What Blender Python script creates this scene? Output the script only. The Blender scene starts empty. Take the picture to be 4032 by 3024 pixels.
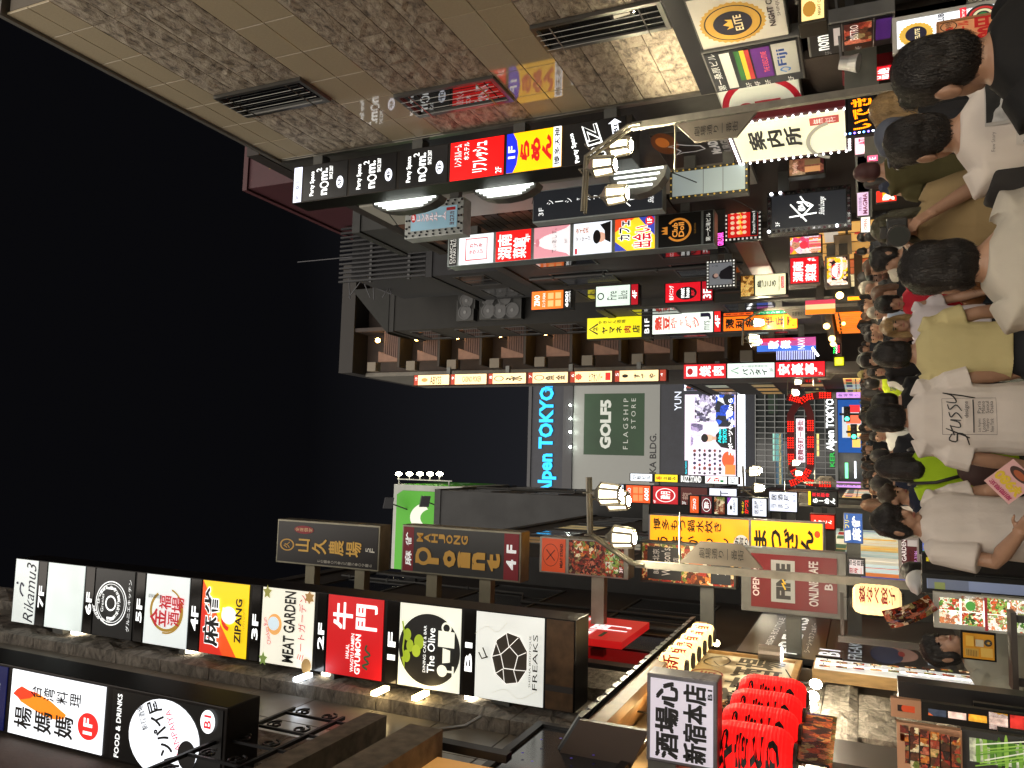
import bpy, bmesh, math, random
from mathutils import Vector, Matrix, noise
from mathutils.bvhtree import BVHTree
random.seed(7)
scene = bpy.context.scene
PI = math.pi
# ------------------------------------------------------------------ camera
CAM_H = 1.72
FPX = 3092.0                                   # focal length in pixels of the 4032 px long side
AX = Vector((0.99501865, 0.02587716, 0.09627184))    # world X,Y,Z in (right, down, forward) of the upright view
AY = Vector((-0.09848013, 0.40509139, 0.90895689))
AZ = Vector((-0.01547767, -0.91390992, 0.40562188))
cam_d = bpy.data.cameras.new('camera'); cam = bpy.data.objects.new('camera', cam_d)
scene.collection.objects.link(cam); scene.camera = cam
cam_d.sensor_fit = 'HORIZONTAL'; cam_d.sensor_width = 36.0
cam_d.lens = FPX / 4032 * 36.0
cam_d.clip_end = 600; cam_d.clip_start = 0.05
def w_of(c): return Vector((c.dot(AX), c.dot(AY), c.dot(AZ)))
right_w = w_of(Vector((1, 0, 0))); down_w = w_of(Vector((0, 1, 0))); fwd_w = w_of(Vector((0, 0, 1)))
# the phone was held on its side: picture right = world down, picture up = world right
M = Matrix((down_w, right_w, -fwd_w)).transposed().to_4x4()
M.translation = (0, 0, CAM_H)
cam.matrix_world = M
# ------------------------------------------------------------------ night sky, exposure
world = bpy.data.worlds.new('World'); scene.world = world; world.use_nodes = True
nt = world.node_tree; nt.nodes.clear()
wo = nt.nodes.new('ShaderNodeOutputWorld'); bg = nt.nodes.new('ShaderNodeBackground')
tc = nt.nodes.new('ShaderNodeTexCoord'); sx = nt.nodes.new('ShaderNodeSeparateXYZ')
rp = nt.nodes.new('ShaderNodeValToRGB')
rp.color_ramp.elements[0].position = 0.0; rp.color_ramp.elements[0].color = (0.034, 0.036, 0.044, 1)
rp.color_ramp.elements[1].position = 0.62; rp.color_ramp.elements[1].color = (0.0022, 0.0022, 0.0028, 1)
e = rp.color_ramp.elements.new(0.33); e.color = (0.0125, 0.0128, 0.0155, 1)
nt.links.new(tc.outputs['Generated'], sx.inputs[0]); nt.links.new(sx.outputs['Z'], rp.inputs[0])
nt.links.new(rp.outputs[0], bg.inputs['Color']); bg.inputs['Strength'].default_value = 1.0
nt.links.new(bg.outputs[0], wo.inputs['Surface'])
# one dim, very soft sun: the glow of the city's sky and of the blocks behind the viewpoint
sun_d = bpy.data.lights.new('sun', 'SUN'); sun = bpy.data.objects.new('sun', sun_d); scene.collection.objects.link(sun)
sun_d.energy = 3.7; sun_d.angle = math.radians(100); sun_d.color = (1.0, 0.92, 0.82)
sun.rotation_euler = Vector((0.36, 0.75, -0.5)).to_track_quat('-Z', 'Y').to_euler()
scene.view_settings.view_transform = 'Standard'; scene.view_settings.look = 'None'
scene.view_settings.exposure = 0.28; scene.view_settings.gamma = 1.0
cy = scene.cycles
cy.max_bounces = 5; cy.diffuse_bounces = 3; cy.glossy_bounces = 3; cy.transmission_bounces = 3; cy.transparent_max_bounces = 6
cy.sample_clamp_indirect = 2.5; cy.sample_clamp_direct = 0.0; cy.use_light_tree = True
cy.caustics_reflective = False; cy.caustics_refractive = False; cy.use_denoising = True
# ------------------------------------------------------------------ picture <-> place
ROW = {'H': 0, 'I': 0, 'J': 0, 'K': 0, 'E': 1, 'F': 1, 'G': 1, 'A': 2, 'B': 2, 'C': 2, 'D': 2}
COL = {'H': 0, 'A': 0, 'B': 1, 'E': 1, 'I': 1, 'C': 2, 'F': 2, 'J': 2, 'D': 3, 'G': 3, 'K': 3}
KT = 1008 / 1659
def px(s): return s if not isinstance(s, str) else COL[s[0]] * 1008 + float(s[1:]) * KT
def py(s): return s if not isinstance(s, str) else ROW[s[0]] * 1008 + float(s[1:]) * KT
def ray(x, y):
    c = Vector((1512 - py(y), px(x) - 2016, FPX)); return Vector((c.dot(AX), c.dot(AY), c.dot(AZ)))
def atY(x, y, Y): r = ray(x, y); r = r * (Y / r.y); r.z += CAM_H; return r
def atX(x, y, X): r = ray(x, y); r = r * (X / r.x); r.z += CAM_H; return r
def atZ(x, y, Z): r = ray(x, y); r = r * ((Z - CAM_H) / r.z); r.z += CAM_H; return r
def rect(x0, x1, yl, yr, Y):
    """survey of an upright rectangle facing the street's near end: left X, right X, top Z, bottom Z"""
    x0, x1, yl, yr = px(x0), px(x1), py(yl), py(yr); xm = (x0 + x1) / 2; ym = (yl + yr) / 2
    return (atY(xm, yl, Y).x, atY(xm, yr, Y).x, atY(x0, ym, Y).z, atY(x1, ym, Y).z)
# ------------------------------------------------------------------ materials
MATS = {}
def lin(c):
    if isinstance(c, str):
        c = tuple(int(c[i:i + 2], 16) / 255 for i in (0, 2, 4))
        return tuple((v / 12.92) if v <= 0.04045 else ((v + 0.055) / 1.055) ** 2.4 for v in c)
    return tuple(c)
def mat(col, rough=0.6, metal=0.0, em=0.0, var=0.0, vscale=4.0, bump=0.0, bscale=30.0, coat=0.0, sample=None, spec=0.5, stretch=None, emvar=0.0):
    col = lin(col); key = (col, rough, metal, em, var, vscale, bump, bscale, coat, sample, spec, stretch, emvar)
    if key in MATS: return MATS[key]
    m = bpy.data.materials.new('surface'); m.use_nodes = True
    n = m.node_tree; b = n.nodes['Principled BSDF']; L = n.links.new
    b.inputs['Base Color'].default_value = (*col, 1); b.inputs['Roughness'].default_value = rough
    b.inputs['Metallic'].default_value = metal; b.inputs['Coat Weight'].default_value = coat
    b.inputs['Specular IOR Level'].default_value = spec
    if var or bump or emvar:
        t = n.nodes.new('ShaderNodeTexCoord'); src = t.outputs['Object']
        if stretch:
            mp = n.nodes.new('ShaderNodeMapping'); mp.inputs['Scale'].default_value = stretch; L(src, mp.inputs[0]); src = mp.outputs[0]
    if var:
        nz = n.nodes.new('ShaderNodeTexNoise'); nz.inputs['Scale'].default_value = vscale; nz.inputs['Detail'].default_value = 6; L(src, nz.inputs['Vector'])
        nz2 = n.nodes.new('ShaderNodeTexNoise'); nz2.inputs['Scale'].default_value = vscale * 0.23; nz2.inputs['Detail'].default_value = 3; L(src, nz2.inputs['Vector'])
        ad = n.nodes.new('ShaderNodeMath'); ad.operation = 'ADD'; L(nz.outputs['Fac'], ad.inputs[0]); L(nz2.outputs['Fac'], ad.inputs[1])
        mr = n.nodes.new('ShaderNodeMapRange'); mr.inputs[1].default_value = 0.7; mr.inputs[2].default_value = 1.3; mr.inputs[3].default_value = 1 - var; mr.inputs[4].default_value = 1 + var * 0.6; L(ad.outputs[0], mr.inputs[0])
        mx = n.nodes.new('ShaderNodeVectorMath'); mx.operation = 'SCALE'; mx.inputs[0].default_value = col; L(mr.outputs[0], mx.inputs['Scale']); L(mx.outputs[0], b.inputs['Base Color'])
    if bump:
        nb = n.nodes.new('ShaderNodeTexNoise'); nb.inputs['Scale'].default_value = bscale; nb.inputs['Detail'].default_value = 5; L(src, nb.inputs['Vector'])
        bp = n.nodes.new('ShaderNodeBump'); bp.inputs['Strength'].default_value = bump; bp.inputs['Distance'].default_value = 0.02; L(nb.outputs['Fac'], bp.inputs['Height']); L(bp.outputs[0], b.inputs['Normal'])
    if em:
        b.inputs['Emission Color'].default_value = (*col, 1); b.inputs['Emission Strength'].default_value = em
        if emvar:
            ne = n.nodes.new('ShaderNodeTexNoise'); ne.inputs['Scale'].default_value = 1.7; ne.inputs['Detail'].default_value = 1; L(src, ne.inputs['Vector'])
            me = n.nodes.new('ShaderNodeMapRange'); me.inputs[1].default_value = 0.3; me.inputs[2].default_value = 0.7; me.inputs[3].default_value = em * (1 - emvar); me.inputs[4].default_value = em * (1 + emvar); L(ne.outputs['Fac'], me.inputs[0]); L(me.outputs[0], b.inputs['Emission Strength'])
    if sample: m.cycles.emission_sampling = sample
    MATS[key] = m; return m
def ink(col, em=0.0):                      # lettering: too small to be worth sampling as a lamp
    return mat(col, 0.5, em=em, sample='NONE' if em else None)
def patchmat(cols, scale, em=0.0, rough=0.5, seed=0.0, chroma=1.0, stretch=None):
    """printed photograph of food, goods or people: cells of the given colours"""
    key = ('patch', tuple(cols), scale, em, rough, seed, stretch)
    if key in MATS: return MATS[key]
    m = bpy.data.materials.new('print'); m.use_nodes = True; n = m.node_tree; b = n.nodes['Principled BSDF']; L = n.links.new
    t = n.nodes.new('ShaderNodeTexCoord'); mp = n.nodes.new('ShaderNodeMapping'); mp.inputs['Location'].default_value = (seed * 3.1, seed * 1.7, seed); L(t.outputs['Object'], mp.inputs[0])
    if stretch: mp.inputs['Scale'].default_value = stretch
    nz = n.nodes.new('ShaderNodeTexNoise'); nz.inputs['Scale'].default_value = scale * 0.8; nz.inputs['Detail'].default_value = 3; L(mp.outputs[0], nz.inputs['Vector'])
    mx = n.nodes.new('ShaderNodeMix'); mx.data_type = 'VECTOR'; mx.inputs['Factor'].default_value = 0.12; L(mp.outputs[0], mx.inputs['A']); L(nz.outputs['Color'], mx.inputs['B'])
    vo = n.nodes.new('ShaderNodeTexVoronoi'); vo.inputs['Scale'].default_value = scale; L(mx.outputs['Result'], vo.inputs['Vector'])
    sp = n.nodes.new('ShaderNodeSeparateColor'); L(vo.outputs['Color'], sp.inputs[0])
    cr = n.nodes.new('ShaderNodeValToRGB'); cr.color_ramp.interpolation = 'CONSTANT'
    els = cr.color_ramp.elements
    for i, c in enumerate(cols):
        el = els[i] if i < 2 else els.new(i / len(cols))
        el.position = i / len(cols); el.color = (*lin(c), 1)
    L(sp.outputs[0], cr.inputs[0])
    n2 = n.nodes.new('ShaderNodeTexNoise'); n2.inputs['Scale'].default_value = scale * 3; n2.inputs['Detail'].default_value = 6; L(mp.outputs[0], n2.inputs['Vector'])
    mr = n.nodes.new('ShaderNodeMapRange'); mr.inputs[1].default_value = 0.3; mr.inputs[2].default_value = 0.7; mr.inputs[3].default_value = 0.45; mr.inputs[4].default_value = 1.35; L(n2.outputs['Fac'], mr.inputs[0])
    sc = n.nodes.new('ShaderNodeVectorMath'); sc.operation = 'SCALE'; L(cr.outputs[0], sc.inputs[0]); L(mr.outputs[0], sc.inputs['Scale'])
    L(sc.outputs[0], b.inputs['Base Color']); b.inputs['Roughness'].default_value = rough
    if em: L(sc.outputs[0], b.inputs['Emission Color']); b.inputs['Emission Strength'].default_value = em
    MATS[key] = m; return m
FOOD = ('5a2a12', '8c3c1a', 'c8742c', '3a1c10', 'd8b070', 'a02818', '6c7a30', 'e8d8b0')
MEAT = ('4a1810', '7a2418', 'a84028', '2a120c', 'c06a50', '5a3018', '8a7a50')
GREEN = ('4c7a2c', '86a848', 'd8dcc0', 'c8502c', 'f0ead8', '2c4a20', 'b8c878', 'a83020')
FACES = ('d8a888', '1c1414', 'e8c8b0', '30201c', 'c89078', '181010', 'f0e0d0')
# ------------------------------------------------------------------ objects
NEW = []
def root_loc(p):
    v = Vector((0, 0, 0))
    while p is not None: v = v + p.location; p = p.parent
    return v
def reg(o): NEW.append(o); return o
def thing(name, label, cat, loc, group=None):
    o = bpy.data.objects.new(name, None); o.empty_display_size = 0.2; o.location = loc
    o['label'] = label; o['category'] = cat
    if group: o['group'] = group
    return reg(o)
def tag(o, label=None, cat=None, group=None, kind=None):
    for k, v in (('label', label), ('category', cat), ('group', group), ('kind', kind)):
        if v: o[k] = v
    return o
class MB:
    """collects shapes given in world coordinates; build() links them as ONE mesh object"""
    def __init__(s): s.v = []; s.f = []; s.mi = []; s.cur = 0
    def add(s, vs, fs):
        n = len(s.v); s.v += [Vector(v) for v in vs]; s.f += [[i + n for i in f] for f in fs]; s.mi += [s.cur] * len(fs); return s
    def box(s, a, b):
        x0, y0, z0 = a; x1, y1, z1 = b
        return s.add([(x0, y0, z0), (x1, y0, z0), (x1, y1, z0), (x0, y1, z0), (x0, y0, z1), (x1, y0, z1), (x1, y1, z1), (x0, y1, z1)],
                     [(0, 3, 2, 1), (4, 5, 6, 7), (0, 1, 5, 4), (1, 2, 6, 5), (2, 3, 7, 6), (3, 0, 4, 7)])
    def obox(s, c, ex, ey, ez):
        """box with centre c and half-axis vectors"""
        c, ex, ey, ez = map(Vector, (c, ex, ey, ez)); vs = []
        for k in (-1, 1):
            for i, j in ((-1, -1), (1, -1), (1, 1), (-1, 1)): vs.append(c + ex * i + ey * j + ez * k)
        return s.add(vs, [(0, 3, 2, 1), (4, 5, 6, 7), (0, 1, 5, 4), (1, 2, 6, 5), (2, 3, 7, 6), (3, 0, 4, 7)])
    def bar(s, a, b, w, h=None, up=(0, 0, 1)):
        a, b = Vector(a), Vector(b); h = h or w; d = (b - a); u = Vector(up)
        if abs(d.normalized().dot(u)) > 0.98: u = Vector((0, 1, 0))
        e1 = d.cross(u).normalized() * (w / 2); e2 = e1.cross(d).normalized() * (h / 2)
        return s.obox((a + b) / 2, e1, e2, d / 2)
    def tube(s, pts, r, n=8, caps=True):
        pts = [Vector(p) for p in pts]; rs = r if isinstance(r, (list, tuple)) else [r] * len(pts); rings = []
        for i, p in enumerate(pts):
            d = (pts[min(i + 1, len(pts) - 1)] - pts[max(i - 1, 0)]).normalized(); u = Vector((0, 0, 1)) if abs(d.z) < 0.95 else Vector((0, 1, 0))
            e1 = d.cross(u).normalized(); e2 = e1.cross(d)
            rings.append([p + (e1 * math.cos(2 * PI * k / n) + e2 * math.sin(2 * PI * k / n)) * rs[i] for k in range(n)])
        vs = [v for r_ in rings for v in r_]; fs = []
        for i in range(len(pts) - 1):
            for k in range(n): fs.append((i * n + k, i * n + (k + 1) % n, (i + 1) * n + (k + 1) % n, (i + 1) * n + k))
        if caps: fs += [tuple(range(n))[::-1], tuple(range((len(pts) - 1) * n, len(pts) * n))]
        return s.add(vs, fs)
    def lathe(s, c, prof, n=16, axis='z'):
        c = Vector(c); vs = []; fs = []
        for r, h in prof:
            for k in range(n):
                a = 2 * PI * k / n; p = (r * math.cos(a), r * math.sin(a), h)
                if axis == 'y': p = (p[0], h, p[1])
                if axis == 'x': p = (h, p[0], p[1])
                vs.append(c + Vector(p))
        for i in range(len(prof) - 1):
            for k in range(n): fs.append((i * n + k, i * n + (k + 1) % n, (i + 1) * n + (k + 1) % n, (i + 1) * n + k))
        fs += [tuple(range(n))[::-1], tuple(range((len(prof) - 1) * n, len(prof) * n))]
        return s.add(vs, fs)
    def ball(s, c, r, n=12, m=8, sc=(1, 1, 1)):
        c = Vector(c); pr = []
        vs = [c + Vector((0, 0, -r * sc[2]))]; fs = []
        for i in range(1, m):
            a = -PI / 2 + PI * i / m
            for k in range(n):
                b = 2 * PI * k / n; vs.append(c + Vector((r * sc[0] * math.cos(a) * math.cos(b), r * sc[1] * math.cos(a) * math.sin(b), r * sc[2] * math.sin(a))))
        vs.append(c + Vector((0, 0, r * sc[2]))); t = len(vs) - 1
        for k in range(n): fs.append((0, 1 + (k + 1) % n, 1 + k)); fs.append((t, t - n + k, t - n + (k + 1) % n))
        for i in range(m - 2):
            for k in range(n):
                a = 1 + i * n; fs.append((a + k, a + (k + 1) % n, a + n + (k + 1) % n, a + n + k))
        return s.add(vs, fs)
    def prism(s, pts, d):
        """polygon pts (world) extruded by vector d"""
        n = len(pts); d = Vector(d); a = [Vector(p) for p in pts]; b = [p + d for p in a]
        return s.add(a + b, [tuple(range(n)), tuple(range(2 * n - 1, n - 1, -1))] + [(k, k + n, (k + 1) % n + n, (k + 1) % n)[::1] for k in range(n)])
    def build(s, name, m, parent=None, loc=None, smooth=False, fix=True):
        me = bpy.data.meshes.new(name)
        o = bpy.data.objects.new(name, me)
        if parent is None and loc is None:
            xs = [v.x for v in s.v]; ys = [v.y for v in s.v]; loc = ((min(xs) + max(xs)) / 2, (min(ys) + max(ys)) / 2, min(v.z for v in s.v))
        base = root_loc(parent) if parent else Vector(loc)
        if parent: o.parent = parent
        else: o.location = base
        me.from_pydata([v - base for v in s.v], [], s.f)
        for mm in (m if isinstance(m, (list, tuple)) else [m]): me.materials.append(mm)
        if isinstance(m, (list, tuple)): me.polygons.foreach_set('material_index', s.mi)
        if fix:
            bm = bmesh.new(); bm.from_mesh(me); bmesh.ops.recalc_face_normals(bm, faces=bm.faces); bm.to_mesh(me); bm.free()
        if smooth: me.polygons.foreach_set('use_smooth', [True] * len(me.polygons))
        return reg(o)
def bevel(o, w=0.01, seg=2):
    me = o.data; bm = bmesh.new(); bm.from_mesh(me)
    bmesh.ops.bevel(bm, geom=[e for e in bm.edges if len(e.link_faces) == 2 and e.calc_face_angle(0) > 0.5], offset=w, segments=seg, affect='EDGES', profile=0.5)
    bm.to_mesh(me); bm.free(); return o
def dup(o, parent=None, dloc=None, name=None):
    c = o.copy(); c.parent = parent
    if dloc is not None: c.location = Vector(o.location) + Vector(dloc)
    reg(c)
    for ch in [x for x in NEW if x.parent is o]: dup(ch, c)
    return c
# ------------------------------------------------------------------ lettering
_tc = bpy.data.curves.new('text', 'FONT'); _to = bpy.data.objects.new('text', _tc)
scene.collection.objects.link(_to)
GL = {}
def glyphs(txt, weight=0.0, res=2):
    key = (txt, weight, res)
    if key not in GL:
        # dense characters are made bold by shifted copies: a wide outline offset would tear them
        dense = weight > 0.012 and any('\u4e00' <= ch <= '\u9fff' for ch in txt)
        _tc.body = txt; _tc.offset = 0.004 if dense else weight; _tc.resolution_u = res
        dg = bpy.context.evaluated_depsgraph_get(); me = _to.evaluated_get(dg).to_mesh()
        vs = [tuple(v.co) for v in me.vertices]; fs = [tuple(p.vertices) for p in me.polygons]
        _to.evaluated_get(dg).to_mesh_clear()
        nc = 1
        if dense and vs:
            n_ = len(vs); b_ = weight * 0.85; base = vs; bf = fs; vs = []; fs = []; nc = 5
            for k_, (dx, dy) in enumerate(((0, 0), (-b_, b_ * 0.6), (b_, b_ * 0.6), (-b_, -b_ * 0.6), (b_, -b_ * 0.6))):
                vs += [(v[0] + dx, v[1] + dy, 0) for v in base]; fs += [tuple(i + k_ * n_ for i in f) for f in bf]
        if vs:
            x0 = min(v[0] for v in vs); x1 = max(v[0] for v in vs); y0 = min(v[1] for v in vs); y1 = max(v[1] for v in vs)
        else: x0 = y0 = 0; x1 = y1 = 1
        GL[key] = (vs, fs, x0, x1, y0, y1, nc)
    return GL[key]
class Face:
    """a flat surface: O top-left, es right, et down, n outwards (metres); draws in fractions of w x h"""
    def __init__(s, O, es, w, h, et=(0, 0, -1)):
        s.O = Vector(O); s.es = Vector(es).normalized(); s.et = Vector(et).normalized(); s.n = s.et.cross(s.es).normalized(); s.w = w; s.h = h; s.layer = 0
    def p(s, a, b, d=0.0): return s.O + s.es * (a * s.w) + s.et * (b * s.h) + s.n * d
def text2(txt, x0, y0, x1, y1, wt=0.0, vert=False, rot=0.0, shear=0.0, gap=0.06):
    """2-D triangles of the text stretched into the box (fractions, y down)"""
    out = []
    if vert:
        n = len(txt); st = (y1 - y0) / n
        for i, ch in enumerate(txt):
            if ch == ' ': continue
            g = glyphs(ch, wt)
            if ch in 'ー〜-|':
                vs = [(g[4] + (v[0] - g[2]) * 0 + 0, 0) for v in g[0]]
                out.append(([(x0 + (x1 - x0) * (0.42 + 0.16 * ((v[1] - g[4]) / max(1e-6, g[5] - g[4]))), y0 + st * (i + 0.08 + 0.84 * ((v[0] - g[2]) / max(1e-6, g[3] - g[2])))) for v in g[0]], g[1], g[6])); continue
            if ord(ch) > 0x2fff:      # full-width characters keep their place in the square
                g = (g[0], g[1], 0.02, 0.98, -0.10, 0.86, g[6])
            small = 0.62 if ch in 'ッャュョァィゥェォっゃゅょ' else 1.0
            cx = (x0 + x1) / 2
            out.append(([(cx + (x1 - x0) * small * ((v[0] - g[2]) / max(1e-6, g[3] - g[2]) - 0.5), y0 + st * (i + gap + (1 - 2 * gap) * (0.5 + small * (0.5 - (v[1] - g[4]) / max(1e-6, g[5] - g[4]))))) for v in g[0]], g[1], g[6]))
    else:
        lines = txt.split('\n'); st = (y1 - y0) / len(lines)
        for i, ln in enumerate(lines):
            g = glyphs(ln, wt); W = max(1e-6, g[3] - g[2]); H = max(1e-6, g[5] - g[4])
            pts = []
            for v in g[0]:
                a = (v[0] - g[2]) / W; b = 1 - (v[1] - g[4]) / H
                pts.append((x0 + (x1 - x0) * a, y0 + st * (i + (gap + (1 - 2 * gap) * b if len(lines) > 1 else b))))
            out.append((pts, g[1], g[6]))
    if rot or shear:
        cx, cyy = (x0 + x1) / 2, (y0 + y1) / 2
        out = [([(cx + (x - cx) * math.cos(rot) - (y - cyy) * math.sin(rot) - shear * (y - cyy), cyy + (x - cx) * math.sin(rot) + (y - cyy) * math.cos(rot)) for x, y in ps], fs, nc) for ps, fs, nc in out]
    return out
def draw(parent, F, items, lit=0.0, step=0.0025, lift=0.0):
    """items: T text, V vertical text, R rectangle, E ellipse, O ring, P polygon, L stroke, M rectangle of a given material"""
    for it in items:
        k = it[0]; F.layer += 1; d = lift + F.layer * step; mb = MB(); opt = it[-1] if isinstance(it[-1], dict) else {}
        em = opt.get('em', lit); m = opt.get('mat'); name = opt.get('name')
        asp = F.w / F.h
        if k in 'TV':
            _, txt, x0, y0, x1, y1, col = it[:7]; name = name or 'lettering'
            rot = opt.get('rot', 0.0)
            for ps, fs, nc in text2(txt, x0 * F.w, y0 * F.h, x1 * F.w, y1 * F.h, opt.get('w', 0.0), k == 'V', rot, opt.get('sh', 0.0)):
                mb.add([F.p(a / F.w, b / F.h, d + 0.0003 * (i_ * nc // max(1, len(ps)))) for i_, (a, b) in enumerate(ps)], fs)
        elif k == 'R':
            _, x0, y0, x1, y1, col = it[:6]; name = name or 'field'
            mb.add([F.p(x0, y0, d), F.p(x0, y1, d), F.p(x1, y1, d), F.p(x1, y0, d)], [(0, 1, 2, 3)])
        elif k == 'E':
            _, cx, c_, rx, ry, col = it[:6]; name = name or 'roundel'; n = opt.get('n', 32); jag = opt.get('jag', 0)
            pts = []
            for i in range(n):
                a = -2 * PI * i / n; r = 1 + (jag if i % 2 else 0); pts.append(F.p(cx + rx * r * math.cos(a), c_ + ry * r * math.sin(a), d))
            mb.add(pts, [tuple(range(n))])
        elif k == 'O':
            _, cx, c_, rx, ry, th, col = it[:7]; name = name or 'ring'; n = opt.get('n', 36); a0, a1 = opt.get('arc', (0, 2 * PI)); vs = []; fs = []
            for i in range(n + 1):
                a = a0 + (a1 - a0) * i / n
                for q in (1, 1 - th): vs.append(F.p(cx + rx * q * math.cos(a), c_ - ry * q * math.sin(a), d))
            for i in range(n): fs.append((2 * i, 2 * i + 2, 2 * i + 3, 2 * i + 1))
            mb.add(vs, fs)
        elif k == 'P':
            _, pts, col = it[:3]; name = name or 'emblem'; mb.add([F.p(a, b, d) for a, b in pts], [tuple(range(len(pts)))])
        elif k == 'L':
            _, pts, th, col = it[:4]; name = name or 'stroke'
            if opt.get('closed'): pts = list(pts) + [pts[0]]
            ps = [Vector((a * F.w, b * F.h)) for a, b in pts]; th *= F.h; vs = []; n = len(ps); tp = opt.get('taper', 0)
            for i, p_ in enumerate(ps):
                dd = (ps[min(i + 1, n - 1)] - ps[max(i - 1, 0)]); dd = dd.normalized() if dd.length else Vector((1, 0)); nn = Vector((-dd.y, dd.x)) * th / 2 * (1 - tp * abs(2 * i / max(1, n - 1) - 1))
                vs += [F.p((p_ + nn).x / F.w, (p_ + nn).y / F.h, d), F.p((p_ - nn).x / F.w, (p_ - nn).y / F.h, d)]
            mb.add(vs, [(2 * i, 2 * i + 1, 2 * i + 3, 2 * i + 2) for i in range(n - 1)])
        elif k == 'M':
            _, x0, y0, x1, y1, m = it[:6]; name = name or 'print'; col = None
            mb.add([F.p(x0, y0, d), F.p(x0, y1, d), F.p(x1, y1, d), F.p(x1, y0, d)], [(0, 1, 2, 3)])
        if not mb.v: continue
        o = mb.build(name, m or ink(col, em), parent, fix=False)
        if opt.get('label'): o['label'] = opt['label']
def outl(txt, x0, y0, x1, y1, col, back, w=0.02, d=0.012, em=0.9, cem=0.0):
    """lettering with an outline: four shifted copies behind it"""
    return [('T', txt, x0 + a * d, y0 + b * d, x1 + a * d, y1 + b * d, back, {'w': w, 'em': em}) for a, b in ((-1, -1), (1, -1), (-1, 1), (1, 1))] + [('T', txt, x0, y0, x1, y1, col, {'w': w, 'em': cem})]
def key_script(x0, y0, x1, y1, col, th, em):
    st = ([(0.22, 0.0), (0.3, 0.98)], [(0.72, 0.04), (0.0, 0.62)], [(0.16, 0.42), (0.62, 0.86)], [(0.46, 0.5), (0.54, 0.4), (0.5, 0.34), (0.44, 0.44), (0.48, 0.56), (0.58, 0.5)], [(0.6, 0.34), (0.62, 0.48), (0.72, 0.42), (0.78, 0.28)], [(0.78, 0.28), (0.74, 0.6), (0.62, 0.8), (0.6, 0.66), (1.0, 0.4)])
    return [('L', spline([(x0 + (x1 - x0) * a, y0 + (y1 - y0) * b) for a, b in s_], 14) if len(s_) > 2 else [(x0 + (x1 - x0) * a, y0 + (y1 - y0) * b) for a, b in s_], th, col, {'em': em}) for s_ in st]
def spline(pts, n=24):
    """Catmull-Rom through 2-D points"""
    P = [pts[0]] + list(pts) + [pts[-1]]; out = []; seg = len(pts) - 1
    for i in range(n + 1):
        t = i / n * seg; k = min(int(t), seg - 1); t -= k; a, b, c, d = P[k:k + 4]
        out.append(tuple(0.5 * ((2 * b[j]) + (-a[j] + c[j]) * t + (2 * a[j] - 5 * b[j] + 4 * c[j] - d[j]) * t * t + (-a[j] + 3 * b[j] - 3 * c[j] + d[j]) * t ** 3) for j in (0, 1)))
    return out
def es_of(phi): return Vector((math.cos(phi), math.sin(phi), 0))
def panel(parent, F, col, items=(), em=0.0, name='panel', m=None, thick=0.02, lit=None, emvar=0.0, label=None):
    mb = MB(); t = thick
    a = [F.p(0, 0), F.p(0, 1), F.p(1, 1), F.p(1, 0)]; mb.prism(a, -F.n * t)
    if em and not emvar: emvar = 0.09
    o = mb.build(name, m or mat(col, 0.35, em=em, emvar=emvar), parent)
    if label: o['label'] = label
    draw(o, F, items, em if lit is None else lit); return o
def sign(name, label, cat, R, Y, depth, panels, frame='2a2826', border=0.035, rough=0.4, metal=0.6, group=None, wall=None, proud=0.012, fit=True, bracket=None, bcol='6a6a66'):
    """a light box seen face on.  R=(xl,xr,zt,zb).  panels: list of dict(z0,z1 fractions of height, col, em, items)"""
    xl, xr, zt, zb = R; t = thing(name, label, cat, ((xl + xr) / 2, Y + depth / 2, zb), group)
    cab = MB().box((xl, Y, zb), (xr, Y + depth, zt)).build('cabinet', mat(frame, rough, metal, var=0.25), t); bevel(cab, min(0.012, depth / 8), 2)
    H = zt - zb; W = xr - xl
    for p in panels:
        z0 = zt - p.get('a', 0) * H; z1 = zt - p.get('b', 1) * H; bx = p.get('bx', border); bz = p.get('bz', border)
        l = xl + W * p.get('l', 0); r = xl + W * p.get('r', 1)
        F = Face((l + bx, Y - proud, z0 - bz), (1, 0, 0), r - l - 2 * bx, z0 - z1 - 2 * bz)
        panel(t, F, p.get('col', 'ffffff'), p.get('items', ()), p.get('em', 0), p.get('name', 'panel'), p.get('m'), proud - 0.002, p.get('lit'), p.get('emvar', 0.0), p.get('label'))
    if wall is not None:
        for zz in (bracket or (0.25, 0.75)):
            z = zb + H * zz; x0, x1 = (xr, wall) if wall > xr else (wall, xl)
            b = MB().box((x0, Y + depth * 0.25, z - 0.12), (x1, Y + depth * 0.75, z + 0.12)).build('bracket', mat(bcol, 0.5, 0.5, var=0.2), t)
    return t
# ================================================================== the setting
def struct(o): o['kind'] = 'structure'; return o
asph = mat((0.05, 0.056, 0.05), 0.75, var=0.35, vscale=6, bump=0.5, bscale=120)
struct(MB().add([(-150, -30, 0), (150, -30, 0), (150, 300, 0), (-150, 300, 0)], [(0, 1, 2, 3)]).build('ground', mat((0.06, 0.06, 0.058), 0.8, var=0.3), loc=(0, 0, 0)))
struct(MB().add([(-1.9, -28, 0.004), (5.75, -28, 0.004), (5.75, 67, 0.004), (-1.9, 67, 0.004)], [(0, 1, 2, 3)]).build('road', asph, loc=(0, 0, 0.004)))
struct(MB().add([(-100, 68, 0.004), (100, 68, 0.004), (100, 99, 0.004), (-100, 99, 0.004)], [(0, 1, 2, 3)]).build('cross_road', asph, loc=(0, 80, 0.004)))
pave = mat((0.16, 0.155, 0.14), 0.7, var=0.3, vscale=5, bump=0.3, bscale=60)
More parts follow.
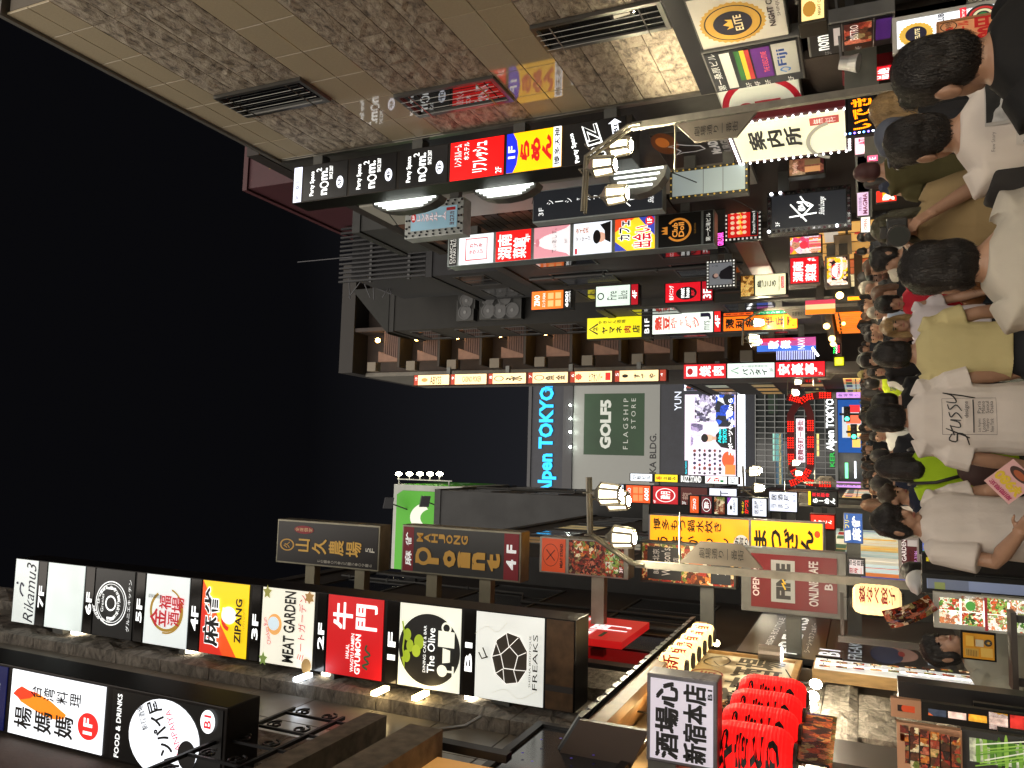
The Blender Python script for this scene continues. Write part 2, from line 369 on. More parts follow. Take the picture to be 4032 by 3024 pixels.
for nm, x0, x1 in (('pavement_left', -3.3, -1.9), ('pavement_right', 5.75, 7.3)):
    mb = MB().box((x0, -28, -0.1), (x1, 67, 0.12)); struct(mb.build(nm, pave))
    kb = MB().box((x1 if x0 < 0 else x0 - 0.15, -28, -0.1), ((x1 + 0.15) if x0 < 0 else x0, 67, 0.13)); struct(kb.build('kerb_left' if x0 < 0 else 'kerb_right', mat((0.3, 0.29, 0.27), 0.7, var=0.3)))
# painted lines on the road
for nm, x in (('painted_line_left', -1.15), ('painted_line_right', 5.1)):
    struct(MB().add([(x, -28, 0.008), (x + 0.12, -28, 0.008), (x + 0.12, 66, 0.008), (x, 66, 0.008)], [(0, 1, 2, 3)]).build(nm, mat((0.5, 0.48, 0.36), 0.6, var=0.4, vscale=10), loc=(x, 0, 0.008)))
# ---------------------------------------------------------------- helpers for buildings
dark_glass = mat((0.012, 0.013, 0.015), 0.08, 0.0, spec=0.8)
def frame_rect(parent, F, a, b, c, d, th, m, dep=0.05, name='frame'):
    """picture frame between fractions a..c (across) and b..d (down)"""
    mb = MB(); tw = th / F.w; tt = th / F.h
    for q in ((a, b, c, b + tt), (a, d - tt, c, d), (a, b + tt, a + tw, d - tt), (c - tw, b + tt, c, d - tt)):
        mb.prism([F.p(q[0], q[1], dep), F.p(q[0], q[3], dep), F.p(q[2], q[3], dep), F.p(q[2], q[1], dep)], -F.n * (dep + 0.03))
    return mb.build(name, m, parent)
def window(parent, F, a, b, c, d, th=0.05, m=None, bars=(1, 0), glass=None, dep=0.03, name='window'):
    w = frame_rect(parent, F, a, b, c, d, th, m or mat((0.25, 0.25, 0.24), 0.4, 0.7), dep, name)
    MB().add([F.p(a, b, 0.006), F.p(a, d, 0.006), F.p(c, d, 0.006), F.p(c, b, 0.006)], [(0, 1, 2, 3)]).build('pane', glass or dark_glass, w, fix=False)
    mb = MB()
    for i in range(1, bars[0] + 1):
        x = a + (c - a) * i / (bars[0] + 1); h = th * 0.3 / F.w; mb.prism([F.p(x - h, b, dep * .8), F.p(x - h, d, dep * .8), F.p(x + h, d, dep * .8), F.p(x + h, b, dep * .8)], -F.n * 0.03)
    for i in range(1, bars[1] + 1):
        y = b + (d - b) * i / (bars[1] + 1); h = th * 0.3 / F.h; mb.prism([F.p(a, y - h, dep * .8), F.p(a, y + h, dep * .8), F.p(c, y + h, dep * .8), F.p(c, y - h, dep * .8)], -F.n * 0.03)
    if mb.v: mb.build('glazing_bar', m or mat((0.25, 0.25, 0.24), 0.4, 0.7), w)
    return w
# ---------------------------------------------------------------- right: tan stone building
XR = 6.5
rb1 = thing('stone_building', 'tan stone clad building with polished and rough bands and barred windows', 'building', (10, 10, 0))
MB().box((XR + 0.035, 7.14, 4.2), (13, 13.28, 13.35)).build('wall', mat((0.12, 0.1, 0.075), 0.8), rb1)
MB().box((7.35, 7.2, 0), (13, 13.2, 4.19)).build('ground_floor_wall', mat((0.02, 0.018, 0.017), 0.6, var=0.3), rb1)
MB().box((XR - 0.06, 7.0, 3.72), (8.4, 13.34, 4.185)).build('canopy', mat((0.018, 0.018, 0.02), 0.35, 0.3), rb1)
MB().box((XR - 0.03, 13.3, 3.9), (XR + 0.3, 13.42, 13.4)).build('corner_trim', mat((0.4, 0.38, 0.33), 0.3, 0.9, var=0.3), rb1)
MB().box((XR - 0.05, 7.05, 13.43), (13, 13.35, 13.52)).build('coping', mat((0.16, 0.15, 0.13), 0.5, 0.4), rb1)
def stone_mat(kind, sd):
    key = ('stone', kind, sd)
    if key in MATS: return MATS[key]
    m = bpy.data.materials.new('stone'); m.use_nodes = True; n = m.node_tree; b = n.nodes['Principled BSDF']; L = n.links.new
    t = n.nodes.new('ShaderNodeTexCoord'); mp = n.nodes.new('ShaderNodeMapping'); mp.inputs['Location'].default_value = (sd * 2.3, sd * 5.1, sd * 1.9); L(t.outputs['Object'], mp.inputs[0])
    n1 = n.nodes.new('ShaderNodeTexNoise'); n1.inputs['Detail'].default_value = 10; n1.inputs['Roughness'].default_value = 0.68; L(mp.outputs[0], n1.inputs['Vector'])
    cr = n.nodes.new('ShaderNodeValToRGB'); els = cr.color_ramp.elements
    bp = n.nodes.new('ShaderNodeBump'); L(bp.outputs[0], b.inputs['Normal'])
    if kind == 'rough':
        mp.inputs['Scale'].default_value = (1, 1.0, 2.2); n1.inputs['Scale'].default_value = 4.6; n1.inputs['Distortion'].default_value = 0.35
        els[0].position = 0.36; els[0].color = (0.11, 0.092, 0.072, 1); els[1].position = 0.58; els[1].color = (0.44, 0.375, 0.28, 1)
        e2 = els.new(0.45); e2.color = (0.27, 0.22, 0.165, 1); b.inputs['Roughness'].default_value = 0.7
        bp.inputs['Strength'].default_value = 1.0; bp.inputs['Distance'].default_value = 0.05
    elif kind == 'grey':
        mp.inputs['Scale'].default_value = (1, 1.0, 1.6); n1.inputs['Scale'].default_value = 4.2; n1.inputs['Distortion'].default_value = 1.2
        els[0].position = 0.34; els[0].color = (0.1, 0.088, 0.075, 1); els[1].position = 0.66; els[1].color = (0.4, 0.355, 0.3, 1); b.inputs['Roughness'].default_value = 0.75
        bp.inputs['Strength'].default_value = 1.0; bp.inputs['Distance'].default_value = 0.06
    else:
        n1.inputs['Scale'].default_value = 30
        els[0].position = 0.3; els[0].color = (0.42, 0.35, 0.235, 1); els[1].position = 0.7; els[1].color = (0.48, 0.405, 0.275, 1)
        b.inputs['Roughness'].default_value = 0.06; b.inputs['Specular IOR Level'].default_value = 0.4; b.inputs['Coat Weight'].default_value = 0.6; b.inputs['Coat Roughness'].default_value = 0.04; bp.inputs['Strength'].default_value = 0.02
    L(n1.outputs['Fac'], cr.inputs[0]); L(cr.outputs[0], b.inputs['Base Color']); L(n1.outputs['Fac'], bp.inputs['Height'])
    MATS[key] = m; return m
def tile_x(parent, X, y0, y1, z0, z1, m, out=0.035, n=-1, name='stone_tile', rough=0, sd=0):
    g = 0.006
    if rough:       # split-faced stone: an uneven front
        ny, nz = 7, 4; mb = MB(); vs = []
        for j in range(nz + 1):
            for i in range(ny + 1):
                y = y0 + g + (y1 - y0 - 2 * g) * i / ny; z = z0 + g + (z1 - z0 - 2 * g) * j / nz
                ed = i in (0, ny) or j in (0, nz)
                d = 0 if ed else rough * (0.5 + noise.noise(Vector((y * 5 + sd, z * 7, sd * 3))))
                vs.append((X + n * d, y, z))
        fs = [(j * (ny + 1) + i, j * (ny + 1) + i + 1, (j + 1) * (ny + 1) + i + 1, (j + 1) * (ny + 1) + i) for j in range(nz) for i in range(ny)]
        mb.add(vs, fs)
        c = [(X, y0 + g, z0 + g), (X, y1 - g, z0 + g), (X, y1 - g, z1 - g), (X, y0 + g, z1 - g)]; b = [(X - n * out, p[1], p[2]) for p in c]
        mb.add(c + b, [(k, k + 4, (k + 1) % 4 + 4, (k + 1) % 4) for k in range(4)])
        return mb.build(name, m, parent, smooth=False)
    o = MB().box((min(X, X - n * out), y0 + g, z0 + g), (max(X, X - n * out), y1 - g, z1 - g)).build(name, m, parent); return bevel(o, 0.004, 1)
ycol = [7.14] + [7.86 + 0.905 * i for i in range(6)] + [13.28]
wins = {(10.5, 12.47): (10.34, 11.22), (7.35, 9.33): (11.48, 12.40), (4.2, 6.18): (10.30, 11.05)}
bands = [('smooth', 13.43, 12.47, 2), ('rough', 12.47, 10.5, 4), ('smooth', 10.5, 9.33, 2), ('rough', 9.33, 7.35, 4), ('smooth', 7.35, 6.18, 2), ('rough', 6.18, 4.2, 4)]
q = 0
for kind, zt, zb, nr in bands:
    for r in range(nr):
        z1 = zt - (zt - zb) * r / nr; z0 = zt - (zt - zb) * (r + 1) / nr
        for i in range(len(ycol) - 1):
            y0, y1 = ycol[i], ycol[i + 1]; q += 1
            if kind == 'smooth' and r % 2 and i: y0 -= 0.0
            hole = wins.get((zb, zt)); segs = [(y0, y1)]
            if hole:
                segs = [s_ for s_ in ((y0, min(y1, hole[0])), (max(y0, hole[1]), y1)) if s_[1] - s_[0] > 0.05]
                if y1 <= hole[0] or y0 >= hole[1]: segs = [(y0, y1)]
            for a, b in segs:
                tile_x(rb1, XR, a, b, z0, z1, stone_mat(kind, (q * 7) % 5), rough=0.03 if kind == 'rough' else 0, sd=q * 0.37)
alu = mat((0.17, 0.165, 0.15), 0.35, 0.8)
for (zb, zt), (y0, y1) in wins.items():
    F = Face((XR - 0.012, y1, zt), (0, -1, 0), y1 - y0, zt - zb)
    w = window(rb1, F, 0, 0, 1, 1, 0.07, alu, (0, 0), mat((0.01, 0.011, 0.012), 0.03, spec=1.0), 0.05)
    mb = MB()
    for i in range(1, 5): x = i / 5; mb.tube([F.p(x, 0.03, 0.09), F.p(x, 0.97, 0.09)], 0.006, 5)
    for z in (0.16, 0.84): mb.tube([F.p(0.0, z, 0.09), F.p(1.0, z, 0.09)], 0.01, 5)
    mb.build('security_bar', mat((0.22, 0.21, 0.19), 0.35, 0.9), w)
# ---------------------------------------------------------------- generic street building, with windows on the two faces that show
def building(name, label, x0, x1, y0, y1, h, col, side, rows, cols, facing='x', wcol=None, top=None, parapet=0.35, lit=0.0, z0=0.0, rough=0.8, wall_kw=None, ac=0, shop=None, sd=0, fr=0.7, frh=0.5):
    rnd = random.Random(sd or hash(label) % 1000)
    b = thing(name, label, 'building', ((x0 + x1) / 2, (y0 + y1) / 2, z0))
    kw = dict(var=0.3, vscale=1.2, bump=0.2, bscale=20); kw.update(wall_kw or {})
    MB().box((x0, y0, z0), (x1, y1, h)).build('wall', mat(col, rough, **kw), b)
    if parapet: MB().box((x0 - 0.06, y0 - 0.06, h), (x1 + 0.06, y1 + 0.06, h + parapet)).build('parapet', mat(tuple(c * 0.8 for c in lin(col)), 0.7, var=0.3), b)
    faces = []
    if 'x' in facing:
        X = x0 if side > 0 else x1
        faces.append((Face((X, y1, h), (0, -1, 0), y1 - y0, h - z0) if side > 0 else Face((X, y0, h), (0, 1, 0), y1 - y0, h - z0), cols[0]))
    if 'y' in facing: faces.append((Face((x0, y0, h), (1, 0, 0), x1 - x0, h - z0), cols[-1]))
    for F, nc in faces:
        for r in range(rows):
            for c in range(nc):
                a = (c + 0.5 - fr / 2) / nc; d = (r + 0.5 - frh / 2) / rows
                if d * F.h > F.h - 3.6: continue
                g = None
                if rnd.random() < lit: g = mat(rnd.choice(('c9b27a', 'b9c4b0', 'd8a860')), 0.4, em=rnd.uniform(0.08, 0.35))
                window(b, F, a, d, a + fr / nc, d + frh / rows, 0.05, mat(wcol or (0.09, 0.09, 0.09), 0.5, 0.5), (1, 0), g)
    if shop:           # lit shop windows added at street level for a warm glow on the crowd
        X = x0 - 0.05 if side > 0 else x1 + 0.05; n = int((y1 - y0) / 1.7); w = (y1 - y0) / n
        for i in range(n):
            ya = y0 + i * w; F = Face((X, ya + w - 0.12, 2.75), (0, -1, 0), w - 0.24, 2.35) if side > 0 else Face((X, ya + 0.12, 2.75), (0, 1, 0), w - 0.24, 2.35)
            c = shop[rnd.randrange(len(shop))]; e_ = rnd.uniform(0.3, 0.75)
            p_ = panel(b, F, c, [('R', 0.48, 0.0, 0.52, 1.0, '201810', {'em': 0, 'name': 'glazing_bar'}), ('R', 0.0, 0.3, 1.0, 0.33, '201810', {'em': 0, 'name': 'glazing_bar'}), ('R', 0.08 + 0.4 * rnd.random(), 0.4, 0.5, 0.9, rnd.choice(('f0e8d8', 'c83828', 'e8b838', '3858a8')), {'em': e_ * 0.8, 'name': 'poster'}), ('R', 0.05, 0.06, 0.95, 0.22, rnd.choice(('d8d0c0', '203878', 'b02018', '285838')), {'em': e_ * 0.7, 'name': 'fascia'})], em=e_, name='shop_window', thick=0.04)
    return b
# right: cream pier and dark brick
rb2 = building('brick_building', 'building with a cream pier beside dark brown brick', 6.85, 14, 13.5, 22.5, 14.2, (0.035, 0.026, 0.022), 1, 4, (0,), facing='', sd=3)
MB().box((6.72, 17.25, 3.9), (6.86, 18.96, 14.1)).build('pier', mat((0.4, 0.385, 0.33), 0.5, var=0.15, vscale=1), rb2)
MB().box((6.76, 13.55, 3.9), (6.86, 17.2, 14.1)).build('side_panel', mat((0.07, 0.066, 0.06), 0.5, var=0.3), rb2)
bcols = [(0.05, 0.03, 0.024), (0.09, 0.045, 0.03), (0.035, 0.022, 0.02), (0.14, 0.06, 0.035)]
k = 0
for r in range(34):            # bricks one can pick apart from the street
    z = 6.2 + r * 0.235
    for c in range(4):
        yy = 19.0 + c * 0.62 + (0.31 if r % 2 else 0)
        if yy + 0.6 > 21.6: continue
        k += 1
        bcol = bcols[(k * 7 + r * 3 + (k * k) % 5) % 4] if (k * 13 + r) % 7 else bcols[3]
        if r == 0 and c == 0 or True:
            MB().box((6.80, yy + 0.008, z + 0.008), (6.87, yy + 0.61, z + 0.226)).build('brick', mat(bcol, 0.7, var=0.3, vscale=9), rb2)
# right: red clad tower far behind
rbr = thing('red_tower', 'dark red clad tower with large white and yellow letters behind the signs', 'building', (16, 31, 0))
MB().box((12, 26.8, 0), (22, 36, 27.1)).build('wall', mat((0.045, 0.008, 0.012), 0.6, var=0.15), rbr)
MB().box((11.9, 26.7, 27.1), (22.1, 36.1, 27.35)).build('parapet', mat((0.05, 0.01, 0.013), 0.6), rbr)
F = Face((12, 26.79, 27.1), (1, 0, 0), 10, 12)
draw(rbr, F, [('V', 'パラ', 0.03, 0.07, 0.2, 0.33, '7a6420', {'w': 0.03}), ('T', 'H', 0.06, 0.215, 0.17, 0.35, '6a6466', {'w': 0.05}), ('T', 'A', 0.20, 0.215, 0.31, 0.35, '6a6466', {'w': 0.05})])
F = Face((11.99, 36, 27.1), (0, -1, 0), 9.2, 12)
draw(rbr, F, [('T', 'パチ', 0.10, 0.40, 0.40, 0.60, '77727a', {'w': 0.05}), ('T', 'ンコ', 0.10, 0.62, 0.38, 0.75, '6a5a20', {'w': 0.03})])
# right: grey building in front of the tower's foot, with small square windows
rb2b = building('grey_block', 'small grey rendered block with two dark square windows behind the bulb sign', 8.6, 16, 24.5, 27.9, 19.2, (0.03, 0.03, 0.028), 1, 5, (2, 3), facing='xy', sd=4, fr=0.35, frh=0.35, wcol=(0.05, 0.05, 0.05))
rb3 = building('tile_building', 'low building with a red shop band behind the long light box', 6.7, 14, 22.6, 31, 13.0, (0.05, 0.042, 0.04), 1, 3, (3,), facing='x', sd=5, lit=0.4, shop=('e8b060', 'd8c8a0', 'c86030'))
MB().box((6.62, 22.7, 4.4), (6.72, 30.8, 5.1)).build('shop_band', mat((0.2, 0.015, 0.02), 0.4, var=0.2), rb3)
# louvred roof screen
lv = building('louvred_building', 'dark building topped by a screen of upright grey fins', 8.9, 15, 33, 39, 20.9, (0.014, 0.014, 0.016), 1, 6, (2, 4), facing='xy', sd=6, wcol=(0.05, 0.05, 0.05))
MB().box((9.2, 33.4, 20.9), (14.8, 38.6, 26.0)).build('plant_room', mat((0.02, 0.02, 0.022), 0.8), lv)
for i in range(24):
    x = 8.95 + i * 0.235
    MB().box((x, 33.0, 21.3), (x + 0.09, 33.16, 26.5)).build('louvre', mat((0.019, 0.019, 0.021), 0.6, 0.2), lv)
for z in (22.3, 24.6): MB().box((8.9, 33.17, z), (14.7, 33.3, z + 0.14)).build('rail', mat((0.1, 0.1, 0.1), 0.5, 0.5), lv)
# lattice mast with guy bars
ms = thing('lattice_mast', 'thin dark steel lattice frame on the roof beside the fins', 'mast', (8.6, 36, 20.9))
mb = MB(); c0 = atY('E690', 'E150', 36)
for a, b in (((600, 270), (690, 150)), ((690, 150), (880, 180)), ((690, 150), (610, 90)), ((690, 150), (740, 270)), ((690, 150), (770, 60)), ((820, 270), (880, 170)), ((850, 180), (880, 250)), ((600, 130), (610, 280)), ((760, 180), (765, 285)), ((270, 40), (640, 5)), ((640, 5), (690, 150)), ((760, 200), (880, 250))):
    mb.bar(atY('E%d' % a[0], 'E%d' % a[1], 36), atY('E%d' % b[0], 'E%d' % b[1], 36), 0.045)
mb.build('frame', mat((0.045, 0.045, 0.05), 0.5, 0.3), ms)
# building with rows of air conditioners
rb4 = building('service_building', 'dark building side with stacked air conditioners', 7.6, 12, 40, 43.8, 27.5, (0.015, 0.014, 0.012), 1, 9, (1, 0), facing='x', sd=8)
MB().prism([(7.4, 39.9, 27.85), (10.3, 39.9, 27.85), (10.3, 39.9, 30.6)], (0, 2.5, 0)).build('roof_screen', mat((0.014, 0.014, 0.012), 0.8, var=0.3), rb4)
acm = mat((0.038, 0.038, 0.036), 0.5, var=0.15)
proto_ac = None
for i, (ex, ey) in enumerate((('E1385', 'E285'), ('E1375', 'E360'), ('E1525', 'E270'), ('E1525', 'E350'), ('E1630', 'E265'), ('E1600', 'E350'), ('F20', 'E345'))):
    c = atY(ex, ey, 39.9)
    if proto_ac is None:
        proto_ac = thing('air_conditioner', '', 'air conditioner', (c.x, 39.72, c.z - 0.55), 'air conditioners on the dark side wall')
        MB().box((c.x - 0.6, 39.5, c.z - 0.55), (c.x + 0.6, 39.98, c.z + 0.55)).build('housing', acm, proto_ac)
        MB().lathe((c.x - 0.12, 39.49, c.z), [(0.43, 0), (0.43, -0.03), (0.36, -0.03), (0.36, 0.005)], 20, 'y').build('fan_guard', mat((0.1, 0.1, 0.1), 0.5), proto_ac)
        MB().lathe((c.x - 0.12, 39.485, c.z), [(0.1, 0), (0.1, -0.02)], 12, 'y').build('fan_hub', mat((0.2, 0.2, 0.2), 0.5), proto_ac)
        src = c; a = proto_ac
    else: a = dup(proto_ac, dloc=(c.x - src.x, 0, c.z - src.z))
    a['label'] = ['highest air conditioner of the right hand stack on the dark wall', 'highest air conditioner of the left hand stack on the dark wall', 'second air conditioner down the right hand stack on the dark wall', 'second air conditioner down the left hand stack on the dark wall', 'third air conditioner down the right hand stack on the dark wall', 'third air conditioner down the left hand stack on the dark wall', 'lowest air conditioner of the left hand stack on the dark wall'][i]
# brown balcony building
rb5 = thing('balcony_building', 'tall brown building with a stair of lit balconies on every floor', 'building', (8, 48, 0))
brn = mat((0.035, 0.022, 0.016), 0.7, var=0.25, vscale=2)
MB().box((5.75, 45.6, 0), (13, 54, 34)).build('wall', brn, rb5)
MB().box((5.6, 43.9, 33.2), (13.1, 54.1, 34.3)).build('parapet', mat((0.016, 0.013, 0.011), 0.7), rb5)
MB().box((5.5, 45.5, 5), (5.76, 53.9, 33.2)).build('street_front', mat((0.14, 0.13, 0.11), 0.6, var=0.2), rb5)
MB().box((8.4, 44.0, 0), (8.65, 45.7, 33.2)).build('stair_wall', brn, rb5)
slat_m = mat((0.1, 0.046, 0.03), 0.6, var=0.25); cream_m = mat((0.17, 0.14, 0.1), 0.6)
for i in range(10):
    z = 31.0 - i * 3.02
    if z < 4: break
    MB().box((5.9, 44.0, z - 1.45), (8.4, 45.6, z - 1.3)).build('balcony_slab', mat((0.05, 0.04, 0.032), 0.8), rb5)
    for s_ in range(7): MB().box((6.5, 44.0, z - 1.28 + s_ * 0.16), (8.4, 44.06, z - 1.16 + s_ * 0.16)).build('balcony_slat', slat_m, rb5)
    MB().box((5.66, 43.7, z + 0.2), (6.25, 44.3, z + 0.85)).build('projecting_box', cream_m, rb5)
    MB().prism([(6.3, 43.98, z - 1.3), (6.5, 43.98, z - 1.3), (7.0, 43.98, z + 0.2), (6.3, 43.98, z + 0.2)], (0, 0.3, 0)).build('stair_flank', mat((0.24, 0.13, 0.085), 0.7, var=0.2), rb5)
    l = MB().ball((7.75, 43.92, z + 0.25), 0.16, 10, 8).build('wall_lamp', mat('ffc060', 0.4, em=34.0), rb5)
    MB().box((7.72, 43.9, z + 0.4), (7.78, 45.6, z + 0.46)).build('lamp_arm', mat((0.05, 0.05, 0.05), 0.5), rb5)
# right: low block between, with the chain shops
rb6 = building('corner_block', 'low dark block with glass shopfronts next to the balcony building', 6.4, 13, 31.2, 39.8, 11.5, (0.06, 0.057, 0.05), 1, 3, (4,), facing='x', sd=9, lit=0.35)
rb7 = building('far_right_block', 'far dark block past the balcony building beside the arch', 5.8, 14, 54.5, 66, 13, (0.05, 0.048, 0.045), 1, 4, (4,), facing='x', sd=10, lit=0.5, shop=('f0c070', 'e0e0d0', 'd09050', 'b0d0c0'))
# right, behind the camera and before the stone building: the street goes on
rb0 = building('near_right_block', 'dark glazed shop block on the right before the stone building', 7.0, 14, -14, 6.9, 11, (0.06, 0.058, 0.055), 1, 3, (7,), facing='x', sd=11, lit=0.5, shop=('f0d090', 'e8e0d0', 'e0a860'))
# ---------------------------------------------------------------- left buildings
XL = -3.2
lb1 = thing('granite_building', 'tall granite clad building with rough stone piers behind the long sign', 'building', (-6, 8, 0))
MB().box((-11, 6.4, 4.6), (XL - 0.045, 11.5, 22)).build('wall', mat((0.05, 0.043, 0.037), 0.8), lb1)
MB().box((-11, 6.4, 0), (XL - 0.2, 11.5, 4.6)).build('ground_floor_wall', mat((0.045, 0.04, 0.035), 0.8, var=0.3), lb1)
q = 0
for r in range(18):
    z0 = 4.62 + r * 0.93
    for y0, y1, kind in ((6.4, 7.15, 'g'), (7.15, 7.9, 's'), (7.9, 8.75, 's'), (8.75, 9.6, 'g'), (9.6, 10.5, 's'), (10.5, 11.5, 'g')):
        q += 1
        if kind == 'g': tile_x(lb1, XL + 0.16, y0, y1, z0, z0 + 0.93, stone_mat('grey', q % 4), 0.2, 1, rough=0.05, sd=q * 0.7)
        else: tile_x(lb1, XL, y0, y1, z0, z0 + 0.93, mat((0.26, 0.235, 0.2), 0.28, var=0.3, vscale=3 + q % 3), 0.04, 1)
lb0 = building('near_left_block', 'brown rendered building on the left beyond the nearest light box', -11, XL + 0.02, -14, 6.3, 16, (0.11, 0.085, 0.07), -1, 5, (5,), facing='x', sd=12, lit=0.2, shop=('f0c878', 'e8e0d0', 'e09850'))
lb2 = building('dark_block', 'dark plain block carrying the projecting restaurant signs', -11, XL - 0.1, 12.0, 19.8, 15.35, (0.03, 0.026, 0.025), -1, 4, (2, 0), facing='x', sd=13, wcol=(0.06, 0.06, 0.06))
MB().box((XL - 0.2, 12.0, 4.6), (XL + 0.1, 12.25, 15.3)).build('pilaster', mat((0.04, 0.034, 0.033), 0.6, var=0.3), lb2)
lb3 = building('concrete_block', 'grey concrete building with stained blank side wall under the green billboard', -12, -1.7, 37, 47, 22.2, (0.04, 0.04, 0.04), -1, 6, (4, 0), facing='x', sd=14, wall_kw=dict(var=0.5, vscale=0.6))
lb4 = building('left_middle_block', 'narrow grey building between the restaurant signs and the concrete one', -12, -2.6, 20, 36.8, 13.5, (0.05, 0.049, 0.048), -1, 4, (6,), facing='x', sd=15, lit=0.35, shop=('f0c878', 'e0d8c0', 'd87838', 'c8d8d0'))
lb5 = building('far_left_block', 'far low building left of the arch', -12, -1.6, 47.3, 66, 11, (0.06, 0.058, 0.055), -1, 3, (5,), facing='x', sd=16, lit=0.5, shop=('f0c878', 'e0d8c0', 'd87838', 'c8d8d0'))
# ================================================================== hanging light boxes
def zof(x, X, Y):
    y = 1512.0
    for _ in range(8):
        p = atY(x, y, Y); y -= (X - p.x) * FPX / Y
    return p.z
def S(name, label, x0, x1, yl, yr, Y, depth, panels, cat='sign', wall=None, **kw):
    """survey a light box: picture rows x0..x1 (top..bottom), yl..yr (left..right edge at mid height), distance Y"""
    xl, xr, zt, zb = rect(x0, x1, yl, yr, Y); xc = (xl + xr) / 2; zt = zof(x0, xc, Y); zb = zof(x1, xc, Y)
    for p in panels:
        if 'x' in p: p['a'] = (zt - zof(p['x'][0], xc, Y)) / (zt - zb); p['b'] = (zt - zof(p['x'][1], xc, Y)) / (zt - zb)
    return sign(name, label, cat, (xl, xr, zt, zb), Y, depth, panels, wall=wall, **kw)
BLK = '0c0b0b'; WHT = 'f4f6f4'
# ---------------------------------------------------------------- left 1: nearest column
taiwan = [(0.62, 0.03), (0.70, 0.07), (0.76, 0.12), (0.72, 0.20), (0.70, 0.30), (0.62, 0.45), (0.52, 0.56), (0.47, 0.62), (0.40, 0.60), (0.36, 0.50), (0.38, 0.38), (0.45, 0.24), (0.52, 0.12), (0.58, 0.08)]
S('light_box', 'nearest dark light box with Taiwanese restaurant panel and black bar panel', -230, 'A1462', 'A1565', 'A1085', 6.0, 0.45, [
    dict(x=(-220, 'A52'), col='12184e', em=0.5, items=[('T', '2F', 0.55, 0.55, 0.8, 0.9, WHT, {'w': 0.02, 'em': 1.2})]),
    dict(x=('A62', 'A690'), col='f0f3f7', em=1.15, emvar=0.12, items=[
        ('P', taiwan, 'f08018', {'em': 1.0, 'name': 'island_map'}), ('P', taiwan[:5] + [(0.6, 0.22), (0.55, 0.12)], 'e03818', {'em': 1.0, 'name': 'island_map'}),
        ('V', '楊媽媽', 0.12, 0.05, 0.45, 0.72, '14100e', {'w': 0.02, 'em': 0}), ('V', '台湾料理', 0.62, 0.22, 0.82, 0.78, '14100e', {'w': 0.012, 'em': 0}),
        ('E', 0.38, 0.86, 0.2, 0.105, 'e02420', {'em': 1.0}), ('T', '1F', 0.26, 0.815, 0.5, 0.905, WHT, {'w': 0.03})]),
    dict(x=('A712', 'A1455'), col='100e0d', items=[
        ('T', 'FOOD & DRINKS', 0.03, 0.05, 0.95, 0.095, WHT, {'w': 0.02, 'em': 1.0}),
        ('E', 0.45, 0.5, 0.55, 0.32, 'eef2f8', {'em': 1.2}), ('T', '新宿酒場', 0.5, 0.27, 0.86, 0.33, '181414', {'rot': -0.45, 'w': 0.01, 'em': 0}),
        ('T', 'カンパイ屋', 0.0, 0.42, 1.02, 0.55, '0c0a0a', {'rot': -0.45, 'w': 0.035, 'em': 0}), ('T', 'KANPAIYA', 0.22, 0.57, 0.9, 0.62, 'd83050', {'rot': -0.45, 'em': 0.8}),
        ('E', 0.3, 0.72, 0.2, 0.08, '181414', {'em': 0}), ('E', 0.82, 0.885, 0.16, 0.062, 'f4f6f8', {'em': 1.2}), ('T', 'B1', 0.73, 0.855, 0.91, 0.915, 'd02030', {'w': 0.02, 'em': 0.8})])],
  wall=XL, frame='241f1d', border=0.03)
# ---------------------------------------------------------------- left 2: the nine floor column
def floor_strip(x, s): return dict(x=x, col='191715', m=mat((0.035, 0.032, 0.03), 0.12, 0.6), bz=0.004, items=[('T', s, 0.28, 0.16, 0.62, 0.86, WHT, {'w': 0.03, 'em': 1.1})])
apple = [(0.5 + 0.3 * math.sin(a), 0.52 - 0.27 * math.cos(a)) for a in [2 * PI * i / 9 for i in range(9)]]
alines = [('L', [apple[i], apple[(i + 1) % 9]], 0.012, 'f0ece4') for i in range(9)]
ain = [(0.5 + 0.14 * math.sin(a + 0.3), 0.52 - 0.13 * math.cos(a + 0.3)) for a in [2 * PI * i / 5 for i in range(5)]]
alines += [('L', [ain[i], ain[(i + 1) % 5]], 0.012, 'f0ece4') for i in range(5)] + [('L', [apple[i], ain[int(i * 5 / 9 + 0.3) % 5]], 0.01, 'f0ece4') for i in range(9)]
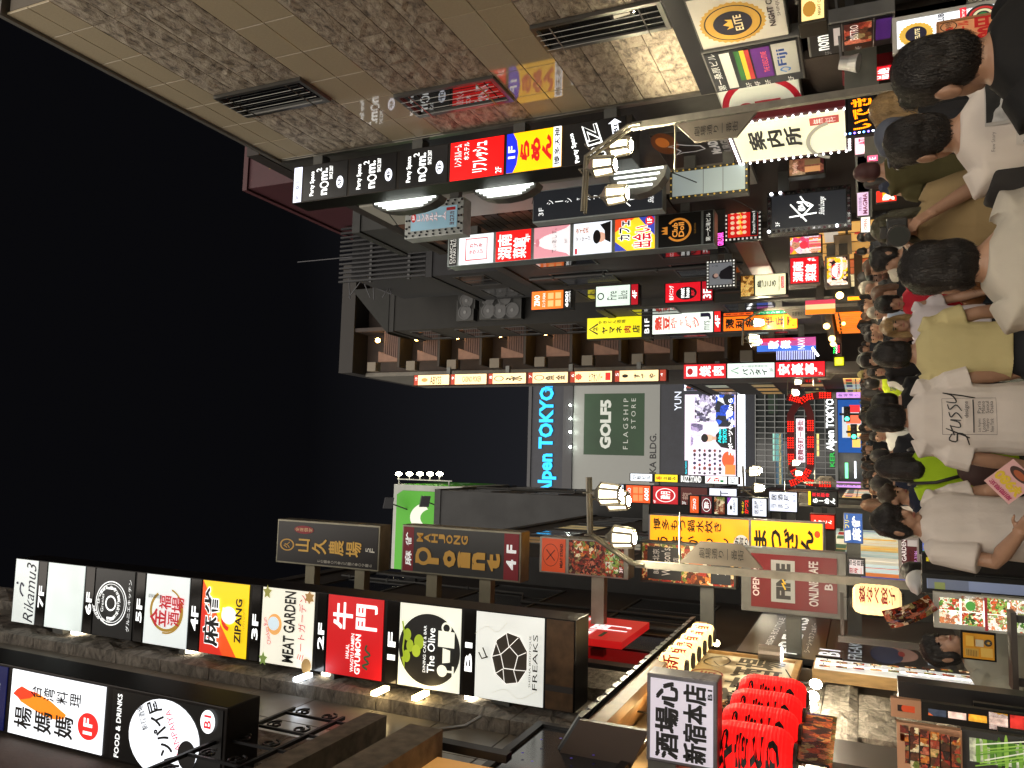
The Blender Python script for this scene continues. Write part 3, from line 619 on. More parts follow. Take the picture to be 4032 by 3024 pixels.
S('light_box', 'tall floor directory light box from B1 to seventh floor on the granite building', 'A86', 'C408', 'B1010', 'B500', 9.0, 0.5, [
    dict(x=('A92', 'A240'), col='dfe6e2', em=0.62, emvar=0.1, items=[('T', 'Rikamu3', 0.05, 0.5, 0.95, 0.95, '1c1a3a', {'sh': 0.25, 'em': 0}), ('L', spline([(0.42, 0.45), (0.5, 0.3), (0.62, 0.32), (0.58, 0.45)]), 0.06, '241a48', {'em': 0}), ('E', 0.62, 0.15, 0.02, 0.05, '241a48', {'em': 0})]),
    floor_strip(('A246', 'A298'), '7F'),
    dict(x=('A302', 'A545'), col='dbe5e1', em=0.68, emvar=0.14),
    floor_strip(('A552', 'A608'), '6F'),
    dict(x=('A612', 'A870'), col=BLK, items=[('O', 0.5, 0.44, 0.33, 0.40, 0.05, WHT, {'em': 0.9}), ('O', 0.5, 0.44, 0.29, 0.35, 0.03, WHT, {'em': 0.9}), ('O', 0.5, 0.44, 0.115, 0.14, 0.22, WHT, {'em': 1.0}),
        ('L', [(0.28, 0.36), (0.28, 0.55)], 0.035, WHT, {'em': 1}), ('L', [(0.72, 0.34), (0.72, 0.55)], 0.035, WHT, {'em': 1}), ('T', 'Grenier', 0.36, 0.2, 0.64, 0.27, WHT, {'em': 0.9}), ('T', 'Kitchen', 0.36, 0.6, 0.64, 0.67, WHT, {'em': 0.9}),
        ('T', 'グルニエキッチン', 0.12, 0.88, 0.88, 0.96, WHT, {'em': 0.9})] +
        [('T', ch, 0.5 + 0.245 * math.sin(a) - 0.018, 0.44 - 0.3 * math.cos(a) - 0.03, 0.5 + 0.245 * math.sin(a) + 0.018, 0.44 - 0.3 * math.cos(a) + 0.03, WHT, {'em': 0.9, 'rot': a}) for ch, a in zip('La cuisine du grenier La cuisine du grenier', [2 * PI * i / 43 for i in range(43)]) if ch != ' ']),
    floor_strip(('A880', 'A935'), '5F'),
    dict(x=('A940', 'A1225'), col='dfe6e4', em=0.7, emvar=0.08, items=[('O', 0.5, 0.5, 0.3, 0.38, 0.14, 'b89030', {'arc': (0.6, 5.2), 'em': 0.4}), ('O', 0.5, 0.5, 0.33, 0.40, 0.08, 'b89030', {'arc': (3.0, 6.0), 'em': 0.4}),
        ('T', '金', 0.26, 0.14, 0.52, 0.52, 'c01828', {'w': 0.02, 'em': 0.5}), ('T', '福', 0.52, 0.34, 0.72, 0.62, 'c01828', {'w': 0.02, 'em': 0.5}), ('T', '酒', 0.3, 0.56, 0.5, 0.82, 'c01828', {'w': 0.02, 'em': 0.5}), ('T', '場', 0.5, 0.64, 0.72, 0.92, 'c01828', {'w': 0.02, 'em': 0.5}), ('V', '個室居酒屋', 0.66, 0.08, 0.72, 0.4, '201818', {'em': 0})]),
    floor_strip(('A1232', 'A1300'), '4F'),
    dict(x=('A1305', 'A1612'), col='eec818', em=0.8, items=[('P', [(0, 0), (1, 0), (0.75, 0.22), (0.45, 0.4), (0.2, 0.62), (0, 0.8)], 'e05018', {'em': 0.8}), ('P', [(0, 0), (0.7, 0), (0.4, 0.22), (0, 0.5)], 'd02818', {'em': 0.75}),
        *outl('麻雀', 0.11, 0.07, 0.91, 0.41, '120c0a', WHT, 0.02, 0.014), ('O', 0.5, 0.66, 0.16, 0.2, 0.35, 'd83018', {'arc': (0.2, 2.9), 'em': 0.7}), ('E', 0.56, 0.62, 0.12, 0.16, 'f0efe8', {'em': 0.8}), ('R', 0.5, 0.48, 0.66, 0.66, 'f0efe8', {'em': 0.8}),
        ('T', 'ZIPANG', 0.2, 0.76, 0.8, 0.9, '120c0a', {'w': 0.03, 'em': 0}), ('T', '-ジパング-', 0.38, 0.93, 0.66, 0.975, '503010', {'em': 0})]),
    floor_strip(('A1628', 'B28'), '3F'),
    dict(x=('B35', 'B378'), col='ece8d6', em=0.68, items=[('E', 0.52, 0.26, 0.14, 0.14, 'e8a860', {'em': 0.6}), ('E', 0.53, 0.24, 0.09, 0.11, 'c8d8e0', {'em': 0.7}), ('T', 'Chicken Run', 0.24, 0.08, 0.6, 0.16, 'c82840', {'rot': -0.3, 'em': 0.5}),
        ('T', 'MEAT GARDEN', 0.05, 0.44, 0.98, 0.66, '16120e', {'w': 0.025, 'em': 0}), ('T', 'ミートガーデン', 0.1, 0.72, 0.95, 0.86, 'c02038', {'em': 0.5}), ('E', 0.05, 0.08, 0.1, 0.09, '86a050', {'em': 0.4, 'n': 10, 'jag': -0.5}), ('E', 0.94, 0.1, 0.1, 0.09, '9a9848', {'em': 0.4, 'n': 10, 'jag': -0.5}), ('E', 0.04, 0.92, 0.1, 0.09, '9a7848', {'em': 0.4}), ('E', 0.93, 0.92, 0.09, 0.1, 'b08850', {'em': 0.4, 'n': 12, 'jag': -0.4})]),
    floor_strip(('B395', 'B455'), '2F'),
    dict(x=('B460', 'B828'), col='c4181c', em=0.62, items=[('T', '牛', 0.58, 0.1, 0.92, 0.46, WHT, {'w': 0.03, 'em': 0.85}), ('T', '門', 0.6, 0.52, 0.92, 0.9, WHT, {'w': 0.02, 'em': 0.85}), ('T', 'HALAL', 0.22, 0.36, 0.4, 0.42, WHT, {'w': 0.02, 'em': 0.8}), ('T', 'WAGYU RAMEN', 0.06, 0.45, 0.54, 0.51, WHT, {'w': 0.02, 'em': 0.8}), ('T', 'GYUMON', 0.04, 0.53, 0.54, 0.63, WHT, {'w': 0.03, 'em': 0.85}),
        ('L', spline([(0.12, 0.76), (0.16, 0.68), (0.2, 0.78), (0.26, 0.7), (0.3, 0.8), (0.36, 0.72), (0.42, 0.74)]), 0.03, '306040', {'em': 0.2})]),
    floor_strip(('B845', 'B920'), '1F'),
    dict(x=('B925', 'B1332'), col='e4e4d4', em=0.72, items=[('E', 0.47, 0.5, 0.43, 0.5, '100e0d', {'em': 0, 'n': 48})] + [('E', 0.62 - 0.13 * i, 0.14 + 0.05 * (i % 2), 0.075, 0.06, '9ab028', {'em': 0.55}) for i in range(3)] + [('E', 0.55, 0.34, 0.09, 0.08, '9ab028', {'em': 0.55}), ('E', 0.44, 0.3, 0.075, 0.07, 'a8bc30', {'em': 0.55}), ('L', [(0.3, 0.12), (0.45, 0.08), (0.62, 0.1), (0.78, 0.06)], 0.025, '9ab028', {'em': 0.5}),
        ('P', [(0.2, 0.12), (0.34, 0.06), (0.36, 0.12)], '9ab028', {'em': 0.5}), ('T', 'DINING CAFE & BAR', 0.2, 0.42, 0.76, 0.465, WHT, {'em': 0.9}), ('T', 'The Olive', 0.2, 0.49, 0.74, 0.61, WHT, {'w': 0.008, 'em': 0.9}), ('R', 0.53, 0.66, 0.72, 0.92, 'e4e4d4', {'em': 0.75}), ('O', 0.76, 0.79, 0.07, 0.08, 0.35, 'e4e4d4', {'em': 0.75}), ('P', [(0.34, 0.74), (0.52, 0.74), (0.5, 0.86), (0.36, 0.86)], 'e4e4d4', {'em': 0.75}), ('E', 0.25, 0.74, 0.07, 0.08, 'e4e4d4', {'em': 0.75}), ('R', 0.24, 0.8, 0.265, 0.92, 'e4e4d4', {'em': 0.75}), ('R', 0.19, 0.9, 0.32, 0.93, 'e4e4d4', {'em': 0.75})]),
    floor_strip(('B1345', 'B1415'), 'B1'),
    dict(x=('B1420', 'C213'), col='dddfd8', em=0.66, emvar=0.1, items=[('P', apple, '3a3024', {'em': 0.05, 'name': 'faceted_apple'})] + [(a + ({'em': 0.7},)) for a in alines] + [('L', [(0.5, 0.22), (0.47, 0.13), (0.54, 0.08)], 0.02, '3a3024', {'em': 0}), ('L', [(0.5, 0.2), (0.6, 0.14)], 0.02, '3a3024', {'em': 0}),
        ('T', 'SHISHA BOUTIQUE', 0.22, 0.82, 0.8, 0.855, '201a16', {'em': 0}), ('T', 'FREAKS', 0.2, 0.875, 0.82, 0.945, '201a16', {'em': 0}), ('L', spline([(0.75, 0.02), (0.85, 0.2), (0.8, 0.35), (0.92, 0.5)]), 0.004, 'b0a890', {'em': 0.4}), ('L', spline([(0.1, 0.3), (0.16, 0.5), (0.08, 0.7), (0.2, 0.95)]), 0.004, 'b0a890', {'em': 0.4})]),
    dict(x=('C220', 'C402'), col='5a3a1c', m=mat((0.11, 0.062, 0.03), 0.3, 0.3, var=0.5, vscale=9), bz=0.004, items=[('R', 0.2, 0.0, 0.27, 1.0, '1c1410')])],
  wall=XL, frame='1b1817', border=0.012, bracket=(0.1, 0.36, 0.62, 0.9))
for zw in (6.2, 8.4, 10.9, 13.4):        # small lamps behind the sign wash the stone
    MB().box((-3.0, 9.1, zw), (-2.95, 9.4, zw + 0.12)).build('wall_washer', mat('fff0d0', 0.4, em=9.0), [o for o in NEW if o.name.startswith('light_box') and o.parent is None][-1])
# ---------------------------------------------------------------- left 3: three signs on the dark block
def gold(s, x0, y0, x1, y1, **o): return ('T', s, x0, y0, x1, y1, 'b88a3a', dict({'w': 0.015, 'em': 0.25}, **o))
S('hanging_sign', 'black farm restaurant sign with gold calligraphy and a silver frame', 'B135', 'B800', 'B358', 'B66', 14.0, 0.42, [
    dict(col='1a1210', border=0.05, items=[('O', 0.42, 0.1, 0.15, 0.075, 0.2, 'b88a3a', {'em': 0.25}), gold('久', 0.34, 0.065, 0.5, 0.13), ('E', 0.82, 0.27, 0.1, 0.1, '8a1420', {'em': 0.15}), ('V', '全席個室', 0.77, 0.18, 0.87, 0.36, 'd8b888', {'em': 0.2}),
        ('V', '山久農場', 0.26, 0.18, 0.62, 0.86, 'c09440', {'w': 0.02, 'em': 0.3}), ('V', 'tel.03.5515.0916', 0.05, 0.42, 0.12, 0.96, '8a8478', {'em': 0.2}), ('V', '5F', 0.4, 0.89, 0.5, 0.98, 'c8c0b0', {'em': 0.3})])],
  wall=XL, frame='8f8a78', border=0.04, bracket=(0.2, 0.68), bcol='8a8470')
S('hanging_sign', 'dark grey mahjong club sign with gold lettering between red bands', 'B945', 'C58', 'B425', 'B105', 14.0, 0.42, [
    dict(col='3a3a39', border=0.05, items=[('R', 0, 0, 1, 0.095, '7c1420', {'em': 0.12}), ('T', '麻 雀', 0.12, 0.02, 0.88, 0.08, WHT, {'w': 0.02, 'em': 0.35}), ('R', 0, 0.88, 1, 1, '7c1420', {'em': 0.12}), ('T', '4 F', 0.22, 0.9, 0.76, 0.98, WHT, {'w': 0.03, 'em': 0.35}),
        ('V', 'MAHJONG', 0.68, 0.12, 0.88, 0.58, 'b88a38', {'w': 0.03, 'em': 0.2}), ('E', 0.36, 0.19, 0.2, 0.07, 'b88a38', {'em': 0.2}), ('T', '★', 0.36, 0.165, 0.52, 0.225, 'a02028', {'em': 0.2}), ('T', 'P', 0.2, 0.12, 0.56, 0.33, 'b88a38', {'w': 0.06, 'em': 0.2}), ('E', 0.36, 0.19, 0.12, 0.04, '3a3a39'),
        ('V', 'oint', 0.16, 0.36, 0.54, 0.86, 'b88a38', {'w': 0.05, 'em': 0.2})])],
  wall=XL, frame='8f8a78', border=0.04, bracket=(0.3, 0.75), bcol='8a8470')
S('hanging_sign', 'orange topped meat stand sign with photographs of grilled meat', 'C178', 'C755', 'C415', 'C175', 14.0, 0.42, [
    dict(x=('C185', 'C356'), col='c84a20', em=0.28, items=[('O', 0.5, 0.38, 0.34, 0.34, 0.04, '201410', {'em': 0}), ('L', [(0.34, 0.2), (0.66, 0.56)], 0.03, '201410', {'em': 0}), ('L', [(0.66, 0.2), (0.34, 0.56)], 0.03, '201410', {'em': 0}), ('T', 'MEAT STAND', 0.14, 0.78, 0.86, 0.9, '201410', {'w': 0.03, 'em': 0})]),
    dict(x=('C358', 'C735'), m=patchmat(MEAT, 20, em=0.22), items=[('M', 0.5, 0.1, 0.98, 0.5, patchmat(FOOD, 18, em=0.25, seed=3)), ('M', 0.02, 0.3, 0.46, 0.62, patchmat(MEAT, 26, em=0.2, seed=5)), ('M', 0.1, 0.68, 0.8, 0.92, patchmat(GREEN, 26, em=0.2, seed=7)), ('T', '3F', 0.14, 0.93, 0.3, 0.99, 'f0d8d8', {'w': 0.03, 'em': 0.4})])],
  wall=XL, frame='9a958a', border=0.03, bracket=(0.35,), bcol='9a9686')
S('hanging_sign', 'grey barbecue restaurant sign with plated food photographs behind the lamp post', 'C830', 'C1452', 'C478', 'C205', 14.6, 0.3, [
    dict(m=patchmat(FOOD, 15, em=0.16, seed=9), items=[('R', 0.05, 0.06, 0.92, 0.44, '2e2d2c', {'em': 0.1}), ('T', 'BBQ 北京', 0.2, 0.12, 0.86, 0.2, 'b8b0a8', {'em': 0.3}), ('T', "Watson's", 0.16, 0.22, 0.9, 0.32, 'b8b0a8', {'em': 0.3}), ('T', '新宿店', 0.34, 0.35, 0.66, 0.41, 'b8b0a8', {'em': 0.25}), ('E', 0.6, 0.6, 0.3, 0.12, 'd8ccb8', {'em': 0.2}), ('E', 0.6, 0.6, 0.22, 0.08, 'b86a40', {'em': 0.2}), ('R', 0.05, 0.76, 0.95, 0.97, '1e2228', {'em': 0.05}), ('T', '2F', 0.3, 0.82, 0.5, 0.92, 'd0d0d0', {'em': 0.3})])],
  wall=XL, frame='4a4a46', border=0.04, bracket=(0.3,))
S('hanging_sign', 'dull red online cafe sign in a wide grey frame', 'C1485', 'D512', 'D670', 'D248', 14.2, 0.35, [
    dict(x=('C1530', 'D470'), col='5c0f18', em=0.1, bx=0.09, items=[('T', 'OPEN 24', 0.2, 0.02, 0.8, 0.1, 'b0a0a0', {'w': 0.02, 'em': 0.25}), ('R', 0.12, 0.24, 0.9, 0.52, '8a8a88', {'em': 0.15}), ('T', 'FINE', 0.18, 0.3, 0.84, 0.47, '2c2c2e', {'w': 0.06, 'em': 0}), ('L', [(0.36, 0.41), (0.48, 0.37), (0.46, 0.41), (0.58, 0.36)], 0.018, 'c8a020', {'em': 0.3}), ('T', 'ONLINE CAFE', 0.1, 0.68, 0.92, 0.79, 'a8a0a0', {'w': 0.02, 'em': 0.25}), ('T', 'B1', 0.42, 0.86, 0.6, 0.95, 'a8a0a0', {'w': 0.02, 'em': 0.25})])],
  wall=XL, frame='626260', border=0.05, metal=0.2, bracket=(0.5,))
# ---------------------------------------------------------------- left 4: glowing hot pot sign
S('light_box', 'glowing orange and yellow hot pot restaurant light box with black calligraphy', 'C885', 'D368', 2185, 2042, 18.5, 0.5, [
    dict(x=('C890', 'C1540'), col='f29a10', em=1.2, emvar=0.25, bx=0.02, items=[('V', '博多もつ鍋水炊き', 0.56, 0.03, 0.92, 0.74, '181008', {'w': 0.02, 'em': 0}), ('V', 'うまかもん', 0.06, 0.06, 0.44, 0.82, '181008', {'w': 0.02, 'em': 0}), ('E', 0.3, 0.93, 0.26, 0.075, 'e8e0d0', {'em': 0.6}), ('V', '新宿の', 0.16, 0.86, 0.5, 1.0, '181008', {'w': 0.02, 'em': 0})]),
    dict(x=('C1545', 'D360'), col='f9b80e', em=1.3, emvar=0.2, bx=0.02, items=[('V', 'まつざん', 0.1, 0.02, 0.8, 0.9, '1c1206', {'w': 0.04, 'em': 0}), ('E', 0.7, 0.93, 0.1, 0.04, 'e84818', {'em': 0.8})])],
  wall=-2.6, frame='8a8a90', border=0.02, bracket=(0.4,))
# ---------------------------------------------------------------- left 5: two columns in the middle distance
def fp(s): return s
S('light_box', 'black framed column of five restaurant panels with orange panel on top', 'F1140', 'C1660', 2030, 1955, 24.0, 0.5, [
    dict(x=('F1148', 'F1216'), col='d85010', em=0.75, items=[('T', 'ZINO', 0.2, 0.35, 0.85, 0.7, WHT, {'w': 0.02, 'em': 0.9}), ('O', 0.5, 0.6, 0.4, 0.45, 0.06, 'f0c090', {'arc': (0.3, 2.8), 'em': 0.8})]),
    dict(x=('F1222', 'F1300'), col='701020', em=0.5, items=[('O', 0.5, 0.5, 0.4, 0.44, 0.1, WHT, {'em': 0.8}), ('T', '酔', 0.3, 0.25, 0.7, 0.75, WHT, {'w': 0.02, 'em': 0.9})]),
    dict(x=('F1306', 'F1385'), m=patchmat(FOOD, 7, em=0.5, seed=11), items=[('T', 'Dining\n湘酒家', 0.12, 0.1, 0.9, 0.9, 'e0c8a0', {'em': 0.6})]),
    dict(x=('F1390', 'F1468'), col='dfe6f4', em=1.0, items=[('T', 'RABBIT', 0.15, 0.55, 0.9, 0.8, '40485a', {'em': 0}), ('P', [(0.6, 0), (1, 0), (1, 0.4)], '8030a0', {'em': 0.7}), ('E', 0.42, 0.35, 0.14, 0.12, '181818', {'em': 0})]),
    dict(x=('F1474', 'F1545'), col='0e0c0c', em=0, items=[('T', 'ラーメン', 0.1, 0.15, 0.8, 0.4, 'f0d010', {'w': 0.03, 'em': 1.0}), ('T', 'かつ2', 0.1, 0.45, 0.9, 0.9, 'e82018', {'w': 0.03, 'em': 1.0})]),
    dict(x=('F1552', 'F1655'), col='dfe4f0', em=1.05, items=[('T', '居酒屋\nうまいもの', 0.1, 0.1, 0.9, 0.85, '20242c', {'w': 0.01, 'em': 0})])],
  wall=-2.6, frame='141416', border=0.03)
S('light_box', 'column with orange price panel and red moon emblem panel', 'F672', 'F1470', 'F1615', 'F1492', 30.0, 0.5, [
    dict(x=('F676', 'F726'), col='cdd8ea', em=0.95, items=[('T', '田ビル', 0.2, 0.2, 0.9, 0.8, '20242c', {'em': 0})]),
    dict(x=('F735', 'F900'), col='e05010', em=0.8, items=[('T', 'ZINO', 0.2, 0.06, 0.85, 0.2, WHT, {'w': 0.02, 'em': 0.9}), ('R', 0.1, 0.3, 0.46, 0.5, 'f08850', {'em': 0.9}), ('R', 0.54, 0.3, 0.9, 0.5, 'f08850', {'em': 0.9}), ('R', 0.1, 0.54, 0.46, 0.7, 'f08850', {'em': 0.9}), ('R', 0.54, 0.54, 0.9, 0.7, 'f08850', {'em': 0.9}), ('T', '600!', 0.14, 0.76, 0.86, 0.95, WHT, {'w': 0.03, 'em': 1})]),
    dict(x=('F910', 'F1080'), col='c01020', em=0.7, items=[('O', 0.5, 0.5, 0.4, 0.4, 0.1, WHT, {'em': 0.9}), ('T', '酔月', 0.28, 0.3, 0.72, 0.7, WHT, {'w': 0.03, 'em': 1.0}), ('T', '4F', 0.02, 0.02, 0.2, 0.12, WHT, {'em': 0.9})]),
    dict(x=('F1090', 'F1270'), col='5a1c18', em=0.4, items=[('T', '龍', 0.3, 0.05, 0.7, 0.4, 'c0a090', {'em': 0.5}), ('T', '3F', 0.02, 0.05, 0.2, 0.2, WHT, {'em': 0.7})]),
    dict(x=('F1275', 'F1460'), col='dfe2f2', em=1.0, items=[('P', [(0, 0), (0.6, 0), (0, 0.6)], '8c38b0', {'em': 0.8}), ('T', '2F', 0.04, 0.05, 0.3, 0.25, WHT, {'em': 1}), ('T', 'IT', 0.5, 0.4, 0.9, 0.7, '40485a', {'em': 0})])],
  wall=-2.6, frame='141416', border=0.03)
S('light_box', 'thin far column with white building name panel and black standing bar panel', 'F762', 'F1472', 'F1470', 'F1418', 40.0, 0.5, [
    dict(x=('F766', 'F910'), col='e4ecf4', em=1.1, items=[('V', '小松ビル', 0.2, 0.04, 0.8, 0.96, '282c34', {'w': 0.02, 'em': 0})]),
    dict(x=('F925', 'F1075'), col='f0d010', em=1.0, items=[('T', '呑', 0.25, 0.05, 0.75, 0.3, 'd02018', {'w': 0.04, 'em': 0.5}), ('V', '立飲み', 0.25, 0.35, 0.75, 0.95, '28200c', {'w': 0.02, 'em': 0})]),
    dict(x=('F1082', 'F1245'), col='101010', items=[('T', 'BUZZ STAND', -0.9, 0.35, 1.9, 0.62, WHT, {'rot': PI / 2, 'w': 0.03, 'em': 1.0})]),
    dict(x=('F1250', 'F1395'), col='eef0ec', em=1.1, items=[('L', [(0.2, 0.1), (0.8, 0.25)], 0.06, 'c82030', {'em': 0.6}), ('T', 'Z4', 0.25, 0.4, 0.8, 0.65, 'd02020', {'w': 0.04, 'em': 0.6}), ('R', 0.2, 0.7, 0.5, 0.85, '208848', {'em': 0.6})]),
    dict(x=('F1400', 'F1468'), col='e8eef0', em=1.1, items=[('T', 'RIG', 0.15, 0.2, 0.85, 0.7, '303840', {'em': 0})])],
  wall=-1.7, frame='1a1a1c', border=0.02)
# lower pub boxes left of the arch
S('light_box', 'white pub light box with handwritten black characters beside the small lamp', 3025, 3142, 2018, 1934, 25.0, 0.4, [
    dict(col='dfe4f2', em=1.1, items=[('V', '居酒屋', 0.56, 0.05, 0.9, 0.75, '14161c', {'w': 0.02, 'em': 0}), ('V', 'うまい', 0.1, 0.05, 0.44, 0.75, '14161c', {'em': 0}), ('T', 'B1F', 0.5, 0.86, 0.95, 0.97, '8088a0', {'em': 0.3})])], wall=-2.6, frame='1c1c1e')
S('light_box', 'black ramen light box with red heading and white brush lettering', 3190, 3300, 1995, 1932, 27.0, 0.4, [
    dict(col='0e0c0c', items=[('V', '東京豚骨', 0.62, 0.02, 0.92, 0.72, 'e02030', {'w': 0.03, 'em': 1.0}), ('V', 'らーめん', 0.12, 0.04, 0.55, 0.95, WHT, {'w': 0.05, 'em': 1.2}), ('R', 0.0, -0.12, 1.0, -0.02, 'f0d818', {'em': 1.0})])], wall=-2.6, frame='141414')
S('light_box', 'glowing red light box with white script above the pot plant', 3188, 3290, 2086, 2024, 21.0, 0.4, [
    dict(col='f02410', em=1.3, items=[('V', 'やきとん', 0.35, 0.08, 0.65, 0.92, 'fff0e0', {'w': 0.02, 'em': 1.6})])], wall=-2.6, frame='701008')
S('hanging_sign', 'blue and yellow free mahjong sign board by the pavement', 3322, 3398, 2140, 2020, 16.0, 0.12, [
    dict(col='2a58a8', em=0.3, items=[('T', 'フリー', 0.5, 0.05, 0.95, 0.28, 'f0e020', {'w': 0.02, 'em': 0.5}), ('T', '麻雀', 0.08, 0.42, 0.92, 0.92, WHT, {'w': 0.04, 'em': 0.6}), ('P', [(0.05, 0.04), (0.4, 0.02), (0.44, 0.34), (0.1, 0.36)], 'dfe4e8', {'em': 0.4})])], frame='808080', border=0.01, wall=-3.2, bracket=(0.5,))
# ================================================================== right side light boxes
def nomu(x, fl): return dict(x=x, col='0b0a0b', items=[('T', 'Party Space', 0.12, 0.15, 0.82, 0.27, WHT, {'w': 0.02, 'em': 1.5}), ('T', 'n', 0.1, 0.42, 0.27, 0.56, WHT, {'w': 0.03, 'em': 1.5}), ('O', 0.39, 0.49, 0.1, 0.1, 0.3, WHT, {'em': 1.5}), ('T', 'm.', 0.52, 0.42, 0.86, 0.56, WHT, {'w': 0.03, 'em': 1.5}), ('T', '2', 0.78, 0.3, 0.88, 0.42, WHT, {'w': 0.02, 'em': 1.5}), ('T', 'SINCE 2007', 0.52, 0.6, 0.9, 0.68, WHT, {'w': 0.015, 'em': 1.3}), ('E', 0.4, 0.85, 0.17, 0.075, 'e8ecf8', {'em': 1.4}), ('T', fl, 0.3, 0.805, 0.52, 0.895, '141214', {'w': 0.02, 'em': 0})])
nom = S('light_box', 'tall party space and ramen light box with curved white tube lights on its side', 'I238', 'J778', 712, 555, 13.2, 0.55, [
    dict(x=('I243', 'I302'), col='dfe2f6', em=1.3, items=[('T', '第一桑原ビル', 0.05, 0.25, 0.95, 0.8, '30304a', {'em': 0})]),
    nomu(('I306', 'I598'), '5F'), nomu(('I606', 'I916'), '4F'), nomu(('I926', 'I1248'), '3F'),
    dict(x=('I1256', 'I1612'), col='f01010', em=1.15, items=[('T', 'レンタルルーム', 0.36, 0.07, 0.93, 0.22, WHT, {'w': 0.01, 'em': 1.3}), ('T', 'ホステル', 0.5, 0.26, 0.96, 0.36, WHT, {'w': 0.01, 'em': 1.3}), ('T', 'リフレッシュ', 0.14, 0.42, 0.92, 0.72, WHT, {'w': 0.03, 'em': 1.4}), ('T', '2F', 0.04, 0.86, 0.2, 0.97, WHT, {'em': 1.3})]),
    dict(x=('I1620', 'J328'), col='f6b806', em=1.2, items=[('P', [(0, 0), (1, 0), (1, 0.12), (0.8, 0.19), (0.5, 0.22), (0.2, 0.19), (0, 0.12)], '1828d0', {'em': 1.0}), ('T', '1F', 0.36, 0.03, 0.68, 0.16, WHT, {'w': 0.02, 'em': 1.3}), ('V', 'らめん', 0.2, 0.24, 0.82, 0.84, 'c81412', {'w': 0.06, 'em': 0.8}), ('R', 0, 0.86, 1, 1, 'eceef4', {'em': 1.2}), ('T', '博多天神', 0.04, 0.88, 0.96, 0.98, '141214', {'w': 0.02, 'em': 0})]),
    dict(x=('J338', 'J742'), col='0b0a0b', items=[('T', 'Party Space', 0.02, 0.12, 0.78, 0.22, WHT, {'w': 0.025, 'rot': -0.25, 'em': 1.5}), ('T', 'RIZ', 0.06, 0.36, 0.96, 0.62, WHT, {'w': 0.06, 'rot': -0.3, 'sh': 0.15, 'em': 1.2}), ('T', 'RIZ', 0.1, 0.385, 0.92, 0.595, '0b0a0b', {'w': 0.01, 'rot': -0.3, 'sh': 0.15, 'em': 0}), ('P', [(0.58, 0.8), (0.86, 0.77), (0.86, 0.72), (0.97, 0.83), (0.86, 0.94), (0.86, 0.88), (0.58, 0.91)], 'e8ecf4', {'em': 1.4}), ('T', 'B1', 0.62, 0.81, 0.82, 0.88, '141214', {'w': 0.03, 'em': 0})])],
  wall=XR, frame='2e2a26', border=0.02, bracket=(0.06, 0.3, 0.6, 0.93))
# curved tube light trays on its street side (they shine on the sign behind)
xs = atY(1800, 730, 13.5).x
for i, (a, b) in enumerate(((1425, 1700), (1830, 2090), (2370, 2610))):
    z1 = zof(a, 5.3, 13.6); z0 = zof(b, 5.3, 13.6); mb = MB(); pts = []
    for k in range(9):
        an = PI * k / 8; pts.append((5.5 - (0.27, 0.27, 0.5)[i] * math.sin(an), 13.95, z1 + (z0 - z1) * (0.5 - 0.5 * math.cos(an))))
    tr = mb.prism(pts, (0, 0.3, 0)).build('light_tray', mat((0.12, 0.12, 0.11), 0.4, 0.4), nom)
    for j in range(4):
        x = 5.46 - (0.05, 0.05, 0.1)[i] * j; half = (z1 - z0) * (0.44 - 0.06 * j); zc = (z1 + z0) / 2
        MB().tube([(x, 13.93, zc - half), (x, 13.93, zc + half)], 0.022, 8).build('tube', mat('f4fbf4', 0.3, em=2.2), tr)
# pale bulb bordered sign
S('bulb_sign', 'pale blue sign bordered with rows of unlit bulbs and outlined pink lettering', 'I966', 'I1345', 'I1530', 'I1300', 16.6, 0.4, [
    dict(col='8fb4c4', em=0.3, bx=0.18, bz=0.18, emvar=0.2, items=[('E', 0.62, 0.06, 0.22, 0.055, 'c02018', {'em': 0.3}), ('T', '5F', 0.5, 0.035, 0.74, 0.085, WHT, {'w': 0.02, 'em': 0.5}), ('V', 'レンタルルーム', 0.36, 0.13, 0.76, 0.78, 'd8a0a0', {'w': 0.06, 'em': 0.3}), ('V', 'レンタルルーム', 0.38, 0.135, 0.74, 0.775, 'dfe8ec', {'w': 0.01, 'em': 0.35}), ('T', 'ヨコスカ', 0.1, 0.85, 0.72, 0.95, '6a3a40', {'w': 0.03, 'em': 0.1}), ('R', 0.78, 0.78, 0.92, 0.97, 'a01818', {'em': 0.25})])],
  wall=6.85, frame='b8bcb8', border=0.02, metal=0.2, rough=0.5, bracket=(0.2,))
bs = [o for o in NEW if o.name.startswith('bulb_sign')][-1]
xl, xr, zt, zb = rect('I966', 'I1345', 'I1530', 'I1300', 16.6)
xc = (xl + xr) / 2; zt = zof('I966', xc, 16.6); zb = zof('I1345', xc, 16.6)
def bulb_rows(parent, xl, xr, zt, zb, Y, inset, step, r, m, name='bulb', rows=1):
    base = None
    for q in range(rows):
        e_ = inset * (0.3 + 0.45 * q) if rows > 1 else inset * 0.5
        nx = max(2, int((xr - xl) / step)); nz = max(2, int((zt - zb) / step)); pts = []
        for i in range(nx + 1): X = xl + e_ + (xr - xl - 2 * e_) * i / nx; pts += [(X, zt - e_), (X, zb + e_)]
        for i in range(1, nz): Z = zb + e_ + (zt - zb - 2 * e_) * i / nz; pts += [(xl + e_, Z), (xr - e_, Z)]
        for X, Z in pts:
            if base is None: base = MB().ball((X, Y - r * 0.6, Z), r, 8, 5).build(name, m, parent, smooth=True); b0 = (X, Z)
            else: c = base.copy(); c.location = (X - b0[0], 0, Z - b0[1]); reg(c)
bulb_rows(bs, xl, xr, zt, zb, 16.6, 0.18, 0.19, 0.028, mat((0.03, 0.035, 0.04), 0.2), rows=2)
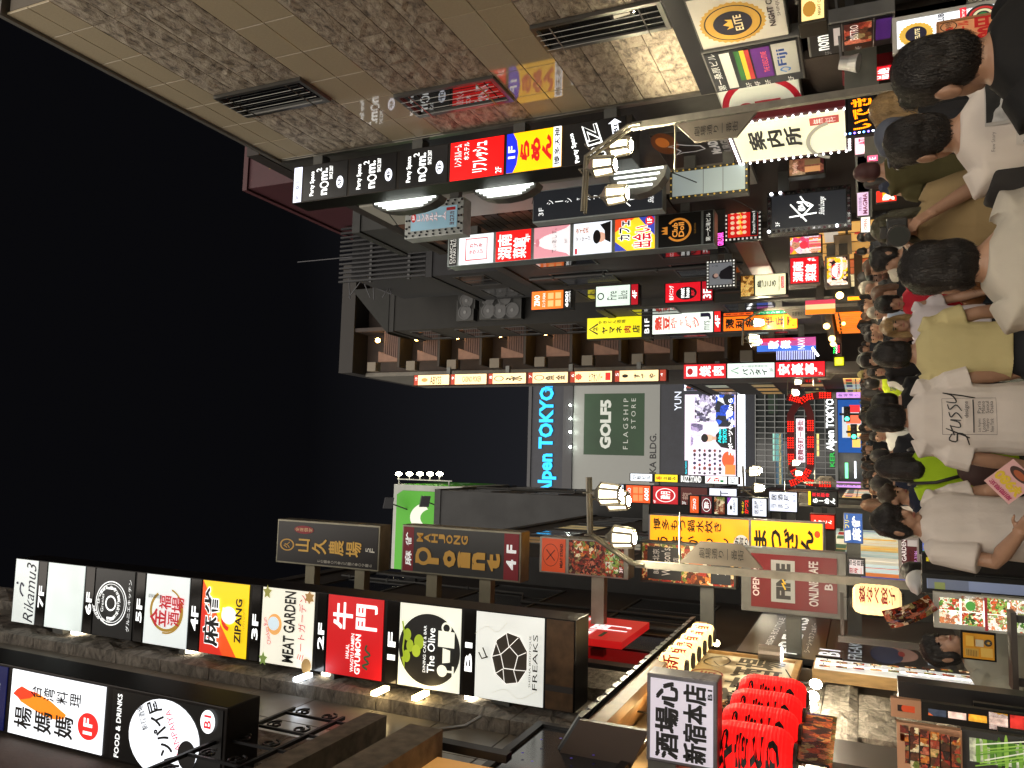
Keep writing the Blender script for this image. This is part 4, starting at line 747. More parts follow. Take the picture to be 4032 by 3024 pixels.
# tall black shisha sign with white edge light
k1 = S('light_box', 'tall dark shisha cafe sign with white edge light and vertical Japanese text', 'J135', 'J978', 'J1400', 'J1190', 17.0, 0.35, [
    dict(col='26282c', em=0.5, border=0.02, bx=0.03, items=[('T', '3F', 0.16, 0.045, 0.44, 0.085, WHT, {'em': 0.9}), ('V', 'シーシャカフェ', 0.5, 0.1, 0.68, 0.62, WHT, {'em': 1.0}), *key_script(0.16, 0.62, 0.96, 0.86, WHT, 0.008, 1.2), ('T', 'Shisha Lounge', 0.2, 0.9, 0.9, 0.955, WHT, {'em': 1.0, 'sh': 0.3})])],
  wall=6.76, frame='b9c4c4', border=0.02, metal=0.1, bracket=(0.2,))
# rounded column: first Otaki building
S('light_box', 'long rounded directory light box with eight colourful panels from bunny bar to club', 'E1242', 'J1312', 'J1655', 'J1445', 19.6, 0.5, [
    dict(x=('E1248', 'E1306'), col='141414', items=[('T', 'DAIICHI\nOTAKI BLD', 0.08, 0.1, 0.94, 0.92, 'd8d8d0', {'em': 0.6})]),
    dict(x=('E1314', 'E1542'), col='dfe6ea', em=1.0, emvar=0.1, items=[('L', [(0.14, 0.2), (0.86, 0.2), (0.86, 0.82), (0.14, 0.82)], 0.03, 'c01828', {'closed': 1, 'em': 0.7}), ('V', 'カブキ', 0.54, 0.3, 0.7, 0.7, 'b81828', {'w': 0.03, 'em': 0.6}), ('V', 'ラウンジ', 0.32, 0.3, 0.48, 0.72, 'b81828', {'w': 0.03, 'em': 0.6})]),
    dict(x=('E1552', 'J126'), col='e01818', em=1.0, items=[('T', '湖南', 0.06, 0.06, 0.9, 0.46, WHT, {'w': 0.03, 'em': 1.1}), ('T', '菜館', 0.06, 0.5, 0.74, 0.88, WHT, {'w': 0.03, 'em': 1.1}), ('T', '4F', 0.56, 0.86, 0.84, 0.98, WHT, {'w': 0.01, 'em': 1.1})]),
    dict(x=('J140', 'J380'), col='e6dede', em=0.95, items=[('P', [(0, 0), (0.5, 0), (0.3, 0.3), (0.1, 0.9), (0, 1)], 'd8929c', {'em': 0.8}), ('P', [(1, 0), (0.5, 0), (0.7, 0.3), (0.9, 0.9), (1, 1)], 'd8929c', {'em': 0.8}), ('E', 0.5, 0.1, 0.14, 0.06, 'c87884', {'em': 0.8}), ('T', 'てぃあしす。', 0.14, 0.5, 0.92, 0.64, '50484c', {'em': 0.1}), ('T', '3F', 0.4, 0.86, 0.56, 0.93, '80787c', {'em': 0.2})]),
    dict(x=('J396', 'J650'), col='dce2ea', em=1.0, items=[('R', 0.02, 0.04, 0.2, 0.1, 'c83040', {'em': 0.7}), ('V', 'タイ古式', 0.66, 0.06, 0.86, 0.4, 'b86a30', {'w': 0.03, 'em': 0.6}), ('V', 'マッサージ', 0.4, 0.06, 0.58, 0.46, '8a6a58', {'w': 0.02, 'em': 0.4}), ('E', 0.5, 0.72, 0.16, 0.13, 'd8a890', {'em': 0.8}), ('E', 0.52, 0.62, 0.22, 0.1, '181014', {'em': 0}), ('P', [(0.3, 0.98), (0.4, 0.84), (0.7, 0.82), (0.9, 0.7), (0.98, 0.98)], '1c181c', {'em': 0.05})]),
    dict(x=('J665', 'J930'), col='f0c428', em=1.0, items=[('P', [(0, 0), (0.3, 0), (0, 0.3)], '3848b0', {'em': 0.8}), ('P', [(1, 0.6), (1, 1), (0.4, 1)], '3848b0', {'em': 0.8}), ('P', [(0.6, 0), (1, 0.0), (1, 0.5)], 'e84820', {'em': 0.9}), *outl('出会い', 0.05, 0.45, 0.73, 0.93, 'c81828', WHT, 0.03, 0.014, 1.1, 0.8), *outl('カフェ', 0.31, 0.09, 0.93, 0.39, '1c1c40', WHT, 0.03, 0.014, 1.1), ('E', 0.86, 0.88, 0.14, 0.11, 'd82028', {'em': 0.9}), ('T', '1F', 0.78, 0.82, 0.94, 0.94, WHT, {'w': 0.03, 'em': 1.2})]),
    dict(x=('J945', 'J1230'), col='0d0c0c', items=[('O', 0.5, 0.48, 0.36, 0.3, 0.18, 'c07828', {'arc': (2.2, 7.2), 'em': 0.7}), ('T', 'Club\nDoll', 0.28, 0.32, 0.72, 0.62, 'd08838', {'w': 0.03, 'em': 0.8}), ('P', [(0.38, 0.22), (0.4, 0.08), (0.46, 0.16), (0.5, 0.06), (0.54, 0.16), (0.6, 0.08), (0.62, 0.22)], 'c07828', {'em': 0.7}), ('T', 'CLUB DOLL', 0.34, 0.84, 0.66, 0.88, '886020', {'em': 0.4})]),
    dict(x=('J1236', 'J1308'), col='1a1a1a', items=[('T', '第一大滝ビル', 0.08, 0.25, 0.92, 0.75, 'd8d8d0', {'em': 0.7})])],
  wall=6.7, frame='9aa4a4', border=0.018, bracket=(0.1, 0.5, 0.9))
# directory of three boxes
S('light_box', 'orange karaoke price box highest on the shop directory pole', 'F122', 'F388', 'F345', 'F222', 27.0, 0.4, [
    dict(x=('F126', 'F335'), col='ee6a10', em=1.0, items=[('T', 'ZINO', 0.18, 0.08, 0.8, 0.26, WHT, {'w': 0.02, 'em': 1.2}), ('T', 'エンタメBAR', 0.1, 0.34, 0.9, 0.44, WHT, {'em': 1.1}), ('R', 0.12, 0.52, 0.46, 0.7, 'f8a868', {'em': 1}), ('R', 0.54, 0.52, 0.88, 0.7, 'f8a868', {'em': 1}), ('R', 0.12, 0.76, 0.46, 0.94, 'f8a868', {'em': 1}), ('R', 0.54, 0.76, 0.88, 0.94, 'f8a868', {'em': 1})]),
    dict(x=('F338', 'F386'), col='141210', items=[('T', '600!', 0.05, 0.1, 0.9, 0.6, WHT, {'w': 0.03, 'em': 1.2}), ('T', '/30MIN', 0.3, 0.68, 0.9, 0.92, WHT, {'em': 1.1})])], wall=6.4, frame='1c1a18', border=0.02)
S('light_box', 'pale green fire and ice restaurant box with red fourth floor strip', 'F538', 'F822', 'F325', 'F188', 27.0, 0.4, [
    dict(x=('F542', 'F768'), col='cfe0d2', em=0.95, items=[('O', 0.5, 0.14, 0.18, 0.1, 0.3, '181414', {'em': 0}), ('T', 'Fire\n&Ice', 0.3, 0.32, 0.72, 0.95, '20242a', {'em': 0})]),
    dict(x=('F770', 'F820'), col='b01020', em=0.7, items=[('T', '4F', 0.3, 0.15, 0.7, 0.85, WHT, {'w': 0.02, 'em': 1.1})])], wall=6.4, frame='1c1a18', border=0.02)
S('light_box', 'red meat house box with a black disc beside a portrait frame', 'F988', 'F1305', 'F298', 'F168', 27.0, 0.4, [
    dict(x=('F992', 'F1225'), col='d01020', em=0.85, items=[('E', 0.44, 0.6, 0.34, 0.3, '140c0c', {'em': 0}), ('T', 'meat\nhouse', 0.2, 0.42, 0.72, 0.7, WHT, {'w': 0.03, 'em': 1.1}), ('T', '肉屋', 0.3, 0.74, 0.6, 0.84, 'e02030', {'w': 0.02, 'em': 0.9}), ('T', '肉ダイニング', 0.12, 0.1, 0.88, 0.24, WHT, {'w': 0.02, 'em': 1.1})]),
    dict(x=('F1228', 'F1302'), col='b01020', em=0.7, items=[('T', '3F', 0.1, 0.1, 0.6, 0.9, WHT, {'w': 0.02, 'em': 1.1})])], wall=6.4, frame='1c1a18', border=0.02)
S('light_box', 'cream yakitori box with black brush lettering under the meat house box', 'F1475', 'G128', 'G258', 'G118', 27.0, 0.4, [
    dict(x=('F1480', 'F1570'), m=patchmat(('c89848', 'e0b868', '8a5a20', 'd8a858', '6a4010'), 9, em=0.7), items=[]),
    dict(x=('F1572', 'G118'), col='e6e4bc', em=0.95, items=[('V', '鳥ごころ', 0.36, 0.06, 0.74, 0.7, '141008', {'w': 0.03, 'em': 0}), ('T', 'Yakitori Izakaya', 0.16, 0.76, 0.9, 0.83, '584828', {'em': 0.1}), ('R', 0.3, 0.86, 0.86, 0.95, 'c83020', {'em': 0.8}), ('T', 'Tori-Gokoro', 0.34, 0.88, 0.82, 0.94, WHT, {'em': 1})])], wall=6.4, frame='2a2a28', border=0.02)
# yellow and white pair
S('light_box', 'yellow butcher pub box with roof mark and black katakana', 'F482', 'F905', 'F532', 'F392', 33.0, 0.45, [
    dict(x=('F486', 'F842'), col='d8cc14', em=0.95, emvar=0.1, items=[('L', [(0.2, 0.2), (0.45, 0.04), (0.7, 0.2)], 0.03, '381c0c', {'em': 0}), ('T', 'ネ', 0.36, 0.1, 0.56, 0.22, '381c0c', {'em': 0, 'w': 0.02}), ('V', 'ヤマネ', 0.2, 0.26, 0.56, 0.66, '181008', {'w': 0.03, 'em': 0}), ('V', '肉', 0.2, 0.67, 0.56, 0.82, 'b82818', {'w': 0.03, 'em': 0.3}), ('V', '店', 0.2, 0.83, 0.56, 0.98, '181008', {'w': 0.03, 'em': 0}), ('V', 'やきとん酒場', 0.68, 0.2, 0.86, 0.72, '302010', {'w': 0.01, 'em': 0})]),
    dict(x=('F846', 'F903'), col='141412', items=[('T', 'B1F', 0.15, 0.2, 0.85, 0.8, WHT, {'w': 0.02, 'em': 1.0})])], wall=6.4, frame='3a3826', border=0.02)
S('light_box', 'white hot pot box with red patterned lettering and red fourth floor strip', 'F905', 'F1358', 'F502', 'F365', 33.0, 0.45, [
    dict(x=('F908', 'F1305'), col='dde8dc', em=1.05, items=[('V', '熱豆', 0.2, 0.03, 0.86, 0.3, 'd04030', {'w': 0.06, 'em': 0.7}), ('V', 'キャバク', 0.24, 0.3, 0.8, 0.78, 'd84840', {'w': 0.06, 'em': 0.7}), ('V', 'キャバク', 0.28, 0.31, 0.76, 0.77, 'eaf0e8', {'w': 0.0, 'em': 1.0}), ('T', 'J', 0.6, 0.8, 0.95, 0.97, '302c58', {'w': 0.04, 'em': 0}), ('T', 'mrs', 0.1, 0.86, 0.55, 0.95, '606068', {'em': 0.2})]),
    dict(x=('F1308', 'F1355'), col='d82020', em=0.9, items=[('T', '4F', 0.2, 0.12, 0.8, 0.9, WHT, {'w': 0.03, 'em': 1.2})])], wall=6.4, frame='202020', border=0.02)
S('light_box', 'orange box with brush calligraphy and green side strip', 'F1368', 'G192', 1300, 1225, 31.5, 0.45, [
    dict(l=0.0, r=0.8, col='f07010', em=1.05, items=[('V', '薄利多賣半兵ヱ', 0.16, 0.02, 0.86, 0.98, '140c06', {'w': 0.04, 'em': 0})]),
    dict(l=0.8, r=1.0, a=0, b=0.42, col='e85818', em=0.9, items=[('V', '炭火串焼', 0.2, 0.05, 0.8, 0.95, '201008', {'w': 0.02, 'em': 0})]),
    dict(l=0.8, r=1.0, a=0.42, b=1, col='108858', em=0.75, items=[('V', 'エノケン楽しい店', 0.2, 0.03, 0.8, 0.97, WHT, {'em': 1.0})])], wall=6.4, frame='2a2420', border=0.02)
# ten floor column of the balcony building
ab = []
for i, (a, b, t_) in enumerate((('E1024', 'E1254', 'ABYSS'), ('E1262', 'E1496', 'CASINO POKER'), ('E1506', 'F92', '永'), ('F104', 'F364', '魚金'), ('F376', 'F650', 'ヒアホンバー'), ('F664', 'F952', 'すずや'))):
    it = [('R', -0.0, 0.0, 1, 0.11, 'a83014', {'em': 0.6}), ('T', str(10 - i), 0.5, 0.02, 0.78, 0.09, WHT, {'em': 0.9})]
    if len(t_) > 4: it.append(('T', t_, -0.55 if len(t_) > 6 else -0.2, 0.52, 1.55 if len(t_) > 6 else 1.1, 0.66 if len(t_) > 6 else 0.72, '6a4a28', {'rot': PI / 2, 'w': 0.01, 'em': 0}))
    else: it.append(('V', t_, 0.24, 0.42, 0.7, 0.95, '30200c', {'w': 0.03, 'em': 0}))
    if i in (2, 3): it.append(('O', 0.5, 0.28, 0.26, 0.13, 0.2, 'c83018', {'em': 0.7}))
    if i == 5: it.append(('E', 0.5, 0.24, 0.16, 0.07, '201408', {'em': 0}))
    if i == 4: it += [('E', 0.5, 0.2, 0.34, 0.1, 'c85030', {'em': 0.8, 'n': 16, 'jag': -0.3}), ('R', 0.15, 0.85, 0.85, 0.97, 'd02018', {'em': 0.8})]
    if i == 0: it.append(('E', 0.5, 0.3, 0.2, 0.09, 'd88848', {'em': 0.8}))
    ab.append(dict(x=(a, b), col='fcdca0', em=1.0, items=it))
ab.append(dict(x=('F956', 'F1000'), col='a83014', em=0.6, items=[('T', '4', 0.4, 0.1, 0.7, 0.5, WHT, {'em': 0.9})]))
S('light_box', 'tall cream floor column from four to ten on the balcony building', 'E1020', 'F1003', 'F826', 'F752', 43.5, 0.5, ab, wall=5.75, frame='50220e', border=0.03, bracket=(0.1, 0.35, 0.6, 0.85))
S('light_box', 'red and white barbecue and Thai restaurant column beside the screen', 'F1108', 'G372', 1488, 1428, 44.0, 0.5, [
    dict(x=('F1112', 'F1388'), col='d02028', em=0.9, items=[('R', 0.16, 0.06, 0.86, 0.32, WHT, {'em': 1.1}), ('T', 'JAPAN', 0.2, 0.25, 0.8, 0.31, 'c02028', {'em': 0.4}), ('E', 0.5, 0.15, 0.24, 0.07, 'c02028', {'em': 0.5}), ('V', '焼肉', 0.16, 0.36, 0.86, 0.97, WHT, {'w': 0.04, 'em': 1.2})]),
    dict(x=('F1394', 'G44'), col='d4e4da', em=1.05, items=[('L', [(0.3, 0.24), (0.5, 0.08), (0.7, 0.24)], 0.025, '70a080', {'em': 0.3}), ('V', 'バンタイ', 0.14, 0.32, 0.6, 0.86, '282434', {'w': 0.03, 'em': 0}), ('V', 'タイ国料理専門店', 0.7, 0.3, 0.86, 0.86, '3c3848', {'em': 0}), ('T', '3F', 0.36, 0.9, 0.64, 0.98, '505058', {'em': 0.1})]),
    dict(x=('G48', 'G370'), col='e01c28', em=1.0, items=[('V', '安楽亭', 0.14, 0.03, 0.88, 0.86, WHT, {'w': 0.05, 'em': 1.2}), ('T', '2F', 0.1, 0.88, 0.3, 0.96, WHT, {'em': 1})])], wall=5.75, frame='302c2c', border=0.02)
# lower right boxes
S('light_box', 'red Hunan restaurant box low over the right pavement', 3108, 3228, 1118, 1010, 25.0, 0.35, [
    dict(col='d01420', em=0.95, items=[('T', '湖南', 0.05, 0.08, 0.86, 0.46, WHT, {'w': 0.03, 'em': 1.15}), ('T', '菜館', 0.05, 0.52, 0.72, 0.92, WHT, {'w': 0.03, 'em': 1.15}), ('V', '4F', 0.84, 0.6, 0.96, 0.92, WHT, {'w': 0.02, 'em': 1.1})])], wall=6.7, frame='706a66')
S('light_box', 'backlit box of yellow and white portraits with a round red emblem', 3248, 3346, 1130, 1005, 24.5, 0.3, [
    dict(m=patchmat(('f0c020', 'f4e8d8', 'e0a888', '281818', 'f0d8c8', 'f0b818'), 8, em=1.0, seed=2), items=[('E', 0.5, 0.5, 0.3, 0.26, 'f4e4dc', {'em': 1.1}), ('O', 0.5, 0.42, 0.26, 0.24, 0.2, 'e03040', {'arc': (0, PI), 'em': 0.9}), ('T', 'TIMAN', 0.26, 0.5, 0.74, 0.66, 'd02838', {'w': 0.03, 'em': 0.9})] + [('E', 0.08 + 0.165 * i, 0.15, 0.055, 0.075, 'e8c0a8', {'em': 0.9}) for i in range(6)] + [('E', 0.08 + 0.165 * i, 0.86, 0.055, 0.075, 'e8c0a8', {'em': 0.9}) for i in range(6)])], wall=6.7, frame='8a8074', border=0.06, metal=0.1)
k2 = S('light_box', 'dark shisha lounge box low on the right in a mirror mosaic frame', 3020, 3352, 908, 742, 18.6, 0.3, [
    dict(col='24262b', em=0.5, bx=0.11, bz=0.11, items=[('T', '3F', 0.06, 0.05, 0.2, 0.11, WHT, {'em': 1}), *key_script(0.14, 0.24, 0.92, 0.62, WHT, 0.02, 1.4), ('T', 'Shisha Lounge', 0.3, 0.64, 0.84, 0.74, WHT, {'em': 1.1, 'sh': 0.3})])], wall=7.0, frame='6a6a6c', border=0.03, metal=0.9, rough=0.2, bracket=(0.8,))
xl, xr, zt, zb = rect(3020, 3352, 908, 742, 18.6)
random.seed(4)
mm = [mat((0.5, 0.5, 0.52), 0.12, 1.0), mat((0.12, 0.05, 0.06), 0.15, 0.8), mat((0.2, 0.2, 0.22), 0.1, 1.0)]
for i in range(64):            # mirror chips round the frame
    u = (i % 16) / 16; sd = i // 16
    X, Z = [(xl + 0.02 + (xr - xl - 0.06) * u, zt - 0.05), (xl + 0.02 + (xr - xl - 0.06) * u, zb + 0.05), (xl + 0.05, zb + 0.02 + (zt - zb - 0.06) * u), (xr - 0.05, zb + 0.02 + (zt - zb - 0.06) * u)][sd]
    MB().obox((X, 18.59, Z), (0.022, 0, 0.006), (0, 0.012, 0), (-0.006, 0.004, 0.024)).build('mirror_chip', mm[i % 3], k2)
for X, Z in ((xl + 0.05, zt - 0.04), (xr - 0.05, zt - 0.1), (xl + 0.05, zb + 0.3), (xr - 0.04, zt - 0.3)):
    MB().ball((X, 18.56, Z), 0.035, 8, 6).build('spot_bulb', mat('f4f8ff', 0.3, em=6.0), k2)
# ================================================================== street lamps
brass = mat((0.26, 0.24, 0.19), 0.45, 0.6, var=0.25); polem = mat((0.25, 0.235, 0.2), 0.5, 0.4, var=0.3, vscale=6)
glow = mat('ffeec4', 0.4, em=5.5); hot = mat('fff0cc', 0.4, em=1500.0)
def lantern(parent, c, s=0.88):
    c = Vector(c); L = MB(); r0, r1, h = 0.155 * s, 0.19 * s, 0.36 * s
    L.lathe(c + Vector((0, 0, h / 2)), [(0.03, 0.16 * s), (0.08 * s, 0.1 * s), (r1 * 1.15, 0.0), (r1 * 1.15, -0.02)], 6)
    L.lathe(c + Vector((0, 0, -h / 2)), [(r0 * 1.08, 0.015), (r0 * 1.08, -0.026)], 6)
    for k in range(6):
        a = 2 * PI * k / 6; L.bar(c + Vector((r0 * 1.03 * math.cos(a), r0 * 1.03 * math.sin(a), -h / 2)), c + Vector((r1 * 1.03 * math.cos(a), r1 * 1.03 * math.sin(a), h / 2)), 0.044 * s)
    o = L.build('lantern', brass, parent)
    MB().lathe(c, [(r0, -h / 2 + 0.01), (r1, h / 2 - 0.01)], 6).build('glass', glow, o)
    MB().lathe(c + Vector((0, 0, -h / 2 - 0.035)), [(0.085 * s, 0.0), (0.085 * s, 0.008)], 12).build('lamp', hot, o)
def lamp_post(X, Y, side, label, lans, zt=5.3):
    """side +1: on the right pavement, arm to the left"""
    t = thing('street_lamp', label, 'street lamp', (X, Y, 0.0), 'street lamps along the lane'); s_ = -side
    MB().box((X - 0.055, Y - 0.045, 0.05), (X + 0.055, Y + 0.045, zt - 0.25)).build('pole', polem, t)
    MB().lathe((X, Y, 0.0), [(0.16, 0.05), (0.16, 0.5), (0.1, 0.6)], 10).build('base', polem, t)
    for dy in (-0.07, 0.07):
        MB().tube([(X, Y + dy, zt - 0.4), (X, Y + dy, zt - 0.2), (X + s_ * 0.42, Y + dy, zt + 0.52), (X + s_ * 1.35, Y + dy, zt + 0.56)], 0.033, 8).build('arm', brass, t)
    MB().tube([(X, Y, zt - 0.95), (X + s_ * 0.75, Y, zt - 0.95), (X + s_ * 0.85, Y, zt - 0.95)], [0.014, 0.014, 0.003], 6).build('finial_rod', brass, t)
    for i, (dx, dy, dz) in enumerate(lans):
        lantern(t, (X + s_ * dx, Y + dy, zt + dz))
        MB().tube([(X + s_ * dx, Y + dy, zt + dz + 0.3), (X + s_ * dx, Y + dy, zt + 0.55), (X + s_ * dx, Y, zt + 0.56)], 0.014, 6).build('hanger', brass, t)
    F = Face((X, Y - 0.065, zt - 1.0), (1, 0, 0), 1, 1); a = 0.075; w = 0.42; H = 1.25
    pts = [(a, 0), (w, 0.32), (w, H - 0.3), (a, H)]
    b = MB().prism([(X + s_ * p[0], Y - 0.03, zt - 0.95 - p[1]) for p in pts], (0, 0.06, 0)).build('name_plate', mat((0.17, 0.148, 0.12), 0.5, 0.2, var=0.12), t)
    x0 = X + s_ * (a + 0.09) if s_ > 0 else X + s_ * (w - 0.08)
    F = Face((x0, Y - 0.033, zt - 0.95 - 0.3), (1, 0, 0), 0.17, 0.68)
    draw(b, F, [('V', '劇場通り一番街', 0, 0, 1, 1, '14110e')])
    return t
LN = [(0.55, -0.25, -0.05), (1.15, -0.3, 0.12), (1.2, 0.35, 0.1)]
lamp_post(5.45, 12.0, 1, 'street lamp with three lit lanterns in front of the ramen light box', [(0.18, 0.3, 0.03), (0.72, -0.3, 0.12), (0.98, 0.35, 0.1)])
lamp_post(-1.6, 12.5, -1, 'street lamp on the left with its name plate before the red online cafe sign', [(0.42, -0.2, -0.1), (0.98, 0.3, 0.14), (1.1, -0.3, 0.1)])
lamp_post(6.0, 31.0, 1, 'street lamp by the orange calligraphy box, second on the right', LN)
lamp_post(-1.35, 31.0, -1, 'street lamp by the white pub boxes, second on the left', LN)
lamp_post(5.75, 51.0, 1, 'small far street lamp just right of the arch', LN)
lamp_post(-0.9, 51.0, -1, 'small far street lamp just left of the arch', LN)
lamp_post(5.5, -6.5, 1, 'street lamp behind the viewpoint on the right', LN)
lamp_post(-1.75, -6.0, -1, 'street lamp behind the viewpoint on the left', LN)
lamp_post(-1.75, -20.0, -1, 'farthest street lamp behind the viewpoint', LN)
# ================================================================== the arch over the lane
GY = 62.0
gate = thing('lane_arch', 'red lit steel arch with white name panel across the far end of the lane', 'arch', (2.1, GY, 0))
rdm = mat((0.16, 0.012, 0.014), 0.45, 0.2); red_led = mat('ff2010', 0.4, em=3.5, sample='NONE')
def gp(a, b, d=0.0): p = atY('G%g' % a, 'G%g' % b, GY); p.y += d; return p
def strip(pts, name, leds, wd=0.52):
    P = [gp(*p) for p in pts]; mb = MB(); n = len(P); L = []; R = []
    for i, p in enumerate(P):
        d = (P[min(i + 1, n - 1)] - P[max(i - 1, 0)]).normalized(); nn = Vector((-d.z, 0, d.x)) * wd / 2; L.append(p + nn); R.append(p - nn)
    vs = []
    for l, r in zip(L, R): vs += [l, r, l + Vector((0, 0.4, 0)), r + Vector((0, 0.4, 0))]
    fs = []
    for i in range(n - 1):
        a = 4 * i; b = a + 4; fs += [(a, a + 1, b + 1, b), (a + 2, b + 2, b + 3, a + 3), (a, b, b + 2, a + 2), (a + 1, a + 3, b + 3, b + 1)]
    fs += [(0, 2, 3, 1), (4 * n - 4, 4 * n - 3, 4 * n - 1, 4 * n - 2)]
    o = mb.add(vs, fs).build(name, rdm, gate)
    dots = MB(); tot = sum((P[i + 1] - P[i]).length for i in range(n - 1)); k = int(tot / 0.17); g = 0
    for j in range(k):
        s_ = (j + 0.5) / k * tot
        if j % 7 > 4 or (j % 35) > 27: continue
        for i in range(n - 1):
            l = (P[i + 1] - P[i]).length
            if s_ <= l: break
            s_ -= l
        p = P[i].lerp(P[i + 1], s_ / l); d = (P[i + 1] - P[i]).normalized(); nn = Vector((-d.z, 0, d.x))
        for q_ in (-0.16, 0, 0.16): dots.ball(p + nn * q_ + Vector((0, -0.03, 0)), 0.045, 6, 4)
    dd = dots.build('red_bulbs', red_led, o); dd['kind'] = 'stuff'
strip([(215, 1440), (178, 1412), (150, 1365), (146, 1200), (146, 1030), (178, 972), (215, 940)], 'upper_rail', 2)
strip([(217, 1440), (250, 1412), (274, 1365), (276, 1200), (274, 1030), (252, 972), (218, 940)], 'lower_rail', 2)
strip([(212, 938), (175, 925), (122, 912)], 'upper_leg', 2); strip([(222, 938), (250, 915), (320, 903), (412, 903)], 'side_leg', 2)
strip([(212, 1442), (180, 1462), (140, 1476)], 'upper_leg', 2); strip([(222, 1442), (250, 1464), (320, 1476), (410, 1478)], 'side_leg', 2)
for y_ in (903, 1478):
    c = gp(415, y_); MB().box((c.x - 0.22, GY - 0.05, 0), (c.x + 0.22, GY + 0.45, c.z)).build('post', mat((0.25, 0.24, 0.22), 0.5, 0.4), gate)
    F = Face((c.x - 0.2, GY - 0.06, c.z - 0.3), (1, 0, 0), 0.4, 1.6); panel(gate, F, 'c890e0', [('V', '劇場通り', 0.2, 0.05, 0.8, 0.95, '402050', {'em': 0})], em=1.0)
xl, xr, zt, zb = rect('G184', 'G238', 'G1336', 'G1055', GY)
F = Face((xl, GY - 0.1, zt), (1, 0, 0), xr - xl, zt - zb)
panel(gate, F, 'f2e8f4', [('T', '歌舞伎町一番街', 0.03, 0.12, 0.97, 0.9, 'b01840', {'w': 0.025, 'em': 0.25})], em=1.15, thick=0.3, name='name_panel')
for x_ in (xl + 0.5, xr - 0.5): MB().box((x_ - 0.05, GY + 0.05, zb - 0.6), (x_ + 0.05, GY + 0.15, zt + 0.6)).build('hanger', rdm, gate)
# ================================================================== store tower closing the view
AYY = 105.0
al = thing('store_tower', 'dark store tower with blue letters, golf poster and video screen closing the lane', 'building', (4, AYY + 8, 0))
def afx(x0, x1, y0, y1, d=0.0):
    xl, xr, zt, zb = rect(x0, x1, y0, y1, AYY); return Face((xl, AYY - d, zt), (1, 0, 0), xr - xl, zt - zb)
zz = lambda x: atY(x, 'F1200', AYY).z
MB().box((-14, AYY, zz('F1575')), (18, AYY + 18, zz('F118'))).build('wall', mat((0.02, 0.023, 0.035), 0.5, var=0.2), al)
MB().box((-14.1, AYY - 0.2, zz('F125')), (18.1, AYY + 18, zz('F105'))).build('cornice', mat((0.05, 0.05, 0.055), 0.5), al)
MB().box((-14.1, AYY - 0.4, zz('F395')), (18.1, AYY, zz('F335'))).build('lamp_ledge', mat((0.04, 0.04, 0.045), 0.5), al)
F = afx('F175', 'F295', 'F1500', 'F845', 0.1)
draw(al, F, [('T', 'Alpen TOKYO', -0.09, 0.0, 1.0, 1.0, '18a4e8', {'w': 0.04, 'em': 1.3}), ('T', 'TIME', 0.94, 0.3, 1.06, 0.72, '189ae0', {'w': 0.02, 'em': 1.0})], lift=0.1)
F = afx('F396', 'F958', 'F1560', 'F830', 0.12)
pst = panel(al, F, '80827e', [('M', 0.365, 0.13, 0.915, 0.83, mat((0.018, 0.055, 0.022), 0.6, em=0.08, var=0.4, vscale=0.15)), ('T', 'GOLF5', 0.42, 0.32, 0.86, 0.45, 'b4b8b0', {'w': 0.05, 'em': 0.35}), ('T', 'F L A G S H I P', 0.42, 0.59, 0.87, 0.645, 'a8aca4', {'em': 0.3}), ('T', 'S T O R E', 0.6, 0.68, 0.87, 0.73, 'a8aca4', {'em': 0.3}), ('T', 'NIKA BLDG.', 0.13, 0.89, 0.56, 0.965, '1c1c20', {'w': 0.02, 'em': 0})], em=0.1, name='poster', thick=0.1)
for y_ in (968, 1053, 1140, 1236):          # lamps washing the poster
    c = atY('F378', 'F%d' % y_, AYY - 1.2); MB().ball(c, 0.16, 8, 6).build('flood_lamp', mat('f4fff0', 0.3, em=60.0), al)
    MB().bar((c.x, c.y, c.z), (c.x, AYY, c.z + 0.3), 0.08).build('lamp_arm', mat((0.1, 0.1, 0.1), 0.5), al)
F = afx('F1055', 'F1100', 'F1002', 'F880', 0.1); draw(al, F, [('T', 'YUN', 0, 0, 1, 1, 'c8d0e0', {'w': 0.01, 'em': 0.7})], lift=0.05)
F = afx('F1122', 'F1450', 'F1424', 'F898', 0.25)
goods = patchmat(('30343c', 'e8e8ec', '8a3a30', '2a50a8', 'f0f0f4', '181a20', 'c8c0d0'), 2.2, em=0.85, seed=4)
